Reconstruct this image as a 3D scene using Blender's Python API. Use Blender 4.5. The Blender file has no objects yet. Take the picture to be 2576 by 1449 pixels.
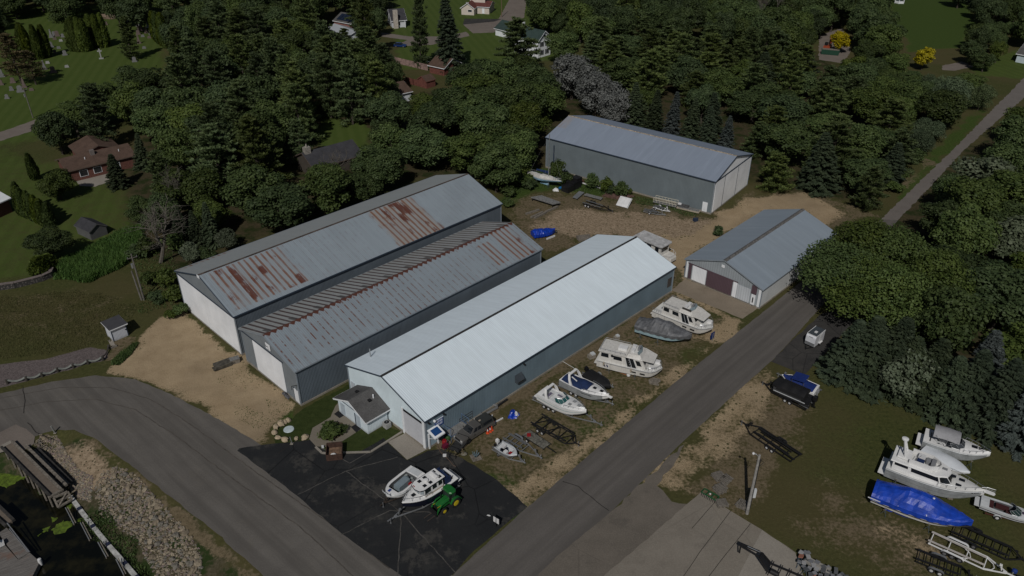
import bpy,math,random
import numpy as np
from mathutils import Vector,Matrix
random.seed(7)
SC=bpy.context.scene
COL=SC.collection
R=math.radians
# ---------------------------------------------------------------- camera, sky, sun, exposure
CAM_H,PITCH,HFOV=72.0,31.115,65.965
cam=bpy.data.cameras.new('camera');cam_o=bpy.data.objects.new('camera',cam);COL.objects.link(cam_o)
cam_o.location=(0,0,CAM_H);cam_o.rotation_euler=(R(90-PITCH),0,0)
cam.sensor_fit='HORIZONTAL';cam.angle=R(HFOV);cam.clip_start=1.0;cam.clip_end=5000
SC.camera=cam_o
SUN_AZ,SUN_EL=13.0,44.0
w=bpy.data.worlds.new('World');SC.world=w;w.use_nodes=True
nt=w.node_tree;bg=nt.nodes['Background']
sky=nt.nodes.new('ShaderNodeTexSky');sky.sky_type='NISHITA';sky.sun_disc=False
sky.sun_elevation=R(SUN_EL);sky.sun_rotation=R(180+SUN_AZ)
nt.links.new(sky.outputs[0],bg.inputs[0]);bg.inputs[1].default_value=0.05
sl=bpy.data.lights.new('sun','SUN');sl.energy=5.0;sl.angle=R(0.5);sl.color=(1.0,0.965,0.92)
so=bpy.data.objects.new('sun',sl);COL.objects.link(so)
dv=Vector((math.sin(R(SUN_AZ))*math.cos(R(SUN_EL)),math.cos(R(SUN_AZ))*math.cos(R(SUN_EL)),-math.sin(R(SUN_EL))))
so.rotation_euler=dv.to_track_quat('-Z','Y').to_euler();so.location=(0,0,120)
SC.view_settings.view_transform='Standard';SC.view_settings.look='None'
SC.view_settings.exposure=-1.08;SC.view_settings.gamma=1
SC.render.engine='CYCLES';SC.cycles.max_bounces=5;SC.cycles.diffuse_bounces=2
SC.cycles.transparent_max_bounces=6;SC.cycles.use_denoising=True
# ---------------------------------------------------------------- survey: photo point -> place on the ground
FPX=1288/math.tan(R(HFOV/2));CP,SP=math.cos(R(PITCH)),math.sin(R(PITCH))
def P(u,v,z=0.0):
 x=(u-1288)/FPX;y=-(v-724.5)/FPX
 d=Vector((x,CP+y*SP,-SP+y*CP));t=(CAM_H-z)/-d.z
 return Vector((d.x*t,d.y*t,z))
def proj(p):
 X,Y,Z=p[0],p[1],p[2]-CAM_H
 d=Y*CP-Z*SP;up=Y*SP+Z*CP
 return 1288+FPX*X/d,724.5-FPX*up/d
def zm(ox,oy,s):
 return lambda x,y,z=0.0:P((ox+x/s)*.638889,(oy+y/s)*.638889,z)
# ---------------------------------------------------------------- materials
def new_mat(name):
 m=bpy.data.materials.new(name);m.use_nodes=True
 return m,m.node_tree,m.node_tree.nodes['Principled BSDF']
class NG:
 def __init__(s,nt):s.nt=nt
 def n(s,typ,ins=None,out=0,**props):
  nd=s.nt.nodes.new(typ)
  for k,v in props.items():setattr(nd,k,v)
  for k,v in(ins or{}).items():
   if isinstance(v,bpy.types.NodeSocket):s.nt.links.new(v,nd.inputs[k])
   else:
    if isinstance(v,tuple)and len(v)==3 and nd.inputs[k].type=='RGBA':v=v+(1,)
    nd.inputs[k].default_value=v
  return nd.outputs[out]
 def coord(s,kind='Object'):
  nd=s.nt.nodes.new('ShaderNodeTexCoord');return nd.outputs[kind]
 def pos(s):return s.nt.nodes.new('ShaderNodeNewGeometry').outputs['Position']
 def noise(s,vec,scale,detail=3,rough=.55,out=0):return s.n('ShaderNodeTexNoise',{'Vector':vec,'Scale':scale,'Detail':detail,'Roughness':rough},out)
 def mix(s,f,a,b,mode='MIX'):return s.n('ShaderNodeMix',{0:f,6:a,7:b},2,data_type='RGBA',blend_type=mode)
 def m(s,op,a,b=0.0,c=0.0,clamp=False):return s.n('ShaderNodeMath',{0:a,1:b,2:c},0,operation=op,use_clamp=clamp)
 def mr(s,v,a,b,c=0.0,d=1.0):return s.n('ShaderNodeMapRange',{0:v,1:a,2:b,3:c,4:d},0,clamp=True)
 def sep(s,v):
  nd=s.nt.nodes.new('ShaderNodeSeparateXYZ');s.nt.links.new(v,nd.inputs[0]);return nd.outputs
 def scale(s,v,k):return s.n('ShaderNodeMapping',{0:v,3:k})
 def bump(s,h,strength=.3,dist=.05):return s.n('ShaderNodeBump',{'Height':h,'Strength':strength,'Distance':dist})
_mats={}
def mat(name,col=None,rough=.6,metal=0.0,spec=.35,vary=.12,vs=.8,dirt=0.0,coat=0.0,bump=0.0):
 """plain painted / metal / wood surface with uneven tone and some grime"""
 if name in _mats:return _mats[name]
 m,nt,b=new_mat(name);g=NG(nt);c=g.coord()
 n1=g.noise(c,vs,4,.6);n2=g.noise(c,vs*7,3,.6)
 f=g.m('ADD',g.m('MULTIPLY',n1,.65),g.m('MULTIPLY',n2,.35))
 lo=tuple(x*(1-vary*1.6)for x in col);hi=tuple(min(1,x*(1+vary*1.2))for x in col)
 cc=g.mix(g.mr(f,.35,.65),lo,hi)
 if dirt>0:
  st=g.noise(g.scale(c,(2.5,2.5,.5)),1.3,5,.7)
  cc=g.mix(g.mr(st,.52,.72,0,dirt),cc,(.10,.085,.06))
 nt.links.new(cc,b.inputs['Base Color']);b.inputs['Roughness'].default_value=rough
 b.inputs['Metallic'].default_value=metal;b.inputs['Specular IOR Level'].default_value=spec
 if coat:b.inputs['Coat Weight'].default_value=coat
 if bump:nt.links.new(g.bump(n2,bump,.03),b.inputs['Normal'])
 _mats[name]=m;return m
# ---------------------------------------------------------------- mesh building
class MB:
 def __init__(s):s.v=[];s.f=[];s.mi=[];s.cur=0
 def add(s,vs,fs):
  o=len(s.v);s.v.extend([tuple(p)for p in vs]);s.f.extend([tuple(i+o for i in f)for f in fs]);s.mi.extend([s.cur]*len(fs));return s
 def box(s,c,d,rz=0.0,rx=0.0,ry=0.0):
  M=Matrix.Translation(c)@Matrix.Rotation(rz,4,'Z')@Matrix.Rotation(ry,4,'Y')@Matrix.Rotation(rx,4,'X')
  x,y,z=d[0]/2,d[1]/2,d[2]/2
  vs=[M@Vector(p)for p in((-x,-y,-z),(x,-y,-z),(x,y,-z),(-x,y,-z),(-x,-y,z),(x,-y,z),(x,y,z),(-x,y,z))]
  return s.add(vs,[(3,2,1,0),(4,5,6,7),(0,1,5,4),(1,2,6,5),(2,3,7,6),(3,0,4,7)])
 def bar(s,a,b,wd,ht,up=(0,0,1)):
  a,b=Vector(a),Vector(b);d=(b-a).normalized();u=Vector(up);sd=d.cross(u)
  if sd.length<1e-4:sd=d.cross(Vector((1,0,0)))
  sd.normalize();u=sd.cross(d);sd=sd*wd/2;u=u*ht/2
  vs=[a-sd-u,a+sd-u,a+sd+u,a-sd+u,b-sd-u,b+sd-u,b+sd+u,b-sd+u]
  return s.add(vs,[(0,1,2,3),(7,6,5,4),(1,0,4,5),(2,1,5,6),(3,2,6,7),(0,3,7,4)])
 def tube(s,pts,r,n=6,cap=True):
  pts=[Vector(p)for p in pts];rr=r if isinstance(r,(list,tuple))else[r]*len(pts)
  rings=[];u=None
  for i,p in enumerate(pts):
   t=(pts[min(i+1,len(pts)-1)]-pts[max(i-1,0)]).normalized()
   if u is None:u=t.cross(Vector((0,0,1))if abs(t.z)<.9 else Vector((1,0,0)))
   u=(u-t*u.dot(t))
   if u.length<1e-5:u=t.orthogonal()
   u.normalize();w_=t.cross(u)
   rings.append([p+(u*math.cos(2*math.pi*k/n)+w_*math.sin(2*math.pi*k/n))*rr[i]for k in range(n)])
  return s.loft(rings,True,cap,cap)
 def loft(s,rings,closed=True,cap0=False,cap1=False):
  n=len(rings[0]);vs=[p for r in rings for p in r];fs=[]
  for i in range(len(rings)-1):
   for k in range(n if closed else n-1):
    a=i*n+k;b=i*n+(k+1)%n;fs.append((a,b,b+n,a+n))
  if cap0:fs.append(tuple(reversed(range(n))))
  if cap1:fs.append(tuple(range((len(rings)-1)*n,len(rings)*n)))
  return s.add(vs,fs)
 def prism(s,poly,z0,z1,poly2=None):
  p2=poly2 or poly
  return s.loft([[(p[0],p[1],z0)for p in poly],[(p[0],p[1],z1)for p in p2]],True,True,True)
 def lathe(s,prof,n=16,axis='z',c=(0,0,0)):
  rings=[]
  for r,h in prof:
   rg=[]
   for k in range(n):
    a=2*math.pi*k/n;x,y=r*math.cos(a),r*math.sin(a)
    q=(x,y,h)if axis=='z' else((x,h,y)if axis=='y' else(h,x,y))
    rg.append((q[0]+c[0],q[1]+c[1],q[2]+c[2]))
   rings.append(rg)
  return s.loft(rings,True,True,True)
 def poly(s,pts):return s.add(pts,[tuple(range(len(pts)))])
 def blob(s,c,d,n=10,m=6,jit=.12,rng=random):
  rings=[]
  for i in range(m+1):
   th=math.pi*i/m;rg=[]
   for k in range(n):
    a=2*math.pi*k/n;j=1+(rng.random()-.5)*2*jit
    rg.append((c[0]+d[0]/2*math.sin(th)*math.cos(a)*j,c[1]+d[1]/2*math.sin(th)*math.sin(a)*j,c[2]+d[2]/2*math.cos(th)*j))
   rings.append(rg)
  return s.loft(rings[::-1],True,True,True)
 def build(s,name,mats,parent=None,smooth=False,label=None):
  me=bpy.data.meshes.new(name);me.from_pydata(s.v,[],s.f)
  for m_ in(mats if isinstance(mats,(list,tuple))else[mats]):me.materials.append(m_)
  if any(s.mi):me.polygons.foreach_set('material_index',s.mi)
  if smooth:
   me.polygons.foreach_set('use_smooth',[True]*len(me.polygons))
   me.set_sharp_from_angle(angle=R(38))if hasattr(me,'set_sharp_from_angle')else None
  me.update();o=bpy.data.objects.new(name,me);COL.objects.link(o)
  if parent:o.parent=parent
  if label:o['label']=label
  return o
def tag(o,label,cat,group=None,kind=None):
 o['label']=label;o['category']=cat
 if group:o['group']=group
 if kind:o['kind']=kind
 return o
def thing(name,label,cat,loc=(0,0,0),rz=0.0,group=None):
 o=bpy.data.objects.new(name,None);COL.objects.link(o);o.empty_display_size=.5
 o.location=loc;o.rotation_euler=(0,0,rz);return tag(o,label,cat,group)
def structure(o):o['kind']='structure';return o
def copy_tree(src,loc,rz=0.0,label=None,group=None,sc=None):
 c=src.copy();COL.objects.link(c);c.location=loc;c.rotation_euler=(0,0,rz)
 if sc:c.scale=sc
 if label:c['label']=label
 if group:c['group']=group
 for ch in list(src.children):
  k=ch.copy();COL.objects.link(k);k.parent=c
  for gch in list(ch.children):
   q=gch.copy();COL.objects.link(q);q.parent=k
 return c
def heading(a,b):return math.atan2(b[1]-a[1],b[0]-a[0])
# ---------------------------------------------------------------- ground
def smooth(x,a,b):
 t=np.clip((x-a)/(b-a),0,1);return t*t*(3-2*t)
def poly_w(pts):
 return np.array([[p.x,p.y]for p in(P(*q)for q in pts)])
def sdist(X,Y,poly):
 """signed distance to polygon, positive inside"""
 n=len(poly);d=np.full(X.shape,1e9);ins=np.zeros(X.shape,bool)
 for i in range(n):
  ax,ay=poly[i];bx,by=poly[(i+1)%n]
  ex,ey=bx-ax,by-ay;L2=ex*ex+ey*ey+1e-12
  t=np.clip(((X-ax)*ex+(Y-ay)*ey)/L2,0,1)
  d=np.minimum(d,(X-ax-t*ex)**2+(Y-ay-t*ey)**2)
  c=((ay>Y)!=(by>Y))&(X<(bx-ax)*(Y-ay)/(by-ay+1e-12)+ax)
  ins^=c
 d=np.sqrt(d);return np.where(ins,d,-d)
BANK=np.array([[p.x,p.y]for p in(P(-700,1180),P(-200,1150),P(-60,1145),P(20,1128),P(62,1136),P(87,1118),P(92,1099),P(111,1092),P(145,1084),P(187,1084),P(233,1102),P(333,1174),P(430,1250),P(547,1343),P(662,1448),P(720,1520),P(900,1700),P(900,2200),P(-700,2200))])
WZ=-1.9
PIER_X=P(110,1185).x
def ground_h(X,Y):
 s=sdist(X,Y,BANK)
 h=-np.clip(s,0,12)*(.255+.5*(1-smooth(X,PIER_X-3,PIER_X)))
 return np.maximum(h,-2.9)
def gh(x,y):return float(ground_h(np.array([x]),np.array([y]))[0])
def axis(segs):
 out=[]
 for a,b,st in segs:out+=list(np.arange(a,b,st))
 return np.array(out+[segs[-1][1]])
gx=axis([(-1500,-300,60),(-300,-130,3),(-130,-75,1.1),(-75,112,.55),(112,160,1.1),(160,300,3),(300,1500.1,60)])
gy=axis([(-60,40,10),(40,195,.55),(195,290,1.2),(290,420,2.6),(420,1800.1,60)])
GX,GY=np.meshgrid(gx,gy);fx,fy=GX.ravel(),GY.ravel()
gz=ground_h(fx,fy)
rs=np.random.RandomState(3)
def vnoise(X,Y,sc,seed):
 r_=np.random.RandomState(seed);T=r_.rand(128,128)
 x=X/sc;y=Y/sc;xi=np.floor(x).astype(int);yi=np.floor(y).astype(int);fx_=x-xi;fy_=y-yi
 fx_=fx_*fx_*(3-2*fx_);fy_=fy_*fy_*(3-2*fy_)
 g=lambda i,j:T[(yi+j)%128,(xi+i)%128]
 return(g(0,0)*(1-fx_)+g(1,0)*fx_)*(1-fy_)+(g(0,1)*(1-fx_)+g(1,1)*fx_)*fy_
chan={k:np.zeros(fx.shape)for k in('sand','stony','lush','earth','chips','litter','mown','mud')}
wob=(vnoise(fx,fy,5,1)-.5)*3+(vnoise(fx,fy,1.7,2)-.5)*1.6
def paint(ch,pts,val=1.0,feather=1.5,wb=1.0):
 s=sdist(fx,fy,poly_w(pts))+wob*wb
 chan[ch]=np.maximum(chan[ch],val*smooth(s,-feather,feather))
paint('sand',[(465,778),(618,898),(640,930),(752,1018),(690,1075),(668,1110),(600,1140),(560,1062),(430,992),(330,952),(255,938),(280,905),(345,862),(372,825),(420,790)],1,1.2,.8)
paint('earth',[(560,900),(660,960),(630,985),(560,975),(530,930)],.55,2)
paint('lush',[(665,990),(745,1015),(740,1045),(690,1100),(668,1080),(700,1035)],.9,1,.9)
paint('earth',[(1085,1132),(1340,960),(1700,738),(1770,775),(1900,785),(1692,968),(1328,1276),(1160,1150)],.62,2.5)
paint('sand',[(1328,1278),(1694,968),(1928,782),(1880,790),(1650,960),(1400,1165),(1290,1235)],.62,1.8)
paint('sand',[(1690,732),(1730,740),(1870,800),(1900,790),(1800,880),(1760,850),(1800,800)],.75,1.5)
paint('earth',[(1090,1120),(1400,920),(1700,735),(1690,760),(1380,960),(1110,1135)],.95,.8,.4)
paint('lush',[(1430,1040),(1480,1000),(1530,1010),(1570,1060),(1520,1090),(1460,1090)],.8,2)
paint('lush',[(1640,870),(1740,860),(1790,870),(1740,930),(1680,900)],.75,2)
paint('lush',[(1160,1152),(1290,1225),(1327,1272),(1300,1280),(1180,1180)],.8,.8)
paint('sand',[(1590,1240),(1717,1113),(1876,966),(1940,905),(1960,955),(1900,1035),(1850,1120),(1790,1190),(1700,1235)],.68,2.2)
paint('earth',[(1700,1230),(1850,1060),(1960,960),(2050,1030),(2010,1120),(1960,1190),(1880,1300),(1790,1250)],.75,3)
paint('earth',[(2080,1220),(2250,1290),(2420,1350),(2400,1440),(2250,1449),(2050,1380),(1990,1330)],.6,4)
paint('sand',[(2200,1300),(2330,1340),(2360,1400),(2270,1400),(2190,1340)],.42,3)
paint('lush',[(1990,1000),(2280,1060),(2200,1180),(2060,1250),(1950,1180),(2010,1090)],.22,4)
paint('lush',[(1900,1330),(2060,1390),(2140,1460),(2020,1440),(1960,1370)],.6,1.5)
paint('earth',[(1262,565),(1300,500),(1400,480),(1600,500),(1790,548),(1885,478),(2080,490),(2220,545),(2090,580),(1925,530),(1730,655),(1700,742),(1600,600),(1500,592),(1372,650)],.72,3)
paint('stony',[(1330,570),(1420,525),(1560,538),(1790,552),(1850,525),(1800,600),(1720,620),(1560,588),(1420,600)],.9,3)
paint('sand',[(1640,605),(1760,578),(1840,528),(1905,488),(2010,490),(2140,538),(2060,565),(2018,532),(1922,532),(1800,602),(1738,655),(1726,705),(1690,660)],.95,2)
paint('lush',[(1255,515),(1330,420),(1420,430),(1560,480),(1500,500),(1400,480),(1330,480),(1300,510)],.8,1.5)
paint('lush',[(1560,500),(1720,530),(1700,545),(1580,525)],.55,1.5)
paint('mown',[(-200,300),(330,470),(330,600),(140,690),(-200,740)],.6,4)
paint('earth',[(-200,750),(150,720),(345,745),(330,800),(250,850),(-200,900)],.35,5)
paint('chips',[(-200,935),(0,918),(110,902),(225,872),(278,880),(268,905),(130,945),(0,978),(-200,1010)],1,.5,.25)
paint('earth',[(262,850),(330,845),(350,868),(300,905),(255,920)],.8,1)
paint('mud',[(-300,1130),(60,1130),(150,1095),(210,1085),(330,1175),(420,1262),(560,1385),(650,1452),(900,1700),(-700,2000)],.75,1)
paint('stony',[(120,1105),(160,1092),(240,1110),(330,1180),(300,1210),(250,1235),(190,1240)],.8,1)
paint('earth',[(160,1085),(250,1105),(340,1178),(430,1266),(570,1388),(655,1452),(630,1452),(540,1390),(400,1268),(310,1190),(230,1130)],.9,.6,.5)
paint('lush',[(170,1260),(230,1255),(300,1330),(380,1449),(300,1449),(230,1330)],.55,1)
WOODS=[[(440,700),(330,620),(300,450),(380,300),(520,150),(700,60),(980,120),(1000,240),(1400,190),(1700,100),(2050,130),(2250,250),(2280,420),(2180,520),(1900,460),(1440,290),(1370,420),(1260,480),(1180,430),(880,500)],
         [(2010,700),(2200,560),(2400,400),(2576,260),(2900,300),(2900,1100),(2576,1110),(2400,1040),(2100,950),(2110,800)]]
for wd in WOODS:paint('litter',wd,.85,5)
paint('mown',[(-300,20),(420,10),(400,270),(200,330),(-300,420)],.9,5)
paint('mown',[(980,-40),(1420,-60),(1420,150),(1230,160),(1000,180)],.8,3)
paint('mown',[(2240,0),(2420,-20),(2460,60),(2400,120),(2290,130),(2250,60)],1,2)
paint('lush',[(2240,0),(2420,-20),(2460,60),(2400,120),(2290,130),(2250,60)],.9,2)
paint('mown',[(800,290),(930,310),(930,385),(800,400)],.8,2)
paint('lush',[(2225,545),(2270,460),(2390,335),(2470,275),(2480,290),(2395,385),(2300,478),(2255,540)],.8,2)
paint('earth',[(2240,480),(2330,400),(2350,410),(2270,490)],.7,1.5)
paint('mown',[(2420,160),(2640,100),(2640,190),(2560,200),(2440,190)],.7,2)
ng=len(gx);idx=np.arange(len(fx)).reshape(GX.shape)
fcs=np.stack([idx[:-1,:-1],idx[:-1,1:],idx[1:,1:],idx[1:,:-1]],-1).reshape(-1,4)
me=bpy.data.meshes.new('ground');me.from_pydata(np.stack([fx,fy,gz],-1).tolist(),[],fcs.tolist())
for nm,ks in(('zone_a',('sand','stony','lush','earth')),('zone_b',('chips','litter','mown','mud'))):
 at=me.attributes.new(nm,'FLOAT_COLOR','POINT')
 at.data.foreach_set('color',np.stack([chan[k]for k in ks],-1).astype(np.float32).ravel())
me.polygons.foreach_set('use_smooth',[True]*len(me.polygons))
ground=structure(bpy.data.objects.new('ground',me));COL.objects.link(ground)
m,nt,b=new_mat('ground_cover');g=NG(nt);p=g.pos()
def attr(nm):
 a=nt.nodes.new('ShaderNodeAttribute');a.attribute_name=nm
 s_=nt.nodes.new('ShaderNodeSeparateColor');nt.links.new(a.outputs['Color'],s_.inputs[0]);return s_.outputs[0],s_.outputs[1],s_.outputs[2],a.outputs['Alpha']
A_sand,A_stony,A_lush,A_earth=attr('zone_a');A_chips,A_litter,A_mown,A_mud=attr('zone_b')
nL=g.noise(p,.045,4,.6);nM=g.noise(p,.35,5,.65);nF=g.noise(p,2.2,4,.65);nX=g.noise(p,7.0,2,.6)
def cover(a,lo=.3,hi=.7,k=.9):
 d=g.m('ADD',g.m('MULTIPLY',g.m('SUBTRACT',nM,.5),k*1.3),g.m('MULTIPLY',g.m('SUBTRACT',nF,.5),k*1.2))
 return g.m('MULTIPLY',g.mr(g.m('ADD',a,d),lo,hi),g.mr(a,.02,.12))
grass=g.mix(g.mr(nF,.3,.7),(.028,.036,.010),(.070,.074,.024))
grass=g.mix(g.mr(nL,.36,.6,0,.75),grass,(.072,.060,.027))
grass=g.mix(g.m('MULTIPLY',g.mr(nX,.55,.75),g.mr(nM,.4,.6)),grass,(.11,.10,.05))
lush=g.mix(g.mr(nF,.3,.7),(.024,.042,.008),(.058,.088,.020))
sxyz=g.sep(p);st=g.m('SINE',g.m('ADD',g.m('MULTIPLY',sxyz[0],2.1),g.m('MULTIPLY',sxyz[1],.55)))
mown=g.mix(g.mr(st,-.5,.5),g.mix(nM,(.044,.072,.014),(.062,.084,.019)),g.mix(nM,(.050,.078,.016),(.070,.092,.023)))
earth=g.mix(g.mr(nF,.3,.7),(.085,.066,.038),(.165,.13,.082))
earth=g.mix(g.mr(nX,.6,.72),earth,(.03,.03,.012))
sand=g.mix(g.mr(nM,.3,.7),(.275,.205,.125),(.375,.288,.182))
sand=g.mix(g.m('MULTIPLY',g.mr(nX,.45,.7),.35),sand,(.12,.09,.055))
sand=g.mix(g.mr(nL,.5,.75,0,.5),sand,(.17,.135,.095))
vt=g.n('ShaderNodeTexVoronoi',{'Vector':p,'Scale':1.3},'Distance');tuft=g.m('MULTIPLY',g.mr(vt,.30,.20),g.m('MULTIPLY',g.mr(nM,.46,.54),g.mr(A_sand,.98,.80)));sand=g.mix(tuft,sand,(.055,.055,.022));sand=g.mix(g.m('MULTIPLY',g.mr(nX,.5,.66),g.mr(A_sand,1,.8,0,.75)),sand,(.095,.08,.045))
vor=g.n('ShaderNodeTexVoronoi',{'Vector':p,'Scale':3.6},'Color');vd=g.n('ShaderNodeTexVoronoi',{'Vector':p,'Scale':1.9},'Distance')
vs_=nt.nodes.new('ShaderNodeSeparateColor');nt.links.new(vor,vs_.inputs[0])
stony=g.mix(vs_.outputs[0],(.185,.138,.09),(.31,.24,.165));stony=g.mix(g.m('MULTIPLY',g.mr(vd,.26,.18),g.mr(nM,.38,.5)),stony,(.04,.04,.018))
vc=g.n('ShaderNodeTexVoronoi',{'Vector':p,'Scale':8.0},'Color');vcs=nt.nodes.new('ShaderNodeSeparateColor');nt.links.new(vc,vcs.inputs[0])
chips=g.mix(vcs.outputs[0],(.075,.062,.06),(.155,.13,.125))
litter=g.mix(g.mr(nF,.3,.7),(.030,.026,.014),(.07,.055,.03));litter=g.mix(g.mr(nM,.45,.6),litter,(.020,.028,.008))
mud=g.mix(g.mr(nF,.3,.7),(.035,.032,.016),(.10,.085,.055));mud=g.mix(g.mr(nM,.46,.56),mud,(.022,.036,.010))
c=grass
for a,cc,lo,hi,k in((A_litter,litter,.3,.7,.8),(A_mown,mown,.3,.7,.6),(A_lush,lush,.3,.7,.9),(A_mud,mud,.3,.7,.5),(A_earth,earth,.4,.75,1.1),(A_stony,stony,.35,.7,.9),(A_sand,sand,.35,.65,.8),(A_chips,chips,.4,.6,.25)):
 c=g.mix(cover(a,lo,hi,k),c,cc)
nt.links.new(c,b.inputs['Base Color']);b.inputs['Roughness'].default_value=.95;b.inputs['Specular IOR Level'].default_value=.1
nt.links.new(g.bump(g.m('ADD',nF,g.m('MULTIPLY',nX,.6)),.5,.12),b.inputs['Normal'])
me.materials.append(m)
# ---------------------------------------------------------------- paved sheets
def sheet(name,pts,z,material,jit=.12,step=.9,world=False):
 rr=random.Random(len(pts)*7+int(abs(pts[0][0])));w_=[Vector((q[0],q[1],0))for q in pts]if world else[P(*q)for q in pts];out=[]
 for i,a in enumerate(w_):
  b_=w_[(i+1)%len(w_)];n=max(1,int((b_-a).length/step));nr=Vector((-(b_-a).y,(b_-a).x,0)).normalized()
  for k in range(n):
   q=a.lerp(b_,k/n)+nr*((rr.random()-.5)*2*jit if k else 0);out.append((q.x,q.y,z))
 return structure(MB().poly(out).build(name,material))
def paving(name,lo,hi,spot,spot_amt=.3,crack=.0,patch=.0,patch_col=None,rough=.9,grain=6.0,ang=None):
 m,nt,b=new_mat(name);g=NG(nt);p=g.pos()
 n0=g.noise(p,.06,3,.6);n1=g.noise(p,.3,5,.65);n2=g.noise(p,grain,3,.7)
 c=g.mix(g.mr(g.m('ADD',g.m('MULTIPLY',n1,.7),g.m('MULTIPLY',n0,.3)),.35,.65),lo,hi)
 c=g.mix(g.mr(n2,.4,.7,0,.35),c,tuple(x*1.5 for x in hi))
 c=g.mix(g.mr(g.noise(p,.17,6,.75),.55,.72,0,spot_amt),c,spot)
 if ang is not None:
  rp=g.n('ShaderNodeMapping',{0:p,2:(0,0,-ang)});ws=g.noise(g.scale(rp,(.03,.75,.1)),1.0,4,.6);c=g.mix(g.mr(ws,.38,.62,0,.55),c,tuple(k*.72 for k in lo))
 if patch:c=g.mix(g.mr(g.noise(p,.16,8,.75),.545,.60,0,patch),c,patch_col)
 if crack:
  vv=g.n('ShaderNodeTexVoronoi',{'Vector':g.mix(.12,p,g.noise(p,.5,4,.6,'Color'),'ADD'),'Scale':.13},'Distance',feature='DISTANCE_TO_EDGE')
  c=g.mix(g.m('MULTIPLY',g.mr(vv,.0,.012,1,0),g.mr(g.noise(p,.05,2),.42,.55,0,crack)),c,tuple(x*.35 for x in lo))
 nt.links.new(c,b.inputs['Base Color']);b.inputs['Roughness'].default_value=rough;b.inputs['Specular IOR Level'].default_value=.2
 nt.links.new(g.bump(n2,.25,.02),b.inputs['Normal']);return m
ASPH=paving('road_asphalt',(.098,.090,.081),(.128,.118,.106),(.155,.135,.11),.4,.0,ang=heading(P(430,1020),P(900,1420)))
ASPH2=paving('smooth_asphalt',(.096,.088,.080),(.115,.105,.096),(.13,.115,.10),.35,.0,ang=heading(P(1240,1449),P(2030,760)))
SEAL=paving('sealed_asphalt',(.0125,.0135,.015),(.021,.022,.023),(.055,.053,.048),.7,.9,.5,(.075,.07,.062),.8)
WORN=paving('worn_pavement',(.10,.088,.073),(.145,.126,.105),(.05,.046,.042),.6,.25)
CONC=paving('yard_concrete',(.155,.137,.113),(.20,.178,.148),(.10,.088,.075),.5,.2)
CONC2=paving('pale_concrete',(.205,.185,.158),(.25,.228,.195),(.14,.125,.105),.3,.0)
LANE=paving('lane_gravel',(.13,.11,.095),(.17,.145,.125),(.09,.075,.06),.4)
PAD=paving('old_pad_asphalt',(.022,.022,.022),(.05,.047,.044),(.075,.068,.06),.5,.6)
WALK=paving('walk_concrete',(.15,.132,.105),(.175,.155,.125),(.11,.095,.075),.3,0)
sheet('water_road',[(-500,985),(0,990),(130,960),(240,944),(340,954),(430,991),(560,1061),(690,1140),(860,1270),(1000,1380),(1180,1470),(1200,1600),(900,1700),(662,1448),(547,1343),(430,1250),(333,1174),(233,1100),(187,1081),(145,1081),(111,1089),(92,1097),(60,1100),(0,1115),(-60,1130),(-500,1160)],.012,ASPH)
bpy.data.objects['water_road'].name='road'
sheet('road',[(1150,1435),(1328,1275),(1692,967),(1926,780),(2100,640),(2222,548),(2262,550),(2140,690),(1945,905),(1876,966),(1717,1112),(1536,1288),(1400,1400),(1240,1560),(1050,1560)],.024,ASPH2,.06)
sheet('far_road',[(2215,553),(2300,470),(2400,374),(2560,212),(2600,170),(2660,200),(2600,225),(2424,378),(2340,470),(2258,554)],.028,paving('pale_asphalt',(.115,.102,.092),(.145,.13,.118),(.09,.08,.07),.4),.2)
sheet('yard_pavement',[(1380,1380),(1536,1288),(1640,1192),(1722,1118),(1700,1160),(1652,1222),(1690,1262),(1728,1268),(1790,1330),(1780,1480),(1700,1620),(1200,1700),(1240,1500)],.018,WORN,.25)
sheet('yard_concrete',[(1519,1449),(1640,1346),(1724,1272),(1766,1236),(1826,1278),(1883,1313),(1917,1333),(1950,1356),(1976,1372),(2001,1390),(2021,1449),(2060,1520),(2100,1700),(1330,1700)],.03,CONC,.08)
sheet('yard_concrete',[(1917,1334),(1938,1350),(1960,1362),(2000,1391),(2021,1452),(2050,1520),(2080,1660),(1760,1660),(1862,1440)],.04,CONC2,.05)
sheet('forecourt',[(602,1128),(640,1122),(688,1116),(736,1112),(783,1106),(806,1127),(830,1142),(900,1140),(965,1102),(975,1113),(1024,1158),(1076,1134),(1110,1130),(1162,1152),(1240,1200),(1290,1242),(1327,1275),(1270,1320),(1192,1386),(1142,1443),(1100,1470),(1010,1449),(860,1343),(740,1242),(660,1180),(608,1142),(597,1134)],.022,SEAL,.07)
sheet('garage_apron',[(976,1112),(1019,1090),(1072,1132),(1024,1157)],.034,CONC2,.02)
sheet('shed_apron',[(1688,730),(1724,702),(1908,774),(1868,802)],.02,paving('brown_concrete',(.17,.14,.105),(.22,.182,.138),(.12,.1,.07),.5),.1)
sheet('parking_pad',[(1940,910),(2000,850),(2065,790),(2140,760),(2180,780),(2125,835),(2085,880),(2020,945),(1978,925)],.03,PAD,.12)
sheet('lane',[(1165,62),(1255,47),(1280,0),(1300,-60),(1360,-60),(1325,0),(1318,45),(1262,62),(1242,82),(1190,84)],.02,LANE,.2)
sheet('lane',[(960,82),(1032,92),(1120,92),(1172,80),(1182,90),(1085,113),(985,118),(1025,101),(960,92)],.02,LANE,.2)
sheet('driveway',[(1168,47),(1262,48),(1245,54),(1165,62)],.03,PAD,.1)
sheet('lane',[(-300,345),(0,332),(60,312),(90,300),(80,330),(0,355),(-300,370)],.02,LANE,.2)
sheet('driveway',[(2370,165),(2420,155),(2450,168),(2400,178),(2370,176)],.02,LANE,.2)
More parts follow.
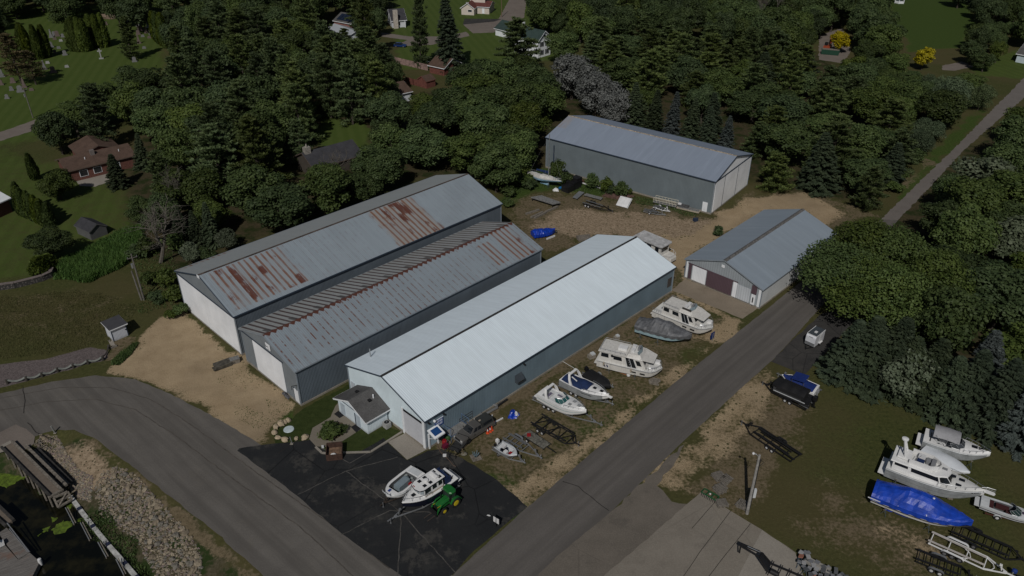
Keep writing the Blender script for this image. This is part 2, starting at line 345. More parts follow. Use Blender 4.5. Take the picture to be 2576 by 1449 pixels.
sheet('lane',[(2060,90),(2120,70),(2140,130),(2120,160),(2060,150)],.02,LANE,.3)
def cracks(name,lines,wd,z,material,jit=.14):
 mb=MB();rr=random.Random(5)
 for ln in lines:
  pts=[P(*q)for q in ln];out=[]
  for a,b_ in zip(pts,pts[1:]):
   n=max(1,int((b_-a).length/.8))
   for k in range(n):out.append(a.lerp(b_,k/n)+Vector(((rr.random()-.5)*jit,(rr.random()-.5)*jit,0)))
  out.append(pts[-1])
  for a,b_ in zip(out,out[1:]):
   d=(b_-a).normalized();s_=Vector((-d.y,d.x,0))*wd/2
   mb.poly([(q.x,q.y,z)for q in(a-s_,b_-s_,b_+s_,a+s_)])
 return structure(mb.build(name,material))
TAR=mat('crack_tar',(.02,.018,.016),.9);SEAM=mat('paver_seam',(.075,.066,.056),.9,vary=.3)
cracks('paver_seam',[[(-40,1040),(120,1010),(240,1005),(340,1030),(440,1095),(580,1200),(760,1330),(900,1460)],[(-40,1010),(150,975),(280,975),(380,1005),(480,1068),(640,1185),(820,1310),(980,1430)]],.14,.0165,SEAM)
cracks('forecourt_seam',[[(806,1127),(880,1165),(975,1113)],[(750,1245),(870,1185),(1000,1150)],[(870,1185),(1010,1290),(1145,1440)],[(860,1345),(980,1285),(1100,1290)],[(1010,1290),(1000,1449)]],.12,.0262,mat('worn_seam',(.07,.066,.06),.9,vary=.4))
cracks('road_crack',[[(1415,1212),(1455,1225),(1500,1262),(1532,1285)],[(58,975),(63,1008),(60,1040)],[(70,1063),(90,1088),(130,1108)],[(770,1095),(700,1140)]],.10,.034,TAR)
cracks('slab_joint',[[(1838,1010+276),(1760,1390),(1700,1480)],[(1888,1318),(1822,1400),(1745,1500)]],.06,.05,TAR,.02)
cracks('slab_joint',[[(1800,1262),(1740,1330)]],.06,.05,TAR,.02)
# ---------------------------------------------------------------- metal sheds
def siding(name,col,spacing=.23,strength=.35,streak=.25,rough=.55):
 m,nt,b=new_mat(name);g=NG(nt);c=g.coord();x=g.sep(c)
 t=g.m('ADD',x[0],x[1]);w_=g.m('SINE',g.m('MULTIPLY',t,2*math.pi/spacing))
 n1=g.noise(g.scale(c,(1.6,1.6,.12)),1.2,4,.65);n2=g.noise(c,.25,3)
 cc=g.mix(g.mr(n2,.35,.65),tuple(k*.88 for k in col),tuple(min(1,k*1.08)for k in col))
 cc=g.mix(g.mr(n1,.5,.75,0,streak),cc,tuple(k*.55 for k in col))
 pn=g.n('ShaderNodeTexWhiteNoise',{'W':g.m('FLOOR',g.m('MULTIPLY',t,1.05))},0,noise_dimensions='1D');cc=g.mix(g.m('MULTIPLY',pn,.35),cc,tuple(k*.86 for k in col))
 cc=g.mix(g.mr(w_,.55,.95,0,.38),cc,tuple(k*.5 for k in col))
 cc=g.mix(g.mr(g.m('ADD',x[2],g.m('MULTIPLY',n1,.6)),.3,.75,.45,0),cc,(.10,.085,.06))
 nt.links.new(cc,b.inputs['Base Color']);b.inputs['Roughness'].default_value=rough;b.inputs['Specular IOR Level'].default_value=.3
 nt.links.new(g.bump(w_,strength,.03),b.inputs['Normal']);return m
def metal_roof(name,col,spacing=.3,rough=.45,rust=(),seam_rust=0.0,left_bars=False,ridge=0.0,seam=.9,stain=.15,pv=.45,left_tint=0.0):
 m,nt,b=new_mat(name);g=NG(nt);c=g.coord();x,y,z=g.sep(c)
 w_=g.m('SINE',g.m('MULTIPLY',y,2*math.pi/spacing))
 n1=g.noise(g.scale(c,(.25,2.0,.25)),1.0,4,.6);n2=g.noise(c,.18,4,.6)
 cc=g.mix(g.mr(n1,.35,.65),tuple(k*.95 for k in col),tuple(min(1,k*1.04)for k in col))
 cc=g.mix(g.mr(n2,.45,.7,0,stain),cc,tuple(k*.62 for k in col))
 pn=g.n('ShaderNodeTexWhiteNoise',{'W':g.m('FLOOR',g.m('MULTIPLY',y,1.1))},0,noise_dimensions='1D');cc=g.mix(g.m('MULTIPLY',pn,pv),cc,tuple(k*.84 for k in col))
 if left_tint:cc=g.mix(g.m('MULTIPLY',g.mr(x,.05,-.05),g.mr(g.noise(c,1.5,4,.7),.3,.6,left_tint*.6,left_tint)),cc,(.36,.355,.325))  # left slope only: mottled mix towards a paler warm grey
 cc=g.mix(g.mr(w_,.6,.97,0,.26),cc,tuple(k*.55 for k in col))
 RU=(.17,.065,.035);RD=(.085,.033,.022)
 nr=g.noise(c,1.3,5,.7);nf=g.noise(c,6,3,.7);rc=g.mix(nr,RD,RU)
 sm=g.m('SINE',g.m('MULTIPLY',y,2*math.pi/seam))
 if seam_rust:
  dv_=g.n('ShaderNodeCombineXYZ',{0:g.m('MULTIPLY',x,1.5),1:g.m('MULTIPLY',g.m('FLOOR',g.m('MULTIPLY',y,1.0/seam)),3.7),2:0.0})
  k=g.m('MULTIPLY',g.m('MULTIPLY',g.mr(sm,.72,.95),g.mr(g.noise(dv_,1.0,4,.7),.42,.54)),g.mr(y,36,14,.45,1))
  k=g.m('MULTIPLY',k,g.mr(g.m('ADD',n2,g.m('MULTIPLY',nf,.25)),.48,.66,.12,1))
  k=g.m('MULTIPLY',k,g.mr(x,-.05,.05))
  cc=g.mix(g.m('MULTIPLY',k,seam_rust),cc,rc)
 if left_bars:
  k=g.m('MULTIPLY',g.mr(sm,.30,.50),g.mr(x,.0,-.1));k=g.m('MULTIPLY',k,g.mr(nr,.30,.45,.55,1))
  cc=g.mix(g.m('MULTIPLY',k,.9),cc,g.mix(nf,(.035,.022,.02),(.075,.036,.028)))
  pt=g.m('MULTIPLY',g.m('MULTIPLY',g.mr(g.m('SINE',g.m('MULTIPLY',y,2*math.pi/4.3)),.82,.9),g.mr(x,-.2,-.35)),g.mr(x,-2.3,-2.0))
  cc=g.mix(g.m('MULTIPLY',pt,.85),cc,(.06,.055,.05))
 if ridge:
  tri=g.m('PINGPONG',y,.5);k=g.m('LESS_THAN',g.m('SUBTRACT',g.m('ABSOLUTE',x),g.m('MULTIPLY',tri,1.0)),ridge*.4)
  cc=g.mix(g.m('MULTIPLY',k,g.mr(nr,.3,.42)),cc,g.mix(nr,RD,(.095,.04,.028)))
 for(y0,y1,x0,x1,s1_,s2_,tint)in rust:
  yj=g.m('ADD',y,g.m('MULTIPLY',g.m('SUBTRACT',g.noise(g.scale(c,(.5,.6,.5)),1.0,3),.5),2.5));box=g.m('MULTIPLY',g.m('MULTIPLY',g.mr(yj,y0-.4,y0+.4),g.mr(yj,y1+.6,y1-.6)),g.m('MULTIPLY',g.mr(x,x0-.1,x0+.1),g.mr(x,x1+.1,x1-.1)))
  n3=g.noise(g.scale(c,(.28,.5,.2)),1.0,4,.6);n4=g.noise(g.scale(c,(.4,3.5,.3)),1.0,5,.7)
  ln=g.m('SINE',g.m('MULTIPLY',y,2*math.pi/seam));cv=g.n('ShaderNodeCombineXYZ',{0:g.m('MULTIPLY',x,.16),1:g.m('MULTIPLY',g.m('FLOOR',g.m('MULTIPLY',y,1.0/seam)),5.37),2:0.0});n5=g.noise(cv,1.0,2,.5)
  k1=g.m('MULTIPLY',g.mr(g.m('ADD',ln,g.m('MULTIPLY',g.m('SUBTRACT',n4,.5),1.6)),.05,.75),g.mr(g.m('ADD',g.m('MULTIPLY',n5,.6),g.m('MULTIPLY',n3,.5)),.52-s1_,.72-s1_))
  k2=g.mr(g.m('ADD',n5,g.m('ADD',g.m('MULTIPLY',g.m('SUBTRACT',nr,.5),.22),g.m('MULTIPLY',g.m('SUBTRACT',n4,.5),.22))),.64-s2_,.70-s2_)
  cc=g.mix(g.m('MULTIPLY',box,g.mr(n4,.35,.65,tint*.2,tint)),cc,(.27,.22,.175))
  cc=g.mix(g.m('MULTIPLY',box,g.m('MULTIPLY',k1,.85)),cc,g.mix(nf,(.12,.045,.026),(.22,.10,.05)));cc=g.mix(g.m('MULTIPLY',box,g.m('MULTIPLY',k2,.92)),cc,g.mix(nr,(.065,.022,.016),(.14,.048,.028)))
 nt.links.new(cc,b.inputs['Base Color']);b.inputs['Roughness'].default_value=rough
 b.inputs['Specular IOR Level'].default_value=.35
 nt.links.new(g.bump(w_,.3,.025),b.inputs['Normal']);return m
WHITE=mat('white_paint',(.74,.76,.78),.5,vary=.05,dirt=.15)
DOORW=siding('white_door_steel',(.84,.86,.89),.3,.1,.05)
TRIMD=mat('dark_blue_trim',(.035,.05,.075),.5)
TRIMG=mat('grey_trim',(.22,.25,.28),.5)
BLACK=mat('black_gap',(.006,.006,.007),.8)
CONF=mat('footing_concrete',(.24,.215,.18),.9,vary=.2)
MAROON=siding('maroon_steel',(.10,.065,.078),.3,.2,.1)
GLASSD=mat('dark_window_glass',(.012,.014,.017),.08,spec=.6,vary=.05)
class Shed:
 def __init__(s,name,label,fbr,th,w_,L,e,r,wall,roof,trim,over=.25,front_wall=None,foot=.35):
  th=R(th);right=Vector((math.cos(th),-math.sin(th),0));o=Vector(fbr)-right*w_/2
  s.t=thing(name,label,'shed',o,-th);s.w,s.L,s.e,s.r=w_,L,e,r;h=w_/2
  mb=MB();f=0.0
  mb.add([(-h,0,f),(h,0,f),(h,0,e),(0,0,r),(-h,0,e),(-h,L,f),(h,L,f),(h,L,e),(0,L,r),(-h,L,e)],
               [(0,1,2,3,4)]);mb.cur=1
  mb.f+=[(1,6,7,2),(6,5,9,8,7),(5,0,4,9)];mb.mi+=[1,1,1]
  mb.build('wall',[front_wall or wall,wall],s.t)
  sl_=(r-e)/h;q=h+over;ze=e-over*sl_;tk=.09;mb=MB()
  for sg in(-1,1):
   ny=24;rows=[]
   for i in range(ny+1):
    yy=-over+(L+2*over)*i/ny
    rows.append([(0,yy,r+tk),(sg*q,yy,ze+tk),(sg*q,yy,ze+.01),(0,yy,r+.01)])
   mb.loft(rows,True,True,True)
  mb.build('roof',roof,s.t)
  mb=MB()
  for sg in(-1,1):
   mb.bar((sg*(q+.03),-over-.02,ze),(sg*(q+.03),L+over+.02,ze),.06,.2)
   for yy in(-over-.03,L+over+.03):mb.bar((sg*.02,yy,r-.03),(sg*(q+.05),yy,ze-.05),.06,.2)
  mb.build('eave_trim',trim,s.t)
  mb=MB()
  for sg in(-1,1):
   for yy in(-.02,L+.02):MB().box((sg*h,yy,(e-.05)/2+.03),(.16,.16,e-.1)).build('corner_trim',TRIMG,s.t)
  mb=MB();mb.box((0,-.06,foot/2-.05),(w_+.24,.1,foot));mb.box((h+.06,L/2,foot/2-.05),(.1,L+.1,foot));mb.box((-h-.06,L/2,foot/2-.05),(.1,L+.1,foot))
  mb.build('footing',CONF,s.t)
 def cap(s,material,wd=.5,up=.12):
  sl_=(s.r-s.e)/(s.w/2);mb=MB();d=wd/2
  mb.loft([[(-d,y,s.r+up-d*sl_),(0,y,s.r+up+.04),(d,y,s.r+up-d*sl_),(d,y,s.r+up-d*sl_-.06),(-d,y,s.r+up-d*sl_-.06)]for y in(-.3,s.L+.3)],True,True,True)
  return mb.build('ridge_cap',material,s.t)
 def front(s,name,f0,f1,z0,z1,material,proud=.05,label=None,parent=None,tk=.06):
  x0,x1=-s.w/2+f0*s.w,-s.w/2+f1*s.w
  return MB().box(((x0+x1)/2,-proud-tk/2,(z0+z1)/2),(x1-x0,tk,z1-z0)).build(name,material,parent or s.t,label=label)
 def side(s,name,y0,y1,z0,z1,material,proud=.03,tk=.06,parent=None,sg=1,label=None):
  return MB().box((sg*(s.w/2+proud+tk/2),(y0+y1)/2,(z0+z1)/2),(tk,y1-y0,z1-z0)).build(name,material,parent or s.t,label=label)
 def back(s,name,f0,f1,z0,z1,material,proud=.05,parent=None,tk=.06):
  x0,x1=-s.w/2+f0*s.w,-s.w/2+f1*s.w
  return MB().box(((x0+x1)/2,s.L+proud+tk/2,(z0+z1)/2),(x1-x0,tk,z1-z0)).build(name,material,parent or s.t)
 def local(s,p):return s.t.matrix_basis.inverted()@Vector(p)
 def world(s,p):return s.t.matrix_basis@Vector(p)
STEEL1=siding('weathered_steel_siding',(.12,.145,.17));STEELG=siding('grey_gable_siding',(.20,.225,.245))
ROOF1=metal_roof('rusted_roof_steel',(.265,.308,.34),rust=[(1.0,13.5,.4,9.0,.17,.075,.25),(31.5,41.0,.3,9.9,.30,.085,.8),(0,9,-9.6,-8.4,.1,.0,.4)],ridge=.0,seam=1.0,stain=.3,seam_rust=.3,left_tint=.6)
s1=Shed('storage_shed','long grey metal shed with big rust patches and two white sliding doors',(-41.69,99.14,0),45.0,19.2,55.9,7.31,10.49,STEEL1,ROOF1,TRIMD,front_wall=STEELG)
s1.cap(mat('rust_brown_cap',(.06,.045,.038),.8,vary=.4),.45)
for f0,f1,nm in((.015,.475,'sliding_door'),(.487,.975,'sliding_door')):
 d=s1.front(nm,f0,f1,.25,6.7,DOORW);
s1.front('door_rail',.0,.985,6.75,6.95,TRIMD,.06);s1.front('door_post',.475,.487,.2,6.7,WHITE,.06);s1.front('door_post',.975,.992,.2,6.7,WHITE,.06)
MB().box((0,-.33,10.25),(.8,.05,.5)).build('gable_vent',WHITE,s1.t)
STEEL2=siding('blue_grey_siding',(.115,.14,.165))
ROOF2=metal_roof('streaked_roof_steel',(.245,.285,.315),seam_rust=1.0,left_bars=True,ridge=.3,rust=[(40.0,42.4,1.5,6.8,.25,-.02,.2),(44.0,48.0,.3,7.6,.40,.08,.3)],seam=1.05,stain=.3,left_tint=.75)
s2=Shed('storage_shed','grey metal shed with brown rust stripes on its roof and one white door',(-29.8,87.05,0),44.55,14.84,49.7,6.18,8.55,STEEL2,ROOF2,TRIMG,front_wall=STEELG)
s2.front('sliding_door',.22,.76,.25,5.7,DOORW);s2.front('door_rail',.0,.78,5.75,5.92,TRIMD,.06)
md=s2.front('side_door',.915,.985,.2,2.5,WHITE);s2.front('door_edge',.905,.913,.2,2.6,TRIMD,.05,parent=md)
sg=s2.front('gable_sign',.50,.58,6.35,7.35,WHITE,.08)
mb=MB();y_=-.155
for a,b_ in(((-.02,6.95),(.3,6.75)),((.3,6.75),(.48,6.9)),((.48,6.9),(.75,6.78)),((.6,6.52),(.75,6.5))):mb.bar((a[0],y_,a[1]),(b_[0],y_,b_[1]),.02,.09)
mb.build('painted_mark',mat('sign_dark_mark',(.06,.06,.08)),sg)
bl=MB().tube([(7.3,-.1,3.6),(7.3,-.9,3.9),(7.6,-1.1,3.5)],.05).build('lamp_bracket',BLACK,s2.t)
WGABLE=siding('pale_blue_gable',(.70,.81,.86),.3,.08,.04);STEEL3=siding('blue_green_siding',(.165,.225,.265),.3,.15,.15)
ROOF3=metal_roof('white_roof_steel',(.73,.82,.875),.3,.4,stain=.05,pv=.12)
s3=Shed('storage_shed','long shed with a clean white ribbed roof and pale blue gable',(-11.2,78.1,0),44.46,16.93,55.8,5.04,7.65,STEEL3,ROOF3,TRIMD,front_wall=WGABLE)
s3.cap(mat('ridge_shadow_black',(.028,.026,.025),.8,vary=.4),.42)  # near-black colour stands in for the shadowed gap along the ridge
gd=s3.front('garage_door',.735,.965,.1,3.95,mat('grey_garage_door',(.50,.51,.54),.5,vary=.06),.02,tk=.04)
s3.front('header_shade',.735,.965,3.95,4.3,BLACK,.02,parent=gd,tk=.04);s3.front('door_frame',.715,.735,.0,4.45,WHITE,.06,parent=gd);s3.front('door_frame',.965,.992,.0,4.6,WHITE,.06,parent=gd)  # black strip paints the shade at the top of the recessed opening
s3.front('shutter',.025,.075,.9,2.4,mat('grey_shutter',(.42,.46,.5)),.04)
y_=s3.L
wv=s3.side('wall_window',54.2,55.3,1.6,3.3,mat('brown_shutter',(.07,.06,.055)))
mb=MB();h=s3.w/2
yv=s3.local(P(1297,943,2.6)).y
mb.add([(h,yv-.7,3.1),(h,yv+.7,3.1),(h,yv+.7,1.9),(h,yv-.7,1.9),(h+.75,yv-.6,2.3),(h+.75,yv+.6,2.3),(h+.5,yv+.6,1.75),(h+.5,yv-.6,1.75)],
       [(0,1,5,4),(4,5,6,7),(7,6,2,3),(0,4,7,3),(1,2,6,5)]);mb.build('hooded_vent',mat('vent_dark',(.05,.06,.07),.5),s3.t)
for u,v in((1320,917),(1107,1035),(1076,1056+7)):
 q=s3.local(P(u,v,4.2));MB().lathe([(.14,0),(.14,.25),(.09,.3)],10,'x',(h,q.y,4.2)).build('wall_vent',BLACK,s3.t)
q=s3.local(P(1087,1055,4.1));MB().lathe([(.05,0),(.17,.08),(.2,.3),(.1,.38)],10,'x',(h,q.y,4.1)).build('wall_lamp',WHITE,s3.t)
MB().tube([(-7.0,3.0,5.4),(-7.0,3.0,7.0)],.09).build('flue_pipe',mat('galvanised',(.34,.35,.36),.4,.6),s3.t)
BLUES=mat('sign_blue',(.01,.055,.24),.4);LETW=mat('letter_white',(.6,.64,.72),.5)
ya,yb=s3.local(P(1097,1068,3.5)).y,s3.local(P(1116,1054,3.5)).y
sgn=thing('wall_sign','small blue sign with white lettering on the side wall of the white-roofed shed','sign',s3.world((h,0,0)),s3.t.rotation_euler.z)
MB().box((.07,(ya+yb)/2,3.3),(.06,yb-ya,1.15)).build('sign_board',BLUES,sgn);MB().box((.08,(ya+yb)/2,3.9),(.1,yb-ya+.04,.07)).build('sign_frame',LETW,sgn)
mb=MB();rr=random.Random(4);wd=yb-ya
for zr in(3.55,3.08):
 n=9
 for i in range(n):
  if i==4 and zr>3.2:continue
  c0=ya+.12+(wd-.24)*(i+.5)/n;a=(wd-.24)/n*.3
  mb.box((.11,c0-a,zr),(.02,.035,.3));
  if i%2:mb.box((.11,c0+a,zr),(.02,.035,.3))
  mb.box((.11,c0,zr+rr.choice((-.13,.0,.13))),(.02,a*2,.045));mb.box((.11,c0,zr+.13),(.02,a*2,.04))
mb.build('lettering',LETW,sgn)
yd=s3.local(P(1088,1105,1.0)).y
d3=s3.side('side_door',yd-.55,yd+.55,.1,2.3,mat('pale_blue_door',(.3,.4,.46)))
for k in(-.75,.75):s3.side('door_post',yd+k-.1,yd+k+.1,.0,2.5,WHITE,.02,.2,parent=d3)
aw=thing('door_awning','blue sloped awning with a white border over the shed side door','awning',s3.world((h,yd,0)),s3.t.rotation_euler.z)
mb=MB();X1,z0,z1,hw=1.55,3.15,2.65,.88
mb.add([(0.02,-hw,z0),(X1,-hw,z1),(X1,hw,z1),(.02,hw,z0),(.02,-hw,z0-.18),(X1,-hw,z1-.18),(X1,hw,z1-.18),(.02,hw,z0-.18)],[(0,1,2,3),(7,6,5,4),(0,4,5,1),(1,5,6,2),(2,6,7,3),(3,7,4,0)]);mb.build('awning_frame',WHITE,aw)
sl_=(z1-z0)/X1;mb=MB();f_=lambda x:z0+sl_*x+.03;mb.add([(.28,-hw+.26,f_(.28)),(X1-.26,-hw+.26,f_(X1-.26)),(X1-.26,hw-.26,f_(X1-.26)),(.28,hw-.26,f_(.28))],[(0,1,2,3)]);mb.build('awning_cloth',mat('awning_blue',(.008,.05,.17),.6),aw)
mb=MB()
for k in(-hw+.1,hw-.1):mb.bar((.05,k,1.7),(1.4,k,z1-.15),.06,.06)
mb.build('awning_brace',WHITE,aw)
STEEL4=siding('slate_siding',(.155,.185,.20),.3,.15,.15);ROOF4=metal_roof('blue_grey_roof_steel',(.24,.28,.345),.3,.5,stain=.12,rust=[(40.2,43,-5,.2,-.1,-.2,.55)])
WG4=siding('white_gable_siding',(.88,.89,.90),.3,.1,.05)
s4=Shed('storage_shed','tall blue-grey metal shed at the edge of the woods with a white gable end',(52.85,164.0,0),-52.7,18.8,42.0,7.47,10.0,STEEL4,ROOF4,TRIMD,front_wall=WG4)
s4.cap(mat('tan_ridge_cap',(.30,.25,.19),.8,vary=.5,vs=3),.5)
s4.front('door_rail',-.0,.995,7.0,7.3,TRIMD,.06)
for f0,f1 in((.03,.26),(.27,.62),(.63,.97)):s4.front('sliding_door',f0,f1,.25,6.95,WG4,.05)
for f in(.265,.625):s4.front('door_gap',f-.003,f+.003,.25,6.95,TRIMD,.115,tk=.02)
s4.side('side_door',.9,2.0,.1,2.4,WHITE,sg=-1)
MB().bar((-s4.w/2-.1,39.8,.3),(-s4.w/2-.1,39.8,6.0),.22,.22).build('wall_pipe',TRIMD,s4.t)
STEEL5=siding('pale_steel_siding',(.30,.33,.35),.45,.25,.25);ROOF5=metal_roof('pale_blue_roof_steel',(.255,.30,.345),.3,.5,stain=.1)
SID5=siding('white_wall_siding',(.62,.64,.64),.3,.2,.2)
s5=Shed('storage_shed','low pale grey metal shed with a maroon door beside the road',(41.8,112.5,0),44.2,14.9,27.8,3.9,6.5,SID5,ROOF5,TRIMG,front_wall=STEEL5)
s5.cap(mat('weathered_ridge_cap',(.12,.115,.11),.9,vary=.5,vs=4),.75)
for f0,f1,z1,mt,nm in((.01,.035,3.5,WHITE,'corner_panel'),(.045,.085,3.4,MAROON,'wall_panel'),(.10,.285,3.2,DOORW,'sliding_door'),(.295,.635,3.2,MAROON,'sliding_door'),(.645,.695,3.2,DOORW,'wall_panel'),(.965,.995,3.6,WHITE,'corner_panel')):
 s5.front(nm,f0,f1,.15,z1,mt)
s5.front('wall_panel',.70,.865,.15,3.0,siding('light_steel_siding',(.5,.53,.56),.45,.2,.2));s5.front('wall_panel',.875,.94,2.35,3.95,MAROON)
s5.front('door_rail',.03,.70,3.22,3.4,MAROON,.06)
md=s5.front('side_door',.885,.935,.1,2.25,WHITE,.05);s5.front('door_window',.902,.916,.7,1.7,GLASSD,.12,parent=md,tk=.02)
s5.front('gable_sign',.465,.505,5.0,5.5,WHITE,.06)
# ---------------------------------------------------------------- house kit
def shingles(name,col):
 m,nt,b=new_mat(name);g=NG(nt);c=g.coord()
 n1=g.noise(c,.6,4,.6);n2=g.noise(c,6,3,.75);f=g.m('ADD',g.m('MULTIPLY',n1,.4),g.m('MULTIPLY',n2,.6))
 cc=g.mix(g.mr(f,.35,.65),tuple(k*.65 for k in col),tuple(k*1.35 for k in col));nt.links.new(cc,b.inputs['Base Color'])
 b.inputs['Roughness'].default_value=.95;b.inputs['Specular IOR Level'].default_value=.15
 nt.links.new(g.bump(n2,.5,.03),b.inputs['Normal']);return m
class House:
 """x along the front eave, y away from it"""
 def __init__(s,name,label,cat,e0,e1,ze,depth,rise,wall,roof,axis='along',over=.45,trim=WHITE,L=None):
  a,b_=P(*e0,ze),P(*e1,ze);s.rz=heading(a,b_);s.L=L or(b_-a).length-2*over;s.D=depth;s.ze=ze
  d=(b_-a).normalized();n_=Vector((-d.y,d.x,0));o=a+d*over+n_*over;o.z=0
  s.t=thing(name,label,cat,o,s.rz);L,D=s.L,depth;mb=MB();zr=ze+rise
  s.body(L,D,0,0,ze,zr,wall,roof,axis,over,trim)
 def body(s,L,D,x0,y0,ze,zr,wall,roof,axis,over,trim):
  mb=MB();X=[x0,x0+L];Y=[y0,y0+D]
  if axis=='along':
   ym=(Y[0]+Y[1])/2
   mb.add([(X[0],Y[0],0),(X[1],Y[0],0),(X[1],Y[1],0),(X[0],Y[1],0),(X[0],Y[0],ze),(X[1],Y[0],ze),(X[1],Y[1],ze),(X[0],Y[1],ze),(X[0],ym,zr),(X[1],ym,zr)],
                   [(0,1,5,4),(1,2,6,9,5),(2,3,7,6),(3,0,4,8,7)])
   mid=lambda x,k:(x,ym,zr);edge=lambda x,k:(x,(Y[0]-over)if k<0 else(Y[1]+over),ze-over*(zr-ze)/(D/2));ends=(X[0]-over,X[1]+over)
  else:
   xm=(X[0]+X[1])/2
   mb.add([(X[0],Y[0],0),(X[1],Y[0],0),(X[1],Y[1],0),(X[0],Y[1],0),(X[0],Y[0],ze),(X[1],Y[0],ze),(X[1],Y[1],ze),(X[0],Y[1],ze),(xm,Y[0],zr),(xm,Y[1],zr)],
                   [(0,1,5,8,4),(1,2,6,5),(2,3,7,9,6),(3,0,4,7)])
   mid=lambda y,k:(xm,y,zr);edge=lambda y,k:((X[0]-over)if k<0 else(X[1]+over),y,ze-over*(zr-ze)/(L/2));ends=(Y[0]-over,Y[1]+over)
  mb.build('wall',wall,s.t);mb=MB();tb=MB();up=Vector((0,0,.14))
  for k in(-1,1):
   r4=[]
   for q in ends:
    a,b_=Vector(mid(q,k)),Vector(edge(q,k));r4.append([a+up,b_+up,b_+up*.1,a+up*.1])
    tb.bar(a+Vector((0,0,.0)),b_+Vector((0,0,-.03)),.07,.2)
   mb.loft(r4,True,True,True);tb.bar(r4[0][2],r4[1][2],.08,.2)
  r_=mb.build('roof',roof,s.t);tb.build('fascia',trim,s.t);s.roof=r_
 def win(s,x,z,w_,h_,y=0.0,frame=WHITE,face='front',shutters=None):
  sx=(x,-.03,z)if face=='front' else((s.L+.03,x,z)if face=='right' else(-.03,x,z));D=lambda w2,t_,h2:(w2,t_,h2)if face=='front' else(t_,w2,h2)
  f=MB().box(sx,D(w_+.2,.06,h_+.2)).build('window',frame,s.t)
  k=1 if face=='right' else-1;c=list(sx);c[1 if face=='front' else 0]+=k*.035
  MB().box(c,D(w_,.03,h_)).build('pane',GLASSD,f)
  if shutters:
   mb=MB()
   for q in(-1,1):
    c2=list(sx);c2[0 if face=='front' else 1]+=q*(w_/2+.32);mb.box(c2,D(.38,.08,h_+.15))
   mb.build('shutters',shutters,f)
 def door(s,x,w_=1.0,h_=2.1,m_=WHITE,face='front'):
  c=(x,-.03,h_/2+.1)if face=='front' else(s.L+.03,x,h_/2+.1)
  MB().box(c,(w_,.07,h_)if face=='front' else(.07,w_,h_)).build('door',m_,s.t)
BRICK=mat('red_brick',(.13,.055,.042),.9,vary=.35,vs=4);CREAM=mat('cream_siding',(.55,.49,.43),.7,vary=.06);GREYW=mat('pale_grey_siding',(.55,.57,.6),.7,vary=.06)
SH_GREY=shingles('grey_shingles',(.085,.083,.082));SH_BROWN=shingles('brown_shingles',(.085,.056,.043));SH_RED=shingles('dark_red_shingles',(.11,.042,.036));SH_GREEN=shingles('green_shingles',(.035,.055,.05));SH_DARK=shingles('charcoal_shingles',(.045,.045,.05))
REDWOOD=mat('red_brown_boards',(.14,.05,.038),.85,vary=.25,vs=2)
OFFW=siding('office_white_siding',(.66,.74,.79),.25,.06,.04)
z5=zm(1000,1480,3.68)
qa,qb=s3.local(z5(1240,520)),s3.local(z5(1665,840))
o_=thing('office_cabin','small white office cabin with a grey shingle roof against the pale gable','office',s3.world((qa.x,qa.y,0)),s3.t.rotation_euler.z)
OW,OD,OE,OR=qb.x-qa.x,-qa.y-.3,2.55,4.0
class _H(House):
 def __init__(s):s.t=o_;s.L=OW;s.D=OD
oh=_H();oh.body(OW,OD,0,0,OE,OR,OFFW,SH_GREY,'across',.45,WHITE)
for x in(.09*OW,.62*OW):
 oh.door(x+.5,1.0,2.05,mat('glass_door',(.42,.48,.53),.3))
MB().box((.60*OW,-.05,1.1),(.12,.08,2.1)).build('door_post',TRIMD,o_)
MB().box((OW/2,-.06,OE+.05),(OW*.9,.05,.07)).build('gable_board',TRIMD,o_)
for x,y in((OW*.33,OD*.55),(OW*.72,OD*.6)):MB().box((x,y,OE+(OR-OE)*(1-abs(x-OW/2)/(OW/2))+.26),(.45,.4,.22)).build('roof_vent',BLACK,o_)
x,y=OW*.7,OD*.82;MB().tube([(x,y,3.2),(x,y,4.1)],.1).build('vent_pipe',WHITE,o_)
MB().box((OW+.05,OD*.5,OE-.25),(.06,OD*.86,.28)).build('soffit_vent',mat('soffit_grey',(.25,.28,.3)),o_)
p0,p1=P((380+455/6.588)*.638889,(1180+1090/6.588)*.638889),P((380+830/6.588)*.638889,(1180+930/6.588)*.638889)
ps=thing('pump_shed','tiny white shed with a dark flat sloped roof at the edge of the grass','shed',p0,heading(p0,p1));L=(p1-p0).length;D=2.3
mb=MB();mb.add([(0,0,0),(L,0,0),(L,D,0),(0,D,0),(0,0,2.2),(L,0,2.2),(L,D,2.5),(0,D,2.5)],[(0,1,5,4),(1,2,6,5),(2,3,7,6),(3,0,4,7)]);mb.build('wall',siding('pump_shed_boards',(.55,.57,.62),.2,.2,.1),ps)
mb=MB();mb.add([(-.3,-.3,2.17),(L+.3,-.3,2.17),(L+.3,D+.3,2.55),(-.3,D+.3,2.55),(-.3,-.3,2.35),(L+.3,-.3,2.35),(L+.3,D+.3,2.73),(-.3,D+.3,2.73)],[(3,2,1,0),(0,1,5,4),(1,2,6,5),(2,3,7,6),(3,0,4,7)]);mb.build('fascia',WHITE,ps)
MB().add([(-.28,-.28,2.365),(L+.28,-.28,2.365),(L+.28,D+.28,2.745),(-.28,D+.28,2.745)],[(0,1,2,3)]).build('roof',mat('roll_roofing',(.05,.05,.055),.9),ps)
mb=MB()
for x in(0,L):mb.box((x,-.01,1.1),(.1,.1,2.15))
mb.build('corner_trim',TRIMD,ps);MB().box((-.03,D*.5,1.2),(.05,.9,1.5)).build('louvre',GREYW,ps);MB().box((L-.15,-.06,1.3),(.22,.08,.1)).build('door_latch',BLACK,ps)
z1=zm(0,0,1.91667)
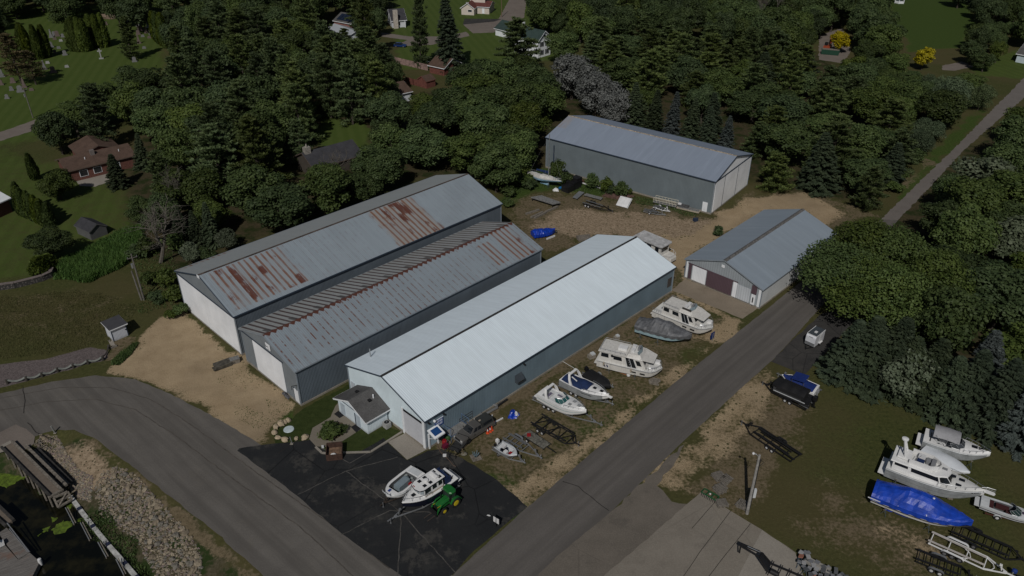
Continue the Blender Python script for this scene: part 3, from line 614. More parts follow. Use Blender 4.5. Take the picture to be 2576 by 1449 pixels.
h=House('ranch_house','brown-roofed brick ranch house behind a patio at the edge of the lawn','house',(167,432),(343,390),2.9,8.6,1.5,BRICK,SH_BROWN,trim=mat('brown_fascia',(.10,.075,.06)))
h.body(8.5,8.0,h.L-9.5,h.D-.5,2.9,4.3,BRICK,SH_BROWN,'across',.45,mat('brown_fascia'))
for x in(3,6,14.5,17.5):
 if x<h.L-1:h.win(x,1.5,1.6,1.3)
h.door(10.5);MB().box((h.L*.45,3.2,4.5),(.9,.7,1.5)).build('chimney',mat('chimney_metal',(.16,.14,.13)),h.t)
for x in(4.5,12):MB().tube([(x,2.2,3.6),(x,2.2,4.3)],.1).build('vent_pipe',WHITE,h.t)
patio=sheet('patio',[(188,448),(272,432),(285,452),(240,470),(200,468)],.03,CONC2,.2)
h=House('cottage','dark-roofed cottage half hidden by trees behind the big rusty shed','house',(788,424),(916,388),2.9,9,2.2,mat('brown_wall',(.07,.06,.05)),SH_DARK,trim=mat('brown_fascia'))
q=P(790,392,0);
STONE=mat('chimney_stone',(.27,.25,.22),.9,vary=.35,vs=3)
MB().box((.8,4.2,3.2),(1.5,1.1,6.4)).build('chimney',STONE,h.t);MB().lathe([(.2,6.4),(.15,7.1)],8,'z',(.8,4.2,0)).build('chimney_pot',STONE,h.t)
h=House('garage','brown-roofed red wooden garage behind the long board fence','garage',(1075,163),(1117,172),2.6,8,2.0,REDWOOD,SH_BROWN)
h=House('garden_shed','small red-brown barn shed between the two fences','shed',(1072,206),(1097,199),2.2,4,1.2,REDWOOD,SH_BROWN,over=.2,trim=REDWOOD)
h=House('bungalow','grey-roofed bungalow mostly hidden by trees below the red fence','house',(980,242),(1039,229),2.8,9,1.8,GREYW,SH_BROWN)
h=House('farmhouse','cream house with a dark red roof across the sandy lane','house',(1157,19),(1194,21),2.9,10,1.8,CREAM,SH_RED,'across')
h.body(7,8,h.L-1.5,3.5,2.9,4.4,CREAM,SH_RED,'along',.4,WHITE);h.body(6.5,7,2,6,6.0,8.2,CREAM,SH_RED,'across',.4,WHITE)
h.win(h.L*.68,1.7,1.6,.8);h.win(h.L*.5,4.6,.9,.6);MB().box((h.L+3,3.42,1.2),(1.0,.08,2.1)).build('door',WHITE,h.t)
h=House('chimney_house','white house with a dark roof and a tall pale chimney','house',(984,52),(1024,49),2.9,9,3.2,GREYW,SH_DARK)
MB().box((1.2,-.8,3.4),(1.7,1.2,6.8)).build('chimney',mat('pale_chimney',(.42,.38,.33),.9,vary=.2,vs=2),h.t);h.win(h.L-3,1.5,1.5,1.2);MB().box((h.L-.6,-1.0,1.4),(.2,.2,2.8)).build('porch_post',WHITE,h.t)
h=House('brick_house','weathered brick house with dark solar panels on its roof','house',(836,51),(884,60),2.8,9,2.2,mat('pale_red_brick',(.26,.12,.105),.9,vary=.4,vs=2),SH_GREY)
mb=MB();sl_=2.2/4.5
for i in range(5):mb.add([(1+i*1.7,.3,3.12+.3*sl_),(2.5+i*1.7,.3,3.12+.3*sl_),(2.5+i*1.7,3.6,3.12+3.6*sl_),(1+i*1.7,3.6,3.12+3.6*sl_)],[(0,1,2,3)])
mb.build('solar_panels',mat('solar_panel',(.012,.018,.035),.2,spec=.5),h.t)
h=House('white_barn','pale-roofed outbuilding half hidden behind pines','barn',(812,76),(866,96),3.4,9,1.6,GREYW,metal_roof('pale_barn_roof',(.36,.38,.40)))
h=House('green_garage','white garage with a green roof and white chimneys','garage',(1242,70),(1300,84),2.7,8,2.2,WHITE,SH_GREEN)
for x in(7.5,15):MB().box((min(x,h.L-1),4.6,5.2),(.7,.7,1.8)).build('chimney',WHITE,h.t)
h=House('white_house','two-storey white house with dark shutters and a green gable roof','house',(1354,103),(1390,93),6.0,11,2.6,WHITE,SH_GREEN,'across')
SHUT=mat('black_shutter',(.02,.025,.025))
for x in(.3,.72):
 for z in(1.6,4.4):h.win(h.L*x,z,.9,1.5,shutters=SHUT)
h.win(h.L*.5,7.0,1.2,.5);h.win(4,4.4,.9,1.4,face='right');h.win(4,1.6,.9,1.4,face='right')
mb=MB();mb.box((h.L+1.4,5,2.9),(2.6,8,.2));[mb.box((h.L+2.5,y,1.45),(.16,.16,2.9))for y in(1.3,5,8.7)];mb.build('porch',WHITE,h.t)
h=House('blue_bungalow','pale blue bungalow with a grey roof at the edge of the picture','house',(2556,134),(2600,142),2.9,9,2.4,mat('pale_blue_siding',(.48,.56,.6),.7,vary=.05),SH_GREY)
h.win(3.2,1.5,1.1,1.2)
h=House('white_garage','white-roofed building at the picture edge behind the tall hedge','garage',(-70,540),(28,497),3.2,11,1.8,BRICK,metal_roof('white_garage_roof',(.72,.74,.76)))
h=House('tool_shed','small grey-roofed shed behind the bushy lawn tree','shed',(152,600),(228,590),1.9,3.4,1.0,mat('dull_boards',(.10,.10,.10)),SH_DARK,over=.2,trim=mat('dull_boards'),L=5)
h.t.location=P(196,588);h.t.rotation_euler.z=R(-35)
q=P(2262,8);gz_=thing('gazebo','white garden gazebo on the striped lawn','gazebo',q)
mb=MB();[mb.box((2*math.cos(a),2*math.sin(a),1.3),(.18,.18,2.6))for a in[i*math.pi/3 for i in range(6)]];mb.build('post',WHITE,gz_);MB().lathe([(2.6,2.6),(.1,4.2)],6).build('roof',WHITE,gz_);MB().lathe([(2.05,.1),(2.1,.9),(2.0,.9)],6).build('railing',WHITE,gz_)
def fence(label,pts,hgt,m1,post=2.4):
 w_=[P(*q)for q in pts];t=thing('board_fence',label,'fence',w_[0]);mb=MB();pb=MB()
 for a,b_ in zip(w_,w_[1:]):
  a,b_=a-w_[0],b_-w_[0];L=(b_-a).length;n=int(L/post)+1;d=(b_-a)/L
  k=int(L/.16)
  for i in range(k):c=a+d*(i+.5)*L/k;mb.box((c.x,c.y,hgt/2+random.random()*.04),(.145,.03,hgt),math.atan2(d.y,d.x))
  for i in range(n+1):c=a+d*L*i/n;pb.box((c.x,c.y,hgt/2+.05),(.14,.14,hgt+.1))
 mb.build('boards',m1,t);pb.build('posts',m1,t)
fence('weathered pink-grey board fence running to the red garage',[(992,158),(1076,178)],2.0,mat('weathered_fence',(.25,.17,.15),.9,vary=.35,vs=1.5))
fence('dark red board fence below the little barn shed',[(1010,205),(1040,214),(1075,223)],1.9,REDWOOD)
# ---------------------------------------------------------------- boats
GEL=mat('white_gelcoat',(.70,.70,.69),.3,spec=.5,vary=.05,dirt=.1);GELG=mat('grey_gelcoat',(.52,.54,.55),.35,spec=.5,vary=.06,dirt=.15);AGED=mat('aged_white_gelcoat',(.58,.565,.53),.45,vary=.08,vs=1.5,dirt=.35)
BOTTOM=mat('bottom_paint_grey',(.27,.285,.29),.7,vary=.2);DECK=mat('nonskid_deck',(.60,.60,.58),.8,vary=.07,bump=.1);NAVY=mat('navy_hull',(.008,.010,.022),.25,spec=.5);BEIGE=mat('beige_trim',(.36,.31,.245),.6)
CHROME=mat('stainless_rail',(.38,.39,.40),.3,.7);VINYL=mat('white_vinyl',(.62,.62,.62),.6);VINYLG=mat('grey_vinyl',(.20,.205,.215),.6);TEAL=mat('teal_glass',(.02,.085,.085),.08,spec=.6);CARPET=mat('grey_carpet',(.10,.105,.11),.95)
NAVYC=mat('navy_canvas',(.008,.022,.075),.85,vary=.2,vs=2,bump=.2);BLACKC=mat('black_canvas',(.008,.008,.009),.8,vary=.25,vs=2,bump=.3);GREYC=mat('grey_tarp',(.105,.108,.115),.55,vary=.3,vs=1.2,bump=.3);RUBBER=mat('tyre_rubber',(.012,.012,.012),.85);RED=mat('red_plastic',(.25,.012,.015),.45);RIMW=mat('white_rim',(.5,.5,.5),.5);RIMG=mat('grey_rim',(.22,.225,.23),.45,.4)
GALV=mat('galvanised',(.34,.35,.36),.4,.6);STEELK=mat('black_steel',(.012,.012,.013),.55,vary=.3);STAND=mat('boat_stand_steel',(.06,.08,.09),.6);TIMBER=mat('grey_timber',(.17,.15,.125),.9,vary=.35,vs=3);MOTORB=mat('outboard_black',(.01,.01,.011),.3)
class Hull:
 def __init__(s,L,B,hs,hb,tf=.5,pw=2.2,tr=.92,rise=.8,chine=.91,chz=.34,kp=2.4,tk=.5):
  s.L,s.B,s.hs,s.hb,s.tf,s.pw,s.tr,s.rise,s.chine,s.chz,s.kp,s.tk=L,B,hs,hb,tf,pw,tr,rise,chine,chz,kp,tk
 def x(s,t):return(t-.5)*s.L
 def b(s,t):
  a=s.tr+(1-s.tr)*min(1,t/.35)
  if t>s.tf:a*=max(0.012,1-((t-s.tf)/(1-s.tf))**s.pw)
  return a*s.B/2
 def s(s,t):return s.hs+(s.hb-s.hs)*t**1.8
 def k(s,t):return 0 if t<s.tk else s.rise*s.s(t)*((t-s.tk)/(1-s.tk))**s.kp
 def at(s,t,f):
  """half width and height on the side: f 0 keel, chz chine .. 1 sheer"""
  k,sh,b=s.k(t),s.s(t),s.b(t)
  cw=b*s.chine*(1-.35*max(0,t-.4))
  if f<=s.chz:q=f/s.chz;return cw*q,k+(sh-k)*s.chz*(q**1.3)*.8
  q=(f-s.chz)/(1-s.chz);kz=k+(sh-k)*s.chz*.8;return cw+(b-cw)*q**.8,kz+(sh-kz)*q
 def mesh(s,f0=0.0,f1=1.0,off=0.0,t0=0.0,t1=1.0,n=22,cap=True):
  mb=MB();fs=[f0,f1]if f1-f0<.2 else[0,.17,.34,.5,.7,.85,1.0]
  rows=[]
  for i in range(n+1):
   t=t0+(t1-t0)*i/n;half=[s.at(t,f)for f in fs]
   rows.append(([(s.x(t),-(w+off),z)for w,z in half[::-1]]+[(s.x(t),w+off,z)for w,z in(half[1:]if f0==0 else half)]))
  if f0==0:mb.loft(rows,False);mb.add(rows[0],[tuple(range(len(rows[0])))])if cap else None
  else:
   k=len(fs)
   for sl_ in(slice(0,k),slice(k,2*k)):mb.loft([r[sl_]for r in rows],False)
  return mb
 def deck(s,t0,t1,inset=.03,dz=-.02,camber=.06,n=14):
  mb=MB();rows=[]
  for i in range(n+1):
   t=t0+(t1-t0)*i/n;b=max(.01,s.b(t)-inset);z=s.s(t)+dz
   rows.append([(s.x(t),b*q,z+camber*(1-q*q))for q in(-1,-.6,0,.6,1)])
  return mb.loft(rows,False)
 def rim(s,t0,t1,wd,dz=-.02,n=12):
  mb=MB()
  for sg in(-1,1):
   rows=[]
   for i in range(n+1):
    t=t0+(t1-t0)*i/n;b=s.b(t)-.03;rows.append([(s.x(t),sg*b,s.s(t)+dz),(s.x(t),sg*max(.0,b-wd),s.s(t)+dz)])
   mb.loft(rows,False)
  return mb
 def well(s,t0,t1,wd,floor,n=10,dz=-.02):
  mb=MB();rows=[]
  for i in range(n+1):
   t=t0+(t1-t0)*i/n;b=max(.05,s.b(t)-.03-wd);zt=s.s(t)+dz
   rows.append([(s.x(t),-b,zt),(s.x(t),-b*.97,floor),(s.x(t),b*.97,floor),(s.x(t),b,zt)])
  mb.loft(rows,False);mb.poly(rows[0]);mb.poly(rows[-1]);return mb
 def rail(s,t0,t1,h,sg=(-1,1),n=8,r=.03,inset=.12,bow=False):
  mb=MB()
  for g_ in sg:
   top=[]
   for i in range(n+1):
    t=t0+(t1-t0)*i/n;p=(s.x(t),g_*max(.03,s.b(t)-inset),s.s(t)+h);top.append(p)
    if i%2==0:mb.tube([(p[0]-.1,p[1],s.s(t)-.03),p],r*.8,5)
   mb.tube(top,r,5)
  return mb
 def rub(s,r=.05,dz=-.08):
  mb=MB()
  for g_ in(-1,1):mb.tube([(s.x(i/18),g_*(s.b(i/18)+.01),s.s(i/18)+dz)for i in range(19)],r,5)
  return mb
def taper(mb,bot,z0,top,z1):return mb.loft([[(x,y,z0)for x,y in bot],[(x,y,z1)for x,y in top]],True,True,True)
def face_strip(mb,a0,a1,b0,b1,u0,u1,v0,v1,off=.025):
 """dark pane lying proud of the wall face a0-a1 (bottom edge) / b0-b1 (top edge)"""
 a0,a1,b0,b1=map(Vector,(a0,a1,b0,b1));pt=lambda u,v:a0.lerp(a1,u).lerp(b0.lerp(b1,u),v)
 n_=(a1-a0).cross(b0-a0).normalized()*off;q=[pt(u0,v0),pt(u1,v0),pt(u1,v1),pt(u0,v1)]
 mb.add([p-n_ for p in q]+[p+n_ for p in q],[(4,5,6,7),(3,2,1,0),(0,1,5,4),(1,2,6,5),(2,3,7,6),(3,0,4,7)])
def boat_place(name,label,cat,stern,bow,z0,group=None):
 c=(stern+bow)/2;return thing(name,label,cat,(c.x,c.y,z0),heading(stern,bow),group),(Vector((bow.x,bow.y,0))-Vector((stern.x,stern.y,0))).length
def arch(mb,x,hb,z0,h,wd=.45,sweep=.5,r=.10):
 prof=[(-hb,0),(-hb*.93,h*.55),(-hb*.72,h),(hb*.72,h),(hb*.93,h*.55),(hb,0)]
 rows=[]
 for i,(y,z)in enumerate(prof):
  xx=x-sweep*z/h;k=1 if i in(0,5)else .8;dy=.09 if i in(0,1,4,5)else 0;dz=.0 if i in(0,5)else .06
  s_=1 if y>0 else-1
  rows.append([(xx-wd/2*k,y-s_*dy,z0+z-dz),(xx+wd/2*k,y-s_*dy,z0+z-dz),(xx+wd/2*k,y+s_*dy,z0+z+dz),(xx-wd/2*k,y+s_*dy,z0+z+dz)]if s_>0 else
     [(xx-wd/2*k,y+dy,z0+z-dz),(xx+wd/2*k,y+dy,z0+z-dz),(xx+wd/2*k,y-dy,z0+z+dz),(xx-wd/2*k,y-dy,z0+z+dz)])
 return mb.loft(rows,True,True,True)
def windshield(t,H,tx,hb,z0,h,frame=CHROME,glass=TEAL,rake=.7,ln=1.1):
 """curved wrap screen: centre at tx (front), sweeping back on both sides"""
 pts=[(tx-ln,-hb),(tx-ln*.45,-hb*.96),(tx-.1,-hb*.62),(tx,0),(tx-.1,hb*.62),(tx-ln*.45,hb*.96),(tx-ln,hb)]
 bt=[(x,y,z0)for x,y in pts];tp=[(x-rake*(.45 if i in(0,6)else 1),y*.86,z0+h*(.75 if i in(0,6)else 1))for i,(x,y)in enumerate(pts)]
 mb=MB();mb.loft([bt,tp],False);mb.loft([[(x-.03,y*.985,z)for x,y,z in tp],[(x-.03,y*.985,z)for x,y,z in bt]],False)
 w_=mb.build('windshield',glass,t);fb=MB();fb.tube(tp,.035,5);fb.tube(bt,.03,5)
 for a,b_ in zip(bt,tp):fb.tube([a,b_],.025,4)
 fb.build('windshield_frame',frame,w_)
def wheel_at(t,x,y,r,wd,rim=RIMG,name='wheel',frac=.55):
 mb=MB();h=wd/2;mb.lathe([(r*.5,-h*.8),(r*.88,-h),(r,-h*.6),(r,h*.6),(r*.88,h),(r*.5,h*.8)],18,'y',(x,y,r));o=mb.build(name,RUBBER,t,True)
 sg=1 if y>0 else-1;MB().lathe([(r*frac,-h*.7),(r*frac,h*.85),(r*frac*.75,h*1.02),(r*.12,h*.9)]if sg>0 else[(r*.12,-h*.9),(r*frac*.75,-h*1.02),(r*frac,-h*.85),(r*frac,h*.7)],14,'y',(x,y,r)).build('rim',rim,o,True);return o
def trailer(label,tail,hitch,W,axles,frame=GALV,r=.34,zf=.55,fend=None,rim=RIMG,bunks=True,taper_at=.62,group=None,bunk_m=None,hitch_h=.5,beam=(.09,.14),cross=5,ax=.36,asp=.86,loc=None,L=None,rz=None,bunk_h=.12,post=True,bunk_out=.28):
 if loc is None:loc,L,rz=(tail+hitch)/2,(hitch-tail).length,heading(tail,hitch)
 t=thing('boat_trailer',label,'trailer',(loc.x,loc.y,0),rz,group);x0,x1=-L/2,L/2;xt=x0+L*taper_at;h=W/2;fb=MB()
 for sg in(-1,1):fb.bar((x0,sg*h,zf),(xt,sg*h,zf),*beam);fb.bar((xt-.02,sg*h,zf),(x1-L*.1,sg*.09,zf-.02),*beam)
 fb.bar((x1-L*.14,0,zf-.03),(x1,0,zf-.03),.12,.14)
 fb.build('frame',frame,t)
 for i in range(cross):
  x=x0+.15+(xt-x0)*i/(cross-1)*.97;MB().bar((x,-h,zf-.02),(x,h,zf-.02),.08,.09,(1,0,0)).build('cross_member',frame,t)
 xa=x0+L*ax
 for i in range(axles):
  x=xa+(i-(axles-1)/2)*asp
  for sg in(-1,1):wheel_at(t,x,sg*(h+.17),r,.22,rim)
 for sg in(-1,1):
  mb=MB();a0=xa-(axles-1)/2*asp;a1=xa+(axles-1)/2*asp;rr_=r+.09;rows=[]
  arc=[(a0-rr_*math.cos(a),r+rr_*math.sin(a))for a in(R(15),R(40),R(65),R(90))]+[(a1+rr_*math.cos(a),r+rr_*math.sin(a))for a in(R(90),R(65),R(40),R(15))]
  mb.loft([[(x,sg*(h+.04),z),(x,sg*(h+.32),z),(x,sg*(h+.32),z+.025),(x,sg*(h+.04),z+.025)]for x,z in arc],True,True,True);mb.build('fender',fend or frame,t)
 if bunks:
  for sg in(-1,1):MB().bar((x0-.1,sg*(h-bunk_out),zf+bunk_h+.08),(xt-.1,sg*(h-bunk_out-.15),zf+bunk_h+.12),.18,.12).build('bunk',bunk_m or CARPET,t)
 if post:
  mb=MB();xp=x1-L*.16;mb.bar((xp,0,zf),(xp-.15,0,zf+.85),.1,.1);mb.box((xp-.25,0,zf+.7),(.2,.22,.18));mb.build('winch_post',frame,t)
 mb=MB();mb.tube([(x1-.35,.17,.08),(x1-.35,.17,zf+.35)],.045,6);mb.lathe([(.1,-.04),(.1,.04)],10,'y',(x1-.35,.17,.1));mb.build('jack',GALV,t)
 return t
def stands(H,z0,name='stand'):
 pass
def jackstands(root,pts,label,group):
 """tripod boat stands under a hull, each a thing of its own"""
 for p in pts:
  q=root.matrix_basis@Vector((p[0],p[1],0));t=thing('boat_stand',label,'boat stand',(q.x,q.y,0),root.rotation_euler.z+(0 if p[1]>0 else math.pi),group)
  mb=MB();h=p[2]
  for a in(0,2.1,4.2):mb.tube([(0,0,h*.75),(.42*math.cos(a),.42*math.sin(a),.02)],.03,5)
  mb.build('legs',STAND,t);MB().tube([(0,0,h*.4),(0,-.05,h)],.03,6).build('screw',GALV,t);MB().box((0,-.06,h+.02),(.28,.2,.05),0,R(20)).build('pad',TIMBER,t)
def blocks(root,xs,h,label,group):
 for x in xs:
  q=root.matrix_basis@Vector((x,0,0));t=thing('keel_block',label,'block stack',(q.x,q.y,0),root.rotation_euler.z,group);mb=MB()
  for i in range(max(1,int(h/.16))):mb.box((0,0,.08+i*.16),(.3 if i%2 else .9,.9 if i%2 else .3,.155))
  mb.build('timbers',TIMBER,t)
 return
def cover(H,prof,skirt=.35,seed=1,n=34,wr=.03,over=.05,t0=-.01,t1=1.0,flat=.35):
 """canvas drawn over the hull: prof(t) height of the ridge above the sheer"""
 rr=random.Random(seed);rows=[]
 for i in range(n+1):
  t=t0+(t1-t0)*i/n;tc=min(max(t,0),1);b=H.b(tc)+over;s_=H.s(tc);r_=prof(tc);j=lambda:(rr.random()-.5)*2*wr;sk=skirt+.08*math.sin(i*1.9+seed)+.05*rr.random()
  half=[(b-.05,s_-sk),(b+j(),s_-.02),(b*.82+j(),s_+r_*flat+j()),(b*.5+j(),s_+r_*.74+j()),(b*.18,s_+r_*.97+j())]
  x=H.x(t);rows.append([(x,-y,z)for y,z in half]+[(x,y,z)for y,z in half[::-1]])
 mb=MB();mb.loft(rows,False);mb.poly(rows[0]);mb.poly(rows[-1][::-1]);return mb
def outboard(mb,x,y,z,k=1.0):
 mb.loft([[(x+a*k,y+b_*k,z+c*k)for a,b_ in((-.3,-.22),(.25,-.2),(.25,.2),(-.3,.22))]for c in(.2,.45)],True,True,False)
 mb.loft([[(x+a*k,y+b_*k,z+c*k)for a,b_ in((-.3*q,-.22*q),(.25*q,-.2*q),(.25*q,.2*q),(-.3*q,.22*q))]for c,q in((.45,1),(.75,.95),(.9,.6))],True,False,True)
 mb.box((x-.02*k,y,z-.25*k),(.2*k,.14*k,.95*k));mb.box((x-.05*k,y,z-.75*k),(.5*k,.1*k,.12*k));return mb
def hatches(t,pts,w_=.5,m_=None,d=.45):
 for x,y,z in pts:MB().box((x,y,z),(w_,d,.05)).build('hatch',m_ or GLASSD,t)
zA=zm(2080,1400,4.529)
# --- express cruiser with radar arch on a triple-axle trailer
stn,bw=zA(245,600,2.2),zA(1035,990,2.4)
t,L=boat_place('cabin_cruiser','white open cruiser with radar arch and teal windscreen on a triple axle trailer','boat',stn,bw,.62);H=Hull(L,2.75,1.5,1.85,.48,2.3)
H.mesh().build('hull',GEL,t,True);H.mesh(.62,.70,.012,.02,.96).build('hull_stripe',mat('pale_green_stripe',(.36,.44,.44)),t);H.rub(.04).build('rub_rail',GELG,t)
H.deck(.56,1.0,camber=.28).build('foredeck',GEL,t,True);H.rim(.0,.58,.32).build('side_deck',GEL,t);H.well(.10,.57,.32,.85).build('cockpit',GELG,t);H.deck(0,.10).build('aft_deck',GEL,t)
MB().box((-L/2-.25,0,.75),(.6,2.2,.1)).build('swim_platform',GEL,t)
windshield(t,H,H.x(.62),1.05,1.62,.62,ln=1.5);arch(MB(),H.x(.24),1.22,1.5,1.25).build('radar_arch',GEL,t,True)
for x,y,sx,sy in((.47,.5,.6,.55),(.45,-.55,.6,.5),(.34,.8,1.0,.35),(.17,0,.5,1.5)):
 c=MB().box((H.x(x),y,1.05),(sx,sy,.4)).build('seat',VINYL,t);MB().box((H.x(x),y,1.27),(sx*.8,sy*.8,.06)).build('cushion',mat('purple_grey_vinyl',(.13,.12,.17)),c)
MB().box((H.x(.53),.5,1.3),(.4,.9,.5)).build('helm',GELG,t)
hatches(t,[(H.x(.7),.45,1.98),(H.x(.68),-.45,1.97),(H.x(.84),0,2.13)],.45,mat('grey_hatch',(.27,.28,.29)))
H.rail(.62,.97,.4).build('bow_rail',CHROME,t)
trailer('long galvanised triple axle trailer under the white open cruiser',zA(140,760),zA(1325,1290),2.1,3,GALV,.33,.5,ax=.27,asp=.78,rim=RIMW,taper_at=.6)
# --- cruiser with navy cockpit cover
stn,bw=zA(640,350,2.2),zA(1440,730,2.3)
t,L=boat_place('cabin_cruiser','white cruiser with navy cockpit cover and raised radar arch','boat',stn,bw,.6);H=Hull(L,2.7,1.5,1.8,.5,2.2)
H.mesh().build('hull',GEL,t,True);H.mesh(.0,.3,.01,.0,.9,cap=False).build('bottom',BOTTOM,t,True);H.rub(.04).build('rub_rail',VINYLG,t)
H.deck(.5,1.0,camber=.34).build('foredeck',GEL,t,True);H.rim(.0,.55,.3).build('side_deck',GEL,t);H.deck(0,.08).build('aft_deck',GEL,t)
cover(H,lambda u:.28+.55*math.exp(-((u-.45)/.16)**2),.02,3,20,.02,-.22,.03,.60).build('cockpit_cover',NAVYC,t,True)
arch(MB(),H.x(.27),1.22,1.5,1.45,sweep=.6).build('radar_arch',GEL,t,True)
MB().bar((H.x(.36),-.75,2.35),(H.x(.24),-.72,2.65),.12,.1).build('light_bar',VINYL,t);MB().tube([(H.x(.2),.9,2.8),(H.x(.2)-2.6,1.0,3.0)],.025,5).build('antenna',GEL,t)
hatches(t,[(H.x(.69),.0,2.0),(H.x(.84),0,2.05)],.5);MB().box((H.x(1.01),0,1.72),(.8,.42,.09)).build('bow_pulpit',GEL,t);H.rail(.55,1.0,.42).build('bow_rail',CHROME,t)
mb=MB()
for sg in(-1,1):face_strip(mb,(H.x(.5),sg*(H.b(.5)+.0),1.2),(H.x(.72),sg*(H.b(.72)+.0),1.25),(H.x(.52),sg*(H.b(.52)+.0),1.3),(H.x(.7),sg*(H.b(.7)+.0),1.32),0,1,0,1)
mb.build('side_window',GLASSD,t)
trailer('galvanised tandem trailer under the cruiser with the navy cover',zA(590,520),zA(1525,920),2.0,2,GALV,.34,.5,ax=.32,asp=.8,rim=RIMW,taper_at=.6)
# --- runabout under black cover
stn,bw=zA(1060,280,1.6),zA(1460,545,1.6)
t,L=boat_place('runabout','low runabout wrapped in a black cover beside the cruiser with navy canvas','boat',stn,bw,.55);H=Hull(L,2.2,.85,1.05,.55,2.2)
H.mesh().build('hull',MOTORB,t,True);cover(H,lambda u:.28+.3*math.exp(-((u-.5)/.22)**2),.25,5,22,.02).build('cover',BLACKC,t,True);outboard(MB(),-L/2-.25,0,.85).build('outboard_motor',MOTORB,t)
trailer('short galvanised trailer under the black covered runabout',zA(1010,330),zA(1520,605),1.7,1,GALV,.32,.42,ax=.35,taper_at=.6)
# --- houseboats
def houseboat(label,stn,bw,z0,roofm=AGED,stripe=True,B=3.7,aft=.02,rail_roof=True,deck_h=1.3,cab_h=1.65,slide=True):
 t,L=boat_place('houseboat',label,'houseboat',stn,bw,z0);H=Hull(L,B,deck_h,deck_h+.18,.80,2.6,.97,.75,.985,.16,2.2,.72)
 H.mesh().build('hull',AGED,t,True);H.rub(.06,-.1).build('rub_rail',VINYLG,t);H.deck(0,1,camber=.03).build('deck',DECK,t)
 xa,xb,xf=H.x(aft),H.x(.70),H.x(.80);hw=B/2-.28;z0_,z1=deck_h,deck_h+cab_h;sgn=(-1,1)
 mb=MB();xm=H.x(.55);taper(mb,[(xa,-hw),(xf,-hw),(xf,hw),(xa,hw)],z0_,[(xa+.1,-hw+.12),(xb,-hw+.12),(xb,hw-.12),(xa+.1,hw-.12)],z1);mb.build('cabin',AGED,t)
 mb=MB();mb.prism([(xa-.1,-hw-.12),(H.x(.46),-hw-.12),(H.x(.46),hw+.12),(xa-.1,hw+.12)],z1,z1+.12);mb.build('roof',roofm,t)
 mb=MB();taper(mb,[(H.x(.46),-hw-.1),(H.x(.72),-hw-.1),(H.x(.72),hw+.1),(H.x(.46),hw+.1)],z1+.005,[(H.x(.48),-hw+.15),(H.x(.66),-hw+.45),(H.x(.66),hw-.45),(H.x(.48),hw-.15)],z1+.55);br=mb.build('bridge',AGED,t)
 mb=MB();mb.add([(H.x(.68),-hw-.05,z1+.2),(H.x(.885),-hw+.45,z1-.18),(H.x(.885),hw-.45,z1-.18),(H.x(.68),hw+.05,z1+.2),(H.x(.68),-hw-.05,z1+.08),(H.x(.885),-hw+.45,z1-.3),(H.x(.885),hw-.45,z1-.3),(H.x(.68),hw+.05,z1+.08)],[(0,1,2,3),(7,6,5,4),(0,4,5,1),(1,5,6,2),(2,6,7,3),(3,7,4,0)]);mb.build('brow',AGED,t)
 mb=MB();mb.box((H.x(.57),0,z1+.565),(L*.13,hw*1.1,.03));mb.build('bridge_floor',DECK,br)
 for y in(-.5,.45):MB().box((H.x(.535),y,z1+.78),(.5,.6,.42)).build('bridge_seat',VINYL,br)
 MB().box((H.x(.61),.3,z1+.8),(.35,.9,.5)).build('bridge_console',VINYLG,br)
 sc=MB();sc.add([(H.x(.645),-hw+.4,z1+.55),(H.x(.67),0,z1+.55),(H.x(.645),hw-.4,z1+.55),(H.x(.615),-hw+.45,z1+.95),(H.x(.64),0,z1+.95),(H.x(.615),hw-.45,z1+.95)],[(0,1,4,3),(1,2,5,4)]);sc.build('bridge_screen',mat('clear_screen',(.2,.25,.27),.1,spec=.6),br)
 wall=lambda sg:((xa,sg*hw,z0_),(xf,sg*hw,z0_),(xa+.1,sg*(hw-.12),z1),(xb,sg*(hw-.12),z1))
 for u0,u1,v0,v1 in((.04,.21,.45,.84),(.32,.51,.42,.80),(.83,.93,.35,.82)):
  mb=MB()
  for sg in sgn:face_strip(mb,*wall(sg),u0,u1,v0,v1)
  mb.build('side_window',GLASSD,t)
 for sg in sgn:
  f=MB();face_strip(f,*wall(sg),.60,.795,.03,.93,.03);d=f.build('sliding_door',GLASSD,t);mb=MB()
  for u in(.598,.695,.792):face_strip(mb,*wall(sg),u,u+.008,.02,.95,.05)
  mb.build('door_frame',GELG,d)
 mb=MB();face_strip(mb,(xf,-hw,z0_),(xf,hw,z0_),(xb,-hw+.12,z1),(xb,hw-.12,z1),.08,.92,.45,.86);mb.build('front_window',GLASSD,t)
 mb=MB()
 for sg in sgn:mb.lathe([(.22,-.02),(.22,.02)],12,'y',(H.x(.235),sg*(hw+.0),z0_+1.25))
 mb.build('porthole',GLASSD,t)
 for x in(H.x(.60),H.x(.74)):
  for sg in sgn:MB().box((x,sg*(H.b(.6)-.02),.78),(.75,.1,.16)).build('hull_vent',BLACK,t)
 H.rail(.78,.985,.65,inset=.15).build('bow_rail',CHROME,t)
 mb=MB()
 for sg in sgn:
  ys=sg*(hw-.1);mb.tube([(xa+.1,ys,z1+.5),(H.x(.44),ys,z1+.5)],.025,5)
  for i in range(6):x=xa+.1+(H.x(.44)-xa-.1)*i/5;mb.tube([(x,ys,z1+.1),(x,ys,z1+.5)],.022,5)
 mb.tube([(xa+.1,-hw+.1,z1+.5),(xa+.1,hw-.1,z1+.5)],.025,5);mb.build('roof_rail',CHROME,t)
 mb=MB();x=H.x(.9)
 mb.box((x,.9,deck_h+.3),(.8,.6,.5));mb.box((x-.3,-.9,deck_h+.25),(.6,.6,.45));mb.build('bow_seat',VINYL,t)
 MB().box((-L/2-.25,0,.35),(.6,B*.7,.1)).build('swim_platform',AGED,t)
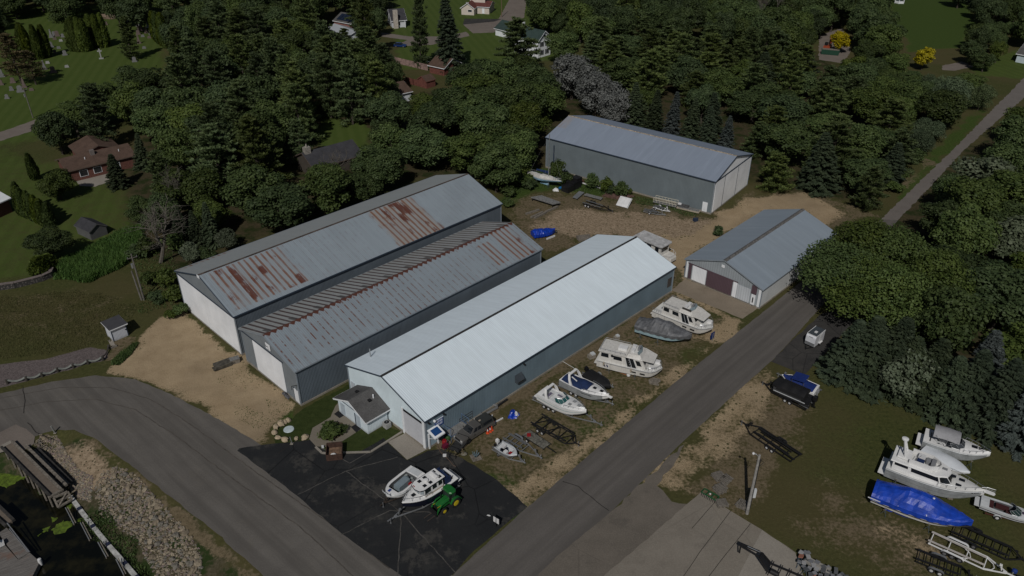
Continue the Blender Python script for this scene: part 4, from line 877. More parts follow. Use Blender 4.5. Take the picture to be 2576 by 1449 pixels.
 return t,H,L,z1
zB=zm(2300,1170,4.139)
t,H,L,z1=houseboat('white houseboat with two blue slanted marks on its side, nearest to the road',zB(275,805,3.0),zB(1268,1190,1.4),.38)
mb=MB();BLU=mat('blue_vinyl_mark',(.015,.03,.16),.4)
for sg in(-1,1):
 for k in(.11,.155):
  w0=sg*(H.b(.2)+.015);mb.add([(H.x(k),w0,.95),(H.x(k+.022),w0,.95),(H.x(k+.04),w0*.995,.5),(H.x(k+.018),w0*.995,.5)],[(0,1,2,3),(3,2,1,0)])
mb.build('hull_mark',BLU,t)
MB().box((H.x(.36),.1,z1+.32),(1.3,1.0,.42)).build('roof_box',GEL,t);mb=MB()
for i in range(5):mb.box((H.x(.545),0,0),(.001,.001,.001))if 0 else mb.bar((H.x(.50+i*.012),-1.62,z1-.3-i*.38),(H.x(.512+i*.012),-1.66,z1-.35-i*.38),.06,.28)
mb.build('side_steps',VINYLG,t)
for x in(-.38,.06):MB().lathe([(.05,0),(.12,.1),(.12,.6),(.05,.7)],8,'z',(L*x,-1.95,.75)).build('fender_buoy',BEIGE,t)
blocks(t,[-L*.3,L*.2],.5,'stacked timber blocks under a white houseboat','timber blocks under the houseboats');jackstands(t,[(L*.12,-1.7,.6),(-L*.3,-1.7,.6)],'steel stand propping the nearest houseboat','stands under the houseboats')
t,H,L,z1=houseboat('white houseboat with an open aft deck behind the grey tarpaulin boat',zB(1200,160,1.55),zB(2095,515,1.55),.38,aft=.16)
H.rail(.0,.16,.6).build('aft_rail',CHROME,t);MB().bar((H.x(.5),-1.3,z1+.75),(H.x(.66),-1.3,z1+.75),.05,.35).build('bridge_rail',mat('dark_rail_cloth',(.05,.045,.04),.8),t)
blocks(t,[-L*.3,L*.2],.5,'stacked timber blocks under a white houseboat','timber blocks under the houseboats')
# --- big boat under grey tarpaulin
stn,bw=zB(880,400,2.0),zB(1755,635,2.0)
t,L=boat_place('covered_boat','large boat wrapped in a wrinkled grey tarpaulin with a pale blue hull below','boat',stn,bw,.45);H=Hull(L,3.3,1.55,1.7,.55,2.4)
H.mesh().build('hull',mat('pale_blue_hull',(.30,.42,.46),.4),t,True)
pk=lambda u,c,w_,h:h*max(0,1-abs(u-c)/w_)
cover(H,lambda u:.35+1.0*math.exp(-((u-.42)/.3)**2)+pk(u,.34,.1,.35)+pk(u,.58,.12,.3),.52,11,26,.07,.06).build('cover',GREYC,t)
jackstands(t,[(-L*.05,-1.75,.8),(-L*.38,-1.7,.8),(L*.25,1.7,.8)],'steel stand propping the grey tarpaulin boat','stands under the grey tarpaulin boat');blocks(t,[0,-L*.35],.42,'timber blocks under the grey tarpaulin boat','blocks under the grey tarpaulin boat')
# --- houseboat half behind the white-roofed shed
zD=zm(2050,450,2.733)
a,b_=zD(1395,1330,3.4),zD(1600,1420,1.7)
rzv=heading(zD(1330,1350,3.3),zD(1460,1425,3.3));d=Vector((math.cos(rzv),math.sin(rzv),0));ctr=zD(1462,1358,3.3)
t=thing('houseboat','old houseboat with a weathered flat roof behind the white-roofed shed','houseboat',(ctr.x,ctr.y,.4),heading(zD(1395,1330,3.3),zD(1540,1390,3.3)));RW=(zD(1330,1350,3.3)-zD(1450,1290,3.3)).length;RL=(zD(1450,1290,3.3)-zD(1590,1330,3.3)).length
mb=MB();HL=3.3
mb.prism([(-4.5,-1.6),(3.0,-1.6),(4.2,-.8),(4.2,.8),(3.0,1.6),(-4.5,1.6)],.15,.8);mb.build('hull',AGED,t)
MB().box((-.8,0,1.75),(5.6,2.7,1.9)).build('cabin',AGED,t);mb=MB();mb.prism([(-4.2,-1.75),(2.2,-1.75),(2.5,-1.4),(2.5,1.4),(2.2,1.75),(-4.2,1.75)],2.75,2.92);mb.build('roof',mat('chalky_roof',(.42,.42,.42),.9,vary=.25,vs=1,dirt=.4),t)
for x in(-2.4,-.6):MB().box((x,-1.37,1.9),(1.0,.05,.8)).build('window',GLASSD,t)
MB().box((1.2,-1.37,1.55),(.8,.05,1.7)).build('door',GLASSD,t);MB().box((2.02,0,1.9),(.05,1.9,.8)).build('front_window',GLASSD,t)
mb=MB();[mb.tube([(x,y,.8),(x,y,1.5)],.03,5)for x,y in((4.0,-.8),(4.0,.8),(3.0,-1.5),(3.0,1.5))];mb.tube([(2.2,-1.5,1.5),(3.0,-1.5,1.5),(4.0,-.8,1.5),(4.0,.8,1.5),(3.0,1.5,1.5),(2.2,1.5,1.5)],.03,5);mb.build('bow_rail',VINYL,t)
blocks(t,[-2.5,2],.4,'timber blocks under the old flat-roofed houseboat','blocks under the old houseboat')
# --- navy pilot-house cruiser on trailer, by the tractor
zE=zm(1480,1790,4.829)
stn,bw=zE(1440,335,2.2),zE(500,915,2.6)
t,L=boat_place('pilothouse_cruiser','navy-hulled cruiser with a white pilothouse roof beside the green tractor','boat',stn,bw,.6);H=Hull(L,2.75,1.5,2.0,.5,2.3,.9,.7)
H.mesh().build('hull',NAVY,t,True);H.mesh(.92,1.0,.015).build('sheer_stripe',GEL,t,True);H.rub(.04,-.02).build('rub_rail',GEL,t)
H.deck(.66,1.0,camber=.1).build('foredeck',GEL,t,True);H.rim(.0,.68,.42).build('side_deck',GEL,t);H.well(.06,.29,.3,.95).build('cockpit',mat('teak_sole',(.33,.27,.21),.8),t);H.deck(0,.06).build('transom_deck',GEL,t)
mb=MB();cw=.98;zc=1.62;zt=2.78;taper(mb,[(H.x(.28),-cw),(H.x(.66),-cw),(H.x(.72),-.6),(H.x(.72),.6),(H.x(.66),cw),(H.x(.28),cw)],1.5,[(H.x(.29),-cw+.08),(H.x(.65),-cw+.08),(H.x(.70),-.5),(H.x(.70),.5),(H.x(.65),cw-.08),(H.x(.29),cw-.08)],zt);cb=mb.build('pilothouse',GEL,t)
for u0,u1 in((.04,.24),(.34,.56),(.66,.97)):
 mb=MB()
 for sg in(-1,1):face_strip(mb,(H.x(.28),sg*cw,1.5),(H.x(.66),sg*cw,1.5),(H.x(.29),sg*(cw-.08),zt),(H.x(.65),sg*(cw-.08),zt),u0,u1,.42,.92)
 mb.build('side_window',GLASSD,cb)
mb=MB();face_strip(mb,(H.x(.72),-.6,1.5),(H.x(.72),.6,1.5),(H.x(.70),-.5,zt),(H.x(.70),.5,zt),.04,.47,.45,.93);face_strip(mb,(H.x(.72),-.6,1.5),(H.x(.72),.6,1.5),(H.x(.70),-.5,zt),(H.x(.70),.5,zt),.53,.96,.45,.93)
for sg in(-1,1):face_strip(mb,(H.x(.66),sg*cw,1.5),(H.x(.72),sg*.6,1.5),(H.x(.65),sg*(cw-.08),zt),(H.x(.70),sg*.5,zt),.08,.92,.45,.93)
mb.build('front_window',mat('pale_window',(.25,.29,.31),.1,spec=.6),cb)
mb=MB();rp=[(H.x(.24),-cw-.02),(H.x(.66),-cw-.02),(H.x(.73),-.75),(H.x(.755),0),(H.x(.73),.75),(H.x(.66),cw+.02),(H.x(.24),cw+.02)];taper(mb,rp,zt,[(x*.985,y*.95)for x,y in rp],zt+.13);mb.build('roof',GEL,t)
mb=MB();ring=[(x*1.002,y*1.015,zt+.035)for x,y in rp];[mb.bar(a,b_,.05,.1)for a,b_ in zip(ring,ring[1:])];mb.build('roof_band',NAVY,t)
hatches(t,[(H.x(.60),.5,zt+.15),(H.x(.60),-.5,zt+.15),(H.x(.49),.55,zt+.15),(H.x(.49),-.55,zt+.15),(H.x(.31),.55,zt+.15),(H.x(.31),-.55,zt+.15)],.42,None,.42)
MB().lathe([(.26,zt+.15),(.3,zt+.2),(.28,zt+.36),(.1,zt+.4)],14,'z',(H.x(.52),.0,0)).build('radar_dome',GEL,t,True);MB().loft([[(H.x(.35)+.3*math.cos(a),-.6*1+y,zt+.13+.3*math.sin(a))for a in(0,.6,1.57,2.54,3.14)]for y in(0,1.2)],False,True,True).build('liferaft',VINYL,t,True)
MB().box((H.x(.725),-.35,zt+.09),(.1,.3,.14)).build('nav_light',RED,t)
mb=MB();taper(mb,[(H.x(.70),-.8),(H.x(.86),-.45),(H.x(.88),0),(H.x(.86),.45),(H.x(.70),.8)],1.72,[(H.x(.70),-.7),(H.x(.84),-.38),(H.x(.86),0),(H.x(.84),.38),(H.x(.70),.7)],2.02);tk_=mb.build('trunk_cabin',GEL,t);hatches(tk_,[(H.x(.78),0,2.05)],.5)
mb=MB();[mb.bar((H.x(a),sg*(cw+.05),1.68),(H.x(b_),sg*(cw+.05),1.68),.05,.16)for sg in(-1,1)for a,b_ in((.29,.66),)];mb.build('trim_band',BEIGE,t)
MB().box((H.x(.23),0,2.55),(.95,1.9,.1)).build('cockpit_canopy',NAVYC,t);mb=MB();[mb.box((H.x(.19),sg*1.0,1.95),(.9,.06,1.1))for sg in(-1,1)];mb.build('canopy_curtain',NAVYC,t)
H.rail(.55,.98,.55,inset=.1).build('bow_rail',CHROME,t);MB().tube([(-L/2-.1,-1.2,.85),(-L/2-.7,-1.2,.85),(-L/2-.7,1.2,.85),(-L/2-.1,1.2,.85)],.04,5).build('swim_rail',CHROME,t);MB().box((-L/2-.3,0,.8),(.6,2.3,.1)).build('swim_platform',GEL,t)
MB().lathe([(.12,-.4),(.19,-.3),(.19,.3),(.12,.4)],10,'x',(H.x(.66),-1.25,1.3)).build('fender_buoy',BLACK,t,True)
trailer('long galvanised trailer under the navy-hulled cruiser',zE(1510,560),zE(225,1325),2.05,2,GALV,.36,.52,ax=.34,asp=.85,taper_at=.55)
# --- white work boat with grey engine box
stn,bw=zE(800,275,1.8),zE(205,775,1.9)
t,L=boat_place('work_boat','open white work boat with a grey engine box, beside the navy-hulled cruiser','boat',stn,bw,.6);H=Hull(L,2.7,1.15,1.4,.60,2.6,.9,.7)
H.mesh().build('hull',GEL,t,True);H.rub(.06,-.15).build('rub_rail',GELG,t);H.deck(.80,1.0,camber=.05).build('foredeck',GEL,t,True);H.rim(.0,.82,.32).build('side_deck',GEL,t);H.well(.20,.81,.32,.5).build('cockpit',CARPET,t);H.deck(0,.21).build('aft_deck',GEL,t)
MB().box((H.x(.52),.0,.95),(1.9,.95,.85)).build('engine_box',mat('grey_engine_box',(.19,.235,.26),.6),t);MB().box((H.x(.35),-.2,.85),(.5,.5,.75)).build('console',mat('grey_console',(.13,.16,.18)),t);MB().box((H.x(.38),.55,.75),(.4,.35,.35)).build('fuel_can',RED,t)
for i in range(4):MB().box((H.x(.26)+.2*(i%2),-.7+i*.45,.75),(.35,.3,.35+.1*(i%2))).build('crate',VINYLG if i%2 else mat('pale_crate',(.3,.33,.32)),t)
MB().box((H.x(.10),0,1.2),(.9,1.6,.06)).build('aft_hatch',GELG,t)
mb=MB();xb=H.x(.965)
for y in(-.5,-.17,.17,.5):mb.tube([(xb,y,1.3),(xb+.35,y,2.0 if abs(y)>.3 else 1.7)],.045,5)
mb.tube([(xb+.3,-.5,1.75),(xb+.3,.5,1.75)],.04,5);mb.build('bow_ladder',GELG,t);MB().box((H.x(.87),-.2,1.42),(.4,.3,.08)).build('rope_coil',mat('blue_rope',(.02,.05,.2),.9),t)
trailer('rusty dark trailer under the open white work boat',zE(860,430),zE(85,1025),1.9,2,mat('rusty_frame',(.035,.026,.02),.8,vary=.4),.33,.48,ax=.35,taper_at=.6)
# --- fishing boat with white outboard
zF=zm(1640,1580,5.174)
stn,bw=zF(1665,880,1.0),zF(2050,1105,1.1)
t,L=boat_place('fishing_boat','small grey fishing boat with a white outboard and a red fuel tank','boat',stn,bw,.45);H=Hull(L,1.9,.62,.78,.5,2.0,.9,.7)
H.mesh().build('hull',mat('bare_aluminium',(.27,.28,.30),.4,.4),t,True);H.rub(.03,-.02).build('gunwale',GALV,t);H.deck(.78,1.0).build('bow_deck',GELG,t,True);H.rim(0,.8,.14).build('side_deck',GELG,t);H.well(.03,.79,.14,.25).build('floor',GELG,t)
mb=MB();mb.box((H.x(.42),.05,.27),(1.7,.7,.03));mb.box((H.x(.3),0,.27),(.6,1.3,.03));mb.build('floor_mat',mat('navy_carpet',(.01,.013,.028),.95),t)
for x,y in((.5,-.35),(.62,.35),(.22,.3)):MB().box((H.x(x),y,.48),(.5,.5,.35)).build('seat',VINYL,t)
MB().box((H.x(.72),-.2,.6),(.42,.38,.25)).build('fuel_tank',RED,t);outboard(MB(),-L/2-.2,0.1,.62,.8).build('outboard_motor',VINYL,t);outboard(MB(),-L/2-.15,-.45,.45,.5).build('trolling_motor',MOTORB,t)
trailer('small galvanised trailer under the grey fishing boat',zF(1600,960),zF(2220,1300),1.4,1,GALV,.27,.36,ax=.25,taper_at=.6)
# --- the right-hand lot
zG=zm(3400,1620,3.019)
stn,bw=zG(305,575,2.3),zG(1445,955,2.9)
t,L=boat_place('flybridge_yacht','largest white flybridge yacht with a tall white mast on its bridge','boat',stn,bw,.35);H=Hull(L,3.9,2.0,2.65,.45,2.2,.92,.75)
H.mesh().build('hull',GEL,t,True);H.mesh(0,.34,.012,0,.97,cap=False).build('bottom',BOTTOM,t,True);H.mesh(.60,.635,.015).build('hull_stripe',VINYLG,t);H.rub(.055,-.12).build('rub_rail',GELG,t)
H.deck(.58,1.0,camber=.25).build('foredeck',DECK,t,True);H.rim(0,.62,.5).build('side_deck',GEL,t);H.deck(0,.60,.5,.0).build('aft_deck',DECK,t)
hw=1.52;z0_,z1=2.05,3.25
bot=[(H.x(.05),-hw),(H.x(.58),-hw),(H.x(.70),-.75),(H.x(.70),.75),(H.x(.58),hw),(H.x(.05),hw)];top=[(H.x(.05),-hw+.12),(H.x(.53),-hw+.15),(H.x(.60),-.7),(H.x(.60),.7),(H.x(.53),hw-.15),(H.x(.05),hw-.12)]
mb=MB();taper(mb,bot,z0_,top,z1);cb=mb.build('saloon',GEL,t)
def fc(i,j):return((*bot[i],z0_),(*bot[j],z0_),(*top[i],z1),(*top[j],z1))
for q,(u0,u1,v0,v1)in(((0,1),(.04,.33,.58,.90)),((0,1),(.40,.98,.45,.93)),((5,4),(.04,.33,.58,.90)),((5,4),(.40,.98,.45,.93)),((1,2),(.05,.95,.3,.92)),((4,3),(.05,.95,.3,.92)),((2,3),(.04,.48,.3,.9)),((2,3),(.52,.96,.3,.9))):
 mb=MB();face_strip(mb,*fc(*q),u0,u1,v0,v1);mb.build('saloon_window',GLASSD,cb)
rp=[(H.x(.02),-hw-.08),(H.x(.50),-hw-.05),(H.x(.615),-.95),(H.x(.64),0),(H.x(.615),.95),(H.x(.50),hw+.05),(H.x(.02),hw+.08)];mb=MB();taper(mb,rp,z1,[(x*.99,y*.95)for x,y in rp],z1+.16);mb.build('bridge_deck',GEL,t)
zb=z1+.16;fp=[(H.x(.20),-1.2),(H.x(.42),-1.2),(H.x(.50),-.6),(H.x(.52),0),(H.x(.50),.6),(H.x(.42),1.2),(H.x(.20),1.2)];inn=[(x*.985,y*.88)for x,y in fp];mb=MB()
for i in range(len(fp)-1):
 a,b_,c,d=fp[i],fp[i+1],inn[i],inn[i+1];mb.add([(*a,zb),(*b_,zb),(*b_,zb+.7),(*a,zb+.7),(*c,zb),(*d,zb),(*d,zb+.7),(*c,zb+.7)],[(0,1,2,3),(5,4,7,6),(3,2,6,7)])
fb=mb.build('bridge_coaming',GEL,t);MB().box((H.x(.34),0,zb+.02),(L*.27,2.1,.03)).build('bridge_sole',DECK,fb)
for x,y,m_ in((.31,-.55,NAVYC),(.31,.5,VINYL),(.40,.2,VINYLG)):MB().box((H.x(x),y,zb+.35),(.8,.75,.5)).build('bridge_seat',m_,fb)
MB().box((H.x(.44),-.2,zb+.5),(.5,1.1,.75)).build('helm',VINYLG,fb);mb=MB();[mb.tube([(H.x(.24),sg*1.1,zb+.6),(H.x(.30),sg*1.0,zb+1.7)],.03,5)for sg in(-1,1)];mb.build('bimini_frame',CHROME,fb)
bx=H.x(.13);MB().box((bx+.1,.1,zb+.22),(1.5,1.8,.26)).build('mast_base',GEL,t);mb=MB()
for sg in(-1,1):
 mb.bar((bx+.2,.1+sg*.75,zb+.3),(bx-.4,.1+sg*.27,zb+2.3),.12,.16)
for i in range(5):f=i/4;mb.box((bx+.05-.42*f,.1,zb+.5+1.7*f),(.16,1.35-.8*f,.09))
mb.build('mast',GEL,t);MB().lathe([(.05,zb+2.3),(.4,zb+2.35),(.4,zb+2.5),(.2,zb+2.58)],14,'z',(bx-.42,.1,0)).build('radar_dome',GEL,t,True)
hatches(t,[(H.x(.76),.45,2.66),(H.x(.74),-.65,2.6),(H.x(.665),.35,2.86)],.6);MB().box((H.x(.565),.3,zb+.04),(.55,.4,.06)).build('search_light',VINYLG,t)
mb=MB();mb.prism([(H.x(.985),-.3),(H.x(1.09),-.24),(H.x(1.10),0),(H.x(1.09),.24),(H.x(.985),.3)],2.62,2.72);mb.build('bow_pulpit',GEL,t);mb=H.rail(.55,1.0,.55,inset=.15,n=10);mb.tube([(H.x(1.0),-.1,3.2),(H.x(1.09),-.2,3.22),(H.x(1.09),.2,3.22),(H.x(1.0),.1,3.2)],.03,5);mb.build('bow_rail',CHROME,t)
MB().box((-L/2-.35,0,.75),(.8,3.2,.12)).build('swim_platform',GEL,t);mb=MB();face_strip(mb,(-L/2-.01,1.5,1.2),(-L/2-.01,-1.5,1.2),(-L/2-.01,1.5,1.9),(-L/2-.01,-1.5,1.9),.1,.9,.2,.8);mb.build('transom_door',GELG,t)
mb=MB()
for sg in(-1,1):
 for i,k in enumerate((0,.012,.030,.042,.058,.070,.082)):
  u=.885+k*.75;w_,z_=H.at(u,.82);mb.box((H.x(u),sg*(w_+.02),z_),(.09,.02,.16),sg*-.35)
mb.build('registration_letters',mat('letter_black',(.03,.03,.035)),t)
jackstands(t,[(-L*.36,-1.9,1.2),(0,-1.95,1.2),(L*.2,1.7,1.2),(-L*.36,1.9,1.2)],'steel stand propping the flybridge yacht','stands under the flybridge yacht');blocks(t,[-L*.3,0,L*.2],.34,'timber blocks under the flybridge yacht','blocks under the flybridge yacht')
stn,bw=zG(725,275,2.1),zG(1508,505,2.4)
t,L=boat_place('cabin_cruiser','white cruiser under a grey folding sunshade at the top of the boat lot','boat',stn,bw,.4);H=Hull(L,3.1,1.75,2.0,.48,2.2)
H.mesh().build('hull',GEL,t,True);H.mesh(0,.34,.012,0,.96,cap=False).build('bottom',BOTTOM,t,True);H.rub(.05,-.1).build('rub_rail',GELG,t);H.deck(.56,1.0,camber=.32).build('foredeck',GEL,t,True);H.rim(0,.58,.4).build('side_deck',GEL,t);H.well(.08,.57,.4,1.0).build('cockpit',GELG,t);H.deck(0,.09).build('aft_deck',GEL,t)
windshield(t,H,H.x(.66),1.1,1.85,.65,glass=mat('smoked_screen',(.05,.055,.06),.1,spec=.6),ln=1.7)
mb=MB();rows=[[(H.x(.12)+(H.x(.52)-H.x(.12))*i/8,y,3.35-.35*abs(y/1.3)**2.2-.1*abs(i-4)/4)for y in(-1.35,-1.1,-.6,0,.6,1.1,1.35)]for i in range(9)];mb.loft(rows,False);mb.loft([[(x,y,z-.05)for x,y,z in r_][::-1]for r_ in rows],False);bm=mb.build('bimini_top',mat('grey_canvas',(.30,.30,.31),.8,vary=.12,bump=.1),t,True)
mb=MB();[mb.tube([(H.x(.34),sg*1.25,1.7),(H.x(x),sg*1.3,3.1)],.03,5)for sg in(-1,1)for x in(.16,.34,.5)];mb.build('bimini_frame',CHROME,bm)
for x,y in((.48,.5),(.48,-.5),(.3,.8),(.3,-.8),(.16,0)):MB().box((H.x(x),y,1.3),(.7,.7 if x!=.16 else 1.8,.6)).build('seat',VINYLG if x>.4 else VINYL,t)
hatches(t,[(H.x(.76),.1,2.24),(H.x(.86),.1,2.2)],.65,None,.5);MB().box((-L/2-.35,0,.75),(.7,2.5,.12)).build('swim_platform',GEL,t);H.rail(.62,.99,.5,inset=.12).build('bow_rail',CHROME,t);mb=MB()
for sg in(-1,1):
 a0,a1=H.at(.62,.72),H.at(.84,.76);mb.add([(H.x(.60),sg*(a0[0]+.02),a0[1]),(H.x(.84),sg*(a1[0]+.02),a1[1]),(H.x(.80),sg*(a1[0]+.04),a1[1]+.2),(H.x(.66),sg*(a0[0]+.05),a0[1]+.25)],[(0,1,2,3),(3,2,1,0)])
mb.build('side_window',GLASSD,t)
jackstands(t,[(L*.28,-1.0,1.1),(-L*.35,-1.5,1.1),(L*.1,1.4,1.1)],'steel stand propping the cruiser with the sunshade','stands under the cruiser with the sunshade');blocks(t,[-L*.3,L*.1],.4,'timber blocks under the cruiser with the sunshade','blocks under the cruiser with the sunshade')
stn,bw=zG(720,430,1.7),zG(1268,722,1.7)
t,L=boat_place('runabout','low white covered runabout squeezed between the yacht and the sunshade cruiser','boat',stn,bw,.5);H=Hull(L,2.5,1.0,1.15,.5,2.2)
H.mesh().build('hull',GEL,t,True);cover(H,lambda u:.12+.28*math.exp(-((u-.42)/.25)**2),.12,9,20,.012).build('cover',mat('white_cover',(.62,.65,.68),.5,vary=.05),t,True);H.rub(.03).build('rub_rail',GELG,t);blocks(t,[-L*.3,L*.2],.48,'timber blocks under the covered white runabout','blocks under the covered white runabout')
m,nt,b=new_mat('blue_shrink_wrap');g=NG(nt);c=g.coord();n1=g.noise(c,1.1,5,.6);n2=g.noise(g.scale(c,(1,3,3)),1.6,4,.6)
nt.links.new(g.mix(g.mr(n1,.35,.65),(.006,.036,.28),(.012,.062,.46)),b.inputs['Base Color']);b.inputs['Roughness'].default_value=.42;b.inputs['Specular IOR Level'].default_value=.4;nt.links.new(g.bump(g.m('ADD',n1,n2),.25,.12),b.inputs['Normal']);WRAP=m
stn,bw=zG(140,905,2.0),zG(1300,1320,2.3)
t,L=boat_place('wrapped_boat','big boat sealed in shiny blue shrink wrap beside the yacht','boat',stn,bw,.4);H=Hull(L,3.5,1.6,2.1,.5,2.3)
H.mesh().build('hull',AGED,t,True);H.rub(.06,-.75).build('rub_rail',mat('black_rubber_strip',(.02,.02,.02)),t)
pr=lambda u:.55+pk(u,.34,.36,1.15)*.9+.55*math.exp(-((u-.55)/.16)**2)-.45*max(0,u-.7)/.3
cover(H,pr,.62,21,26,.045,.06,flat=.42).build('cover',WRAP,t)
mb=MB();TAPE=mat('white_tape',(.6,.61,.63),.4)
for tt in(.27,.56):
 for k in range(3):
  y0,z0q=H.b(tt)*(.98-.14*k),H.s(tt)+pr(tt)*(.05+.16*k);mb.box((H.x(tt)+.06*k,-y0,z0q+.06),(.07,.3,.03),.4,R(42))
mb.box((-L/2+.3,-H.b(.03)-.09,1.25),(1.4,.05,.12),R(-2));mb.build('tape_strips',TAPE,t);MB().lathe([(.12,0),(.14,.08),(.05,.14)],8,'z',(H.x(.58),0,H.s(.58)+pr(.58)-.03)).build('vent_cap',VINYL,t)
jackstands(t,[(-L*.33,-1.8,1.0),(L*.12,-1.6,1.0),(-L*.3,1.8,1.0)],'steel stand propping the blue wrapped boat','stands under the blue wrapped boat');blocks(t,[-L*.3,L*.1],.4,'timber blocks under the blue wrapped boat','blocks under the blue wrapped boat')
def heap(name,label,cat,pts,hgt,m_,seed=1,n=26,group=None):
 """crumpled sheet lying on the ground inside an outline"""
 rr=random.Random(seed);c=sum((Vector(p)for p in pts),Vector())/len(pts);mb=MB();rows=[];k=len(pts);N=24
 ol=[]
 for i in range(N):
  f=i/N*k;a,b_=Vector(pts[int(f)]),Vector(pts[(int(f)+1)%k]);ol.append(a.lerp(b_,f%1)-c)
 for j,q in enumerate((1.0,.9,.7,.45,.2,.04)):
  rows.append([(p.x*q+(rr.random()-.5)*.12,p.y*q+(rr.random()-.5)*.12,(.01 if j==0 else hgt*(1-q*q)*(.6+.8*rr.random())+.05))for p in ol])
 mb.loft(rows,True,False,True);o=mb.build(name,m_,None,False);o.location=(c.x,c.y,0);return tag(o,label,cat,group)
TARPB=mat('blue_tarp',(.005,.04,.36),.35,spec=.5,vary=.3,vs=2)
heap('tarp','loose crumpled blue tarp spilling out beneath the shrink-wrapped boat','tarp',[zG(245,1130),(zG(420,1140)),zG(640,1270),zG(660,1290),zG(480,1260),zG(350,1200),zG(250,1170)],.45,TARPB,3)
stn,bw=zG(1395,1060,1.2),zG(2190,1330,1.3)
t,L=boat_place('ski_boat','grey-white ski boat with maroon seats and a small windscreen at the picture edge','boat',stn,bw,.5);H=Hull(L,2.2,.8,.95,.5,2.0)
H.mesh().build('hull',GELG,t,True);H.mesh(.55,.68,.012).build('hull_stripe',mat('purple_stripe',(.05,.03,.06)),t);H.deck(.56,1.0,camber=.12).build('foredeck',GELG,t,True);H.rim(0,.57,.28).build('side_deck',GELG,t);H.well(.12,.56,.28,.35).build('cockpit',CARPET,t);H.deck(0,.13).build('aft_deck',GELG,t)
for x,y,sx,sy in((.16,0,.5,1.3),(.33,.25,1.4,.55),(.42,-.45,.5,.5)):MB().box((H.x(x),y,.6),(sx,sy,.4)).build('seat',mat('maroon_vinyl',(.055,.018,.018),.6),t)
windshield(t,H,H.x(.62),.85,.92,.45,glass=mat('green_screen',(.02,.04,.035),.1,spec=.6),ln=1.0);MB().box((-L/2-.3,0,.45),(.6,1.7,.08)).build('swim_platform',GELG,t);MB().box((H.x(.78),0,.98),(2.2,.3,.16),0,0,R(2)).build('deck_stripe',mat('purple_stripe'),t)
trailer('rust-red trailer under the grey-white ski boat',zG(1420,1180),zG(2400,1420),1.7,1,mat('rust_red_frame',(.075,.025,.018),.7,vary=.3),.34,.42,ax=.15,rim=RIMW,taper_at=.6,fend=GELG)
# --- the pair beside the spruces
zH=zm(2880,1440,3.45)
stn,bw=zH(1105,470,1.4),zH(575,225,1.6)
t,L=boat_place('pontoon_boat','pontoon boat under a black cover with a black outboard','boat',stn,bw,.55);hb=1.25
for sg in(-1,1):MB().tube([(-L/2,sg*.85,.3),(L/2-.9,sg*.85,.3),(L/2-.3,sg*.85,.42),(L/2,sg*.85,.6)],[.3,.3,.22,.05],12).build('pontoon_tube',STEELK,t,True)
MB().box((-.1,0,.68),(L-.4,2.5,.1)).build('deck',STEELK,t);MB().box((.35,0,.98),(L-1.7,2.44,.5)).build('fence_panel',mat('dark_fence_panel',(.05,.052,.055),.4),t)
mb=MB();rows=[];n=16
for i in range(n+1):
 x=-L/2+.9+(L-1.1)*i/n;nar=1-.25*max(0,(i/n-.85)/.15);z_=1.9+.12*math.sin(i*1.3)-.35*max(0,i/n-.75)/.25
 rows.append([(x,-1.27*nar,.85 if i%5 else 1.2),(x,-1.2*nar,1.55),(x,-.7*nar,z_-.08),(x,0,z_),(x,.7*nar,z_-.08),(x,1.2*nar,1.55),(x,1.27*nar,1.05)])
mb.loft(rows,False);mb.poly(rows[0]);mb.poly(rows[-1][::-1]);mb.build('cover',BLACKC,t,True);outboard(MB(),-L/2-.25,0,.75,1.15).build('outboard_motor',MOTORB,t)
mb=MB()
for k in range(3):x=-.9+k*.95;mb.add([(x,-1.31,1.12),(x+.8,-1.31,1.12),(x+.8,-1.3,1.5),(x,-1.3,1.5)],[(0,1,2,3),(3,2,1,0)])
mb.build('mesh_window',mat('grey_mesh',(.10,.10,.095),.8),t)
mb=MB();mb.bar((-L/2+.6,-1.26,.72),(L/2-.6,-1.26,.72),.03,.1);mb.bar((-L/2+.6,1.26,.72),(L/2-.6,1.26,.72),.03,.1);mb.build('rub_rail',GELG,t)
mb=MB();mb.add([(x,-1.235,z)for x,z in((-1.9,.95),(-.6,.95),(-.4,1.02),(-1.5,1.08))],[(0,1,2,3),(3,2,1,0)]);mb.build('side_graphic',mat('pale_blue_graphic',(.2,.4,.55)),t)
trailer('black tandem trailer under the covered pontoon boat',zH(1060,590),zH(400,245),2.1,2,STEELK,.3,.42,ax=.36,asp=.75,taper_at=.7,rim=RIMW)
stn,bw=zH(1165,320,1.5),zH(690,120,1.7)
t,L=boat_place('runabout','white runabout with a bright navy cover and raised cloth top behind the pontoon boat','boat',stn,bw,.5);H=Hull(L,2.5,1.0,1.25,.5,2.2)
H.mesh().build('hull',GEL,t,True);BLC=mat('royal_blue_canvas',(.006,.022,.13),.8,vary=.2,bump=.2);cover(H,lambda u:.2+.35*math.exp(-((u-.5)/.2)**2),.05,13,22,.02,-.12,.06,.96).build('cover',BLC,t,True)
tp=MB().box((H.x(.50),.1,2.0),(1.9,2.0,.1),0,0,R(4)).build('cloth_top',BLC,t);mb=MB();[mb.tube([(H.x(.5)+a,sg*.95,1.1),(H.x(.5)+a,sg*.95,1.98)],.03,5)for sg in(-1,1)for a in(-.85,.85)];mb.build('top_frame',CHROME,tp)
H.deck(0,.07).build('aft_deck',GEL,t);H.rub(.05).build('rub_rail',GEL,t);outboard(MB(),-L/2-.15,0,.4,.7).build('stern_drive',VINYLG,t)
trailer('dark trailer under the runabout with the navy cover',zH(1180,400),zH(610,130),1.8,1,GALV,.32,.42,ax=.3,taper_at=.65)
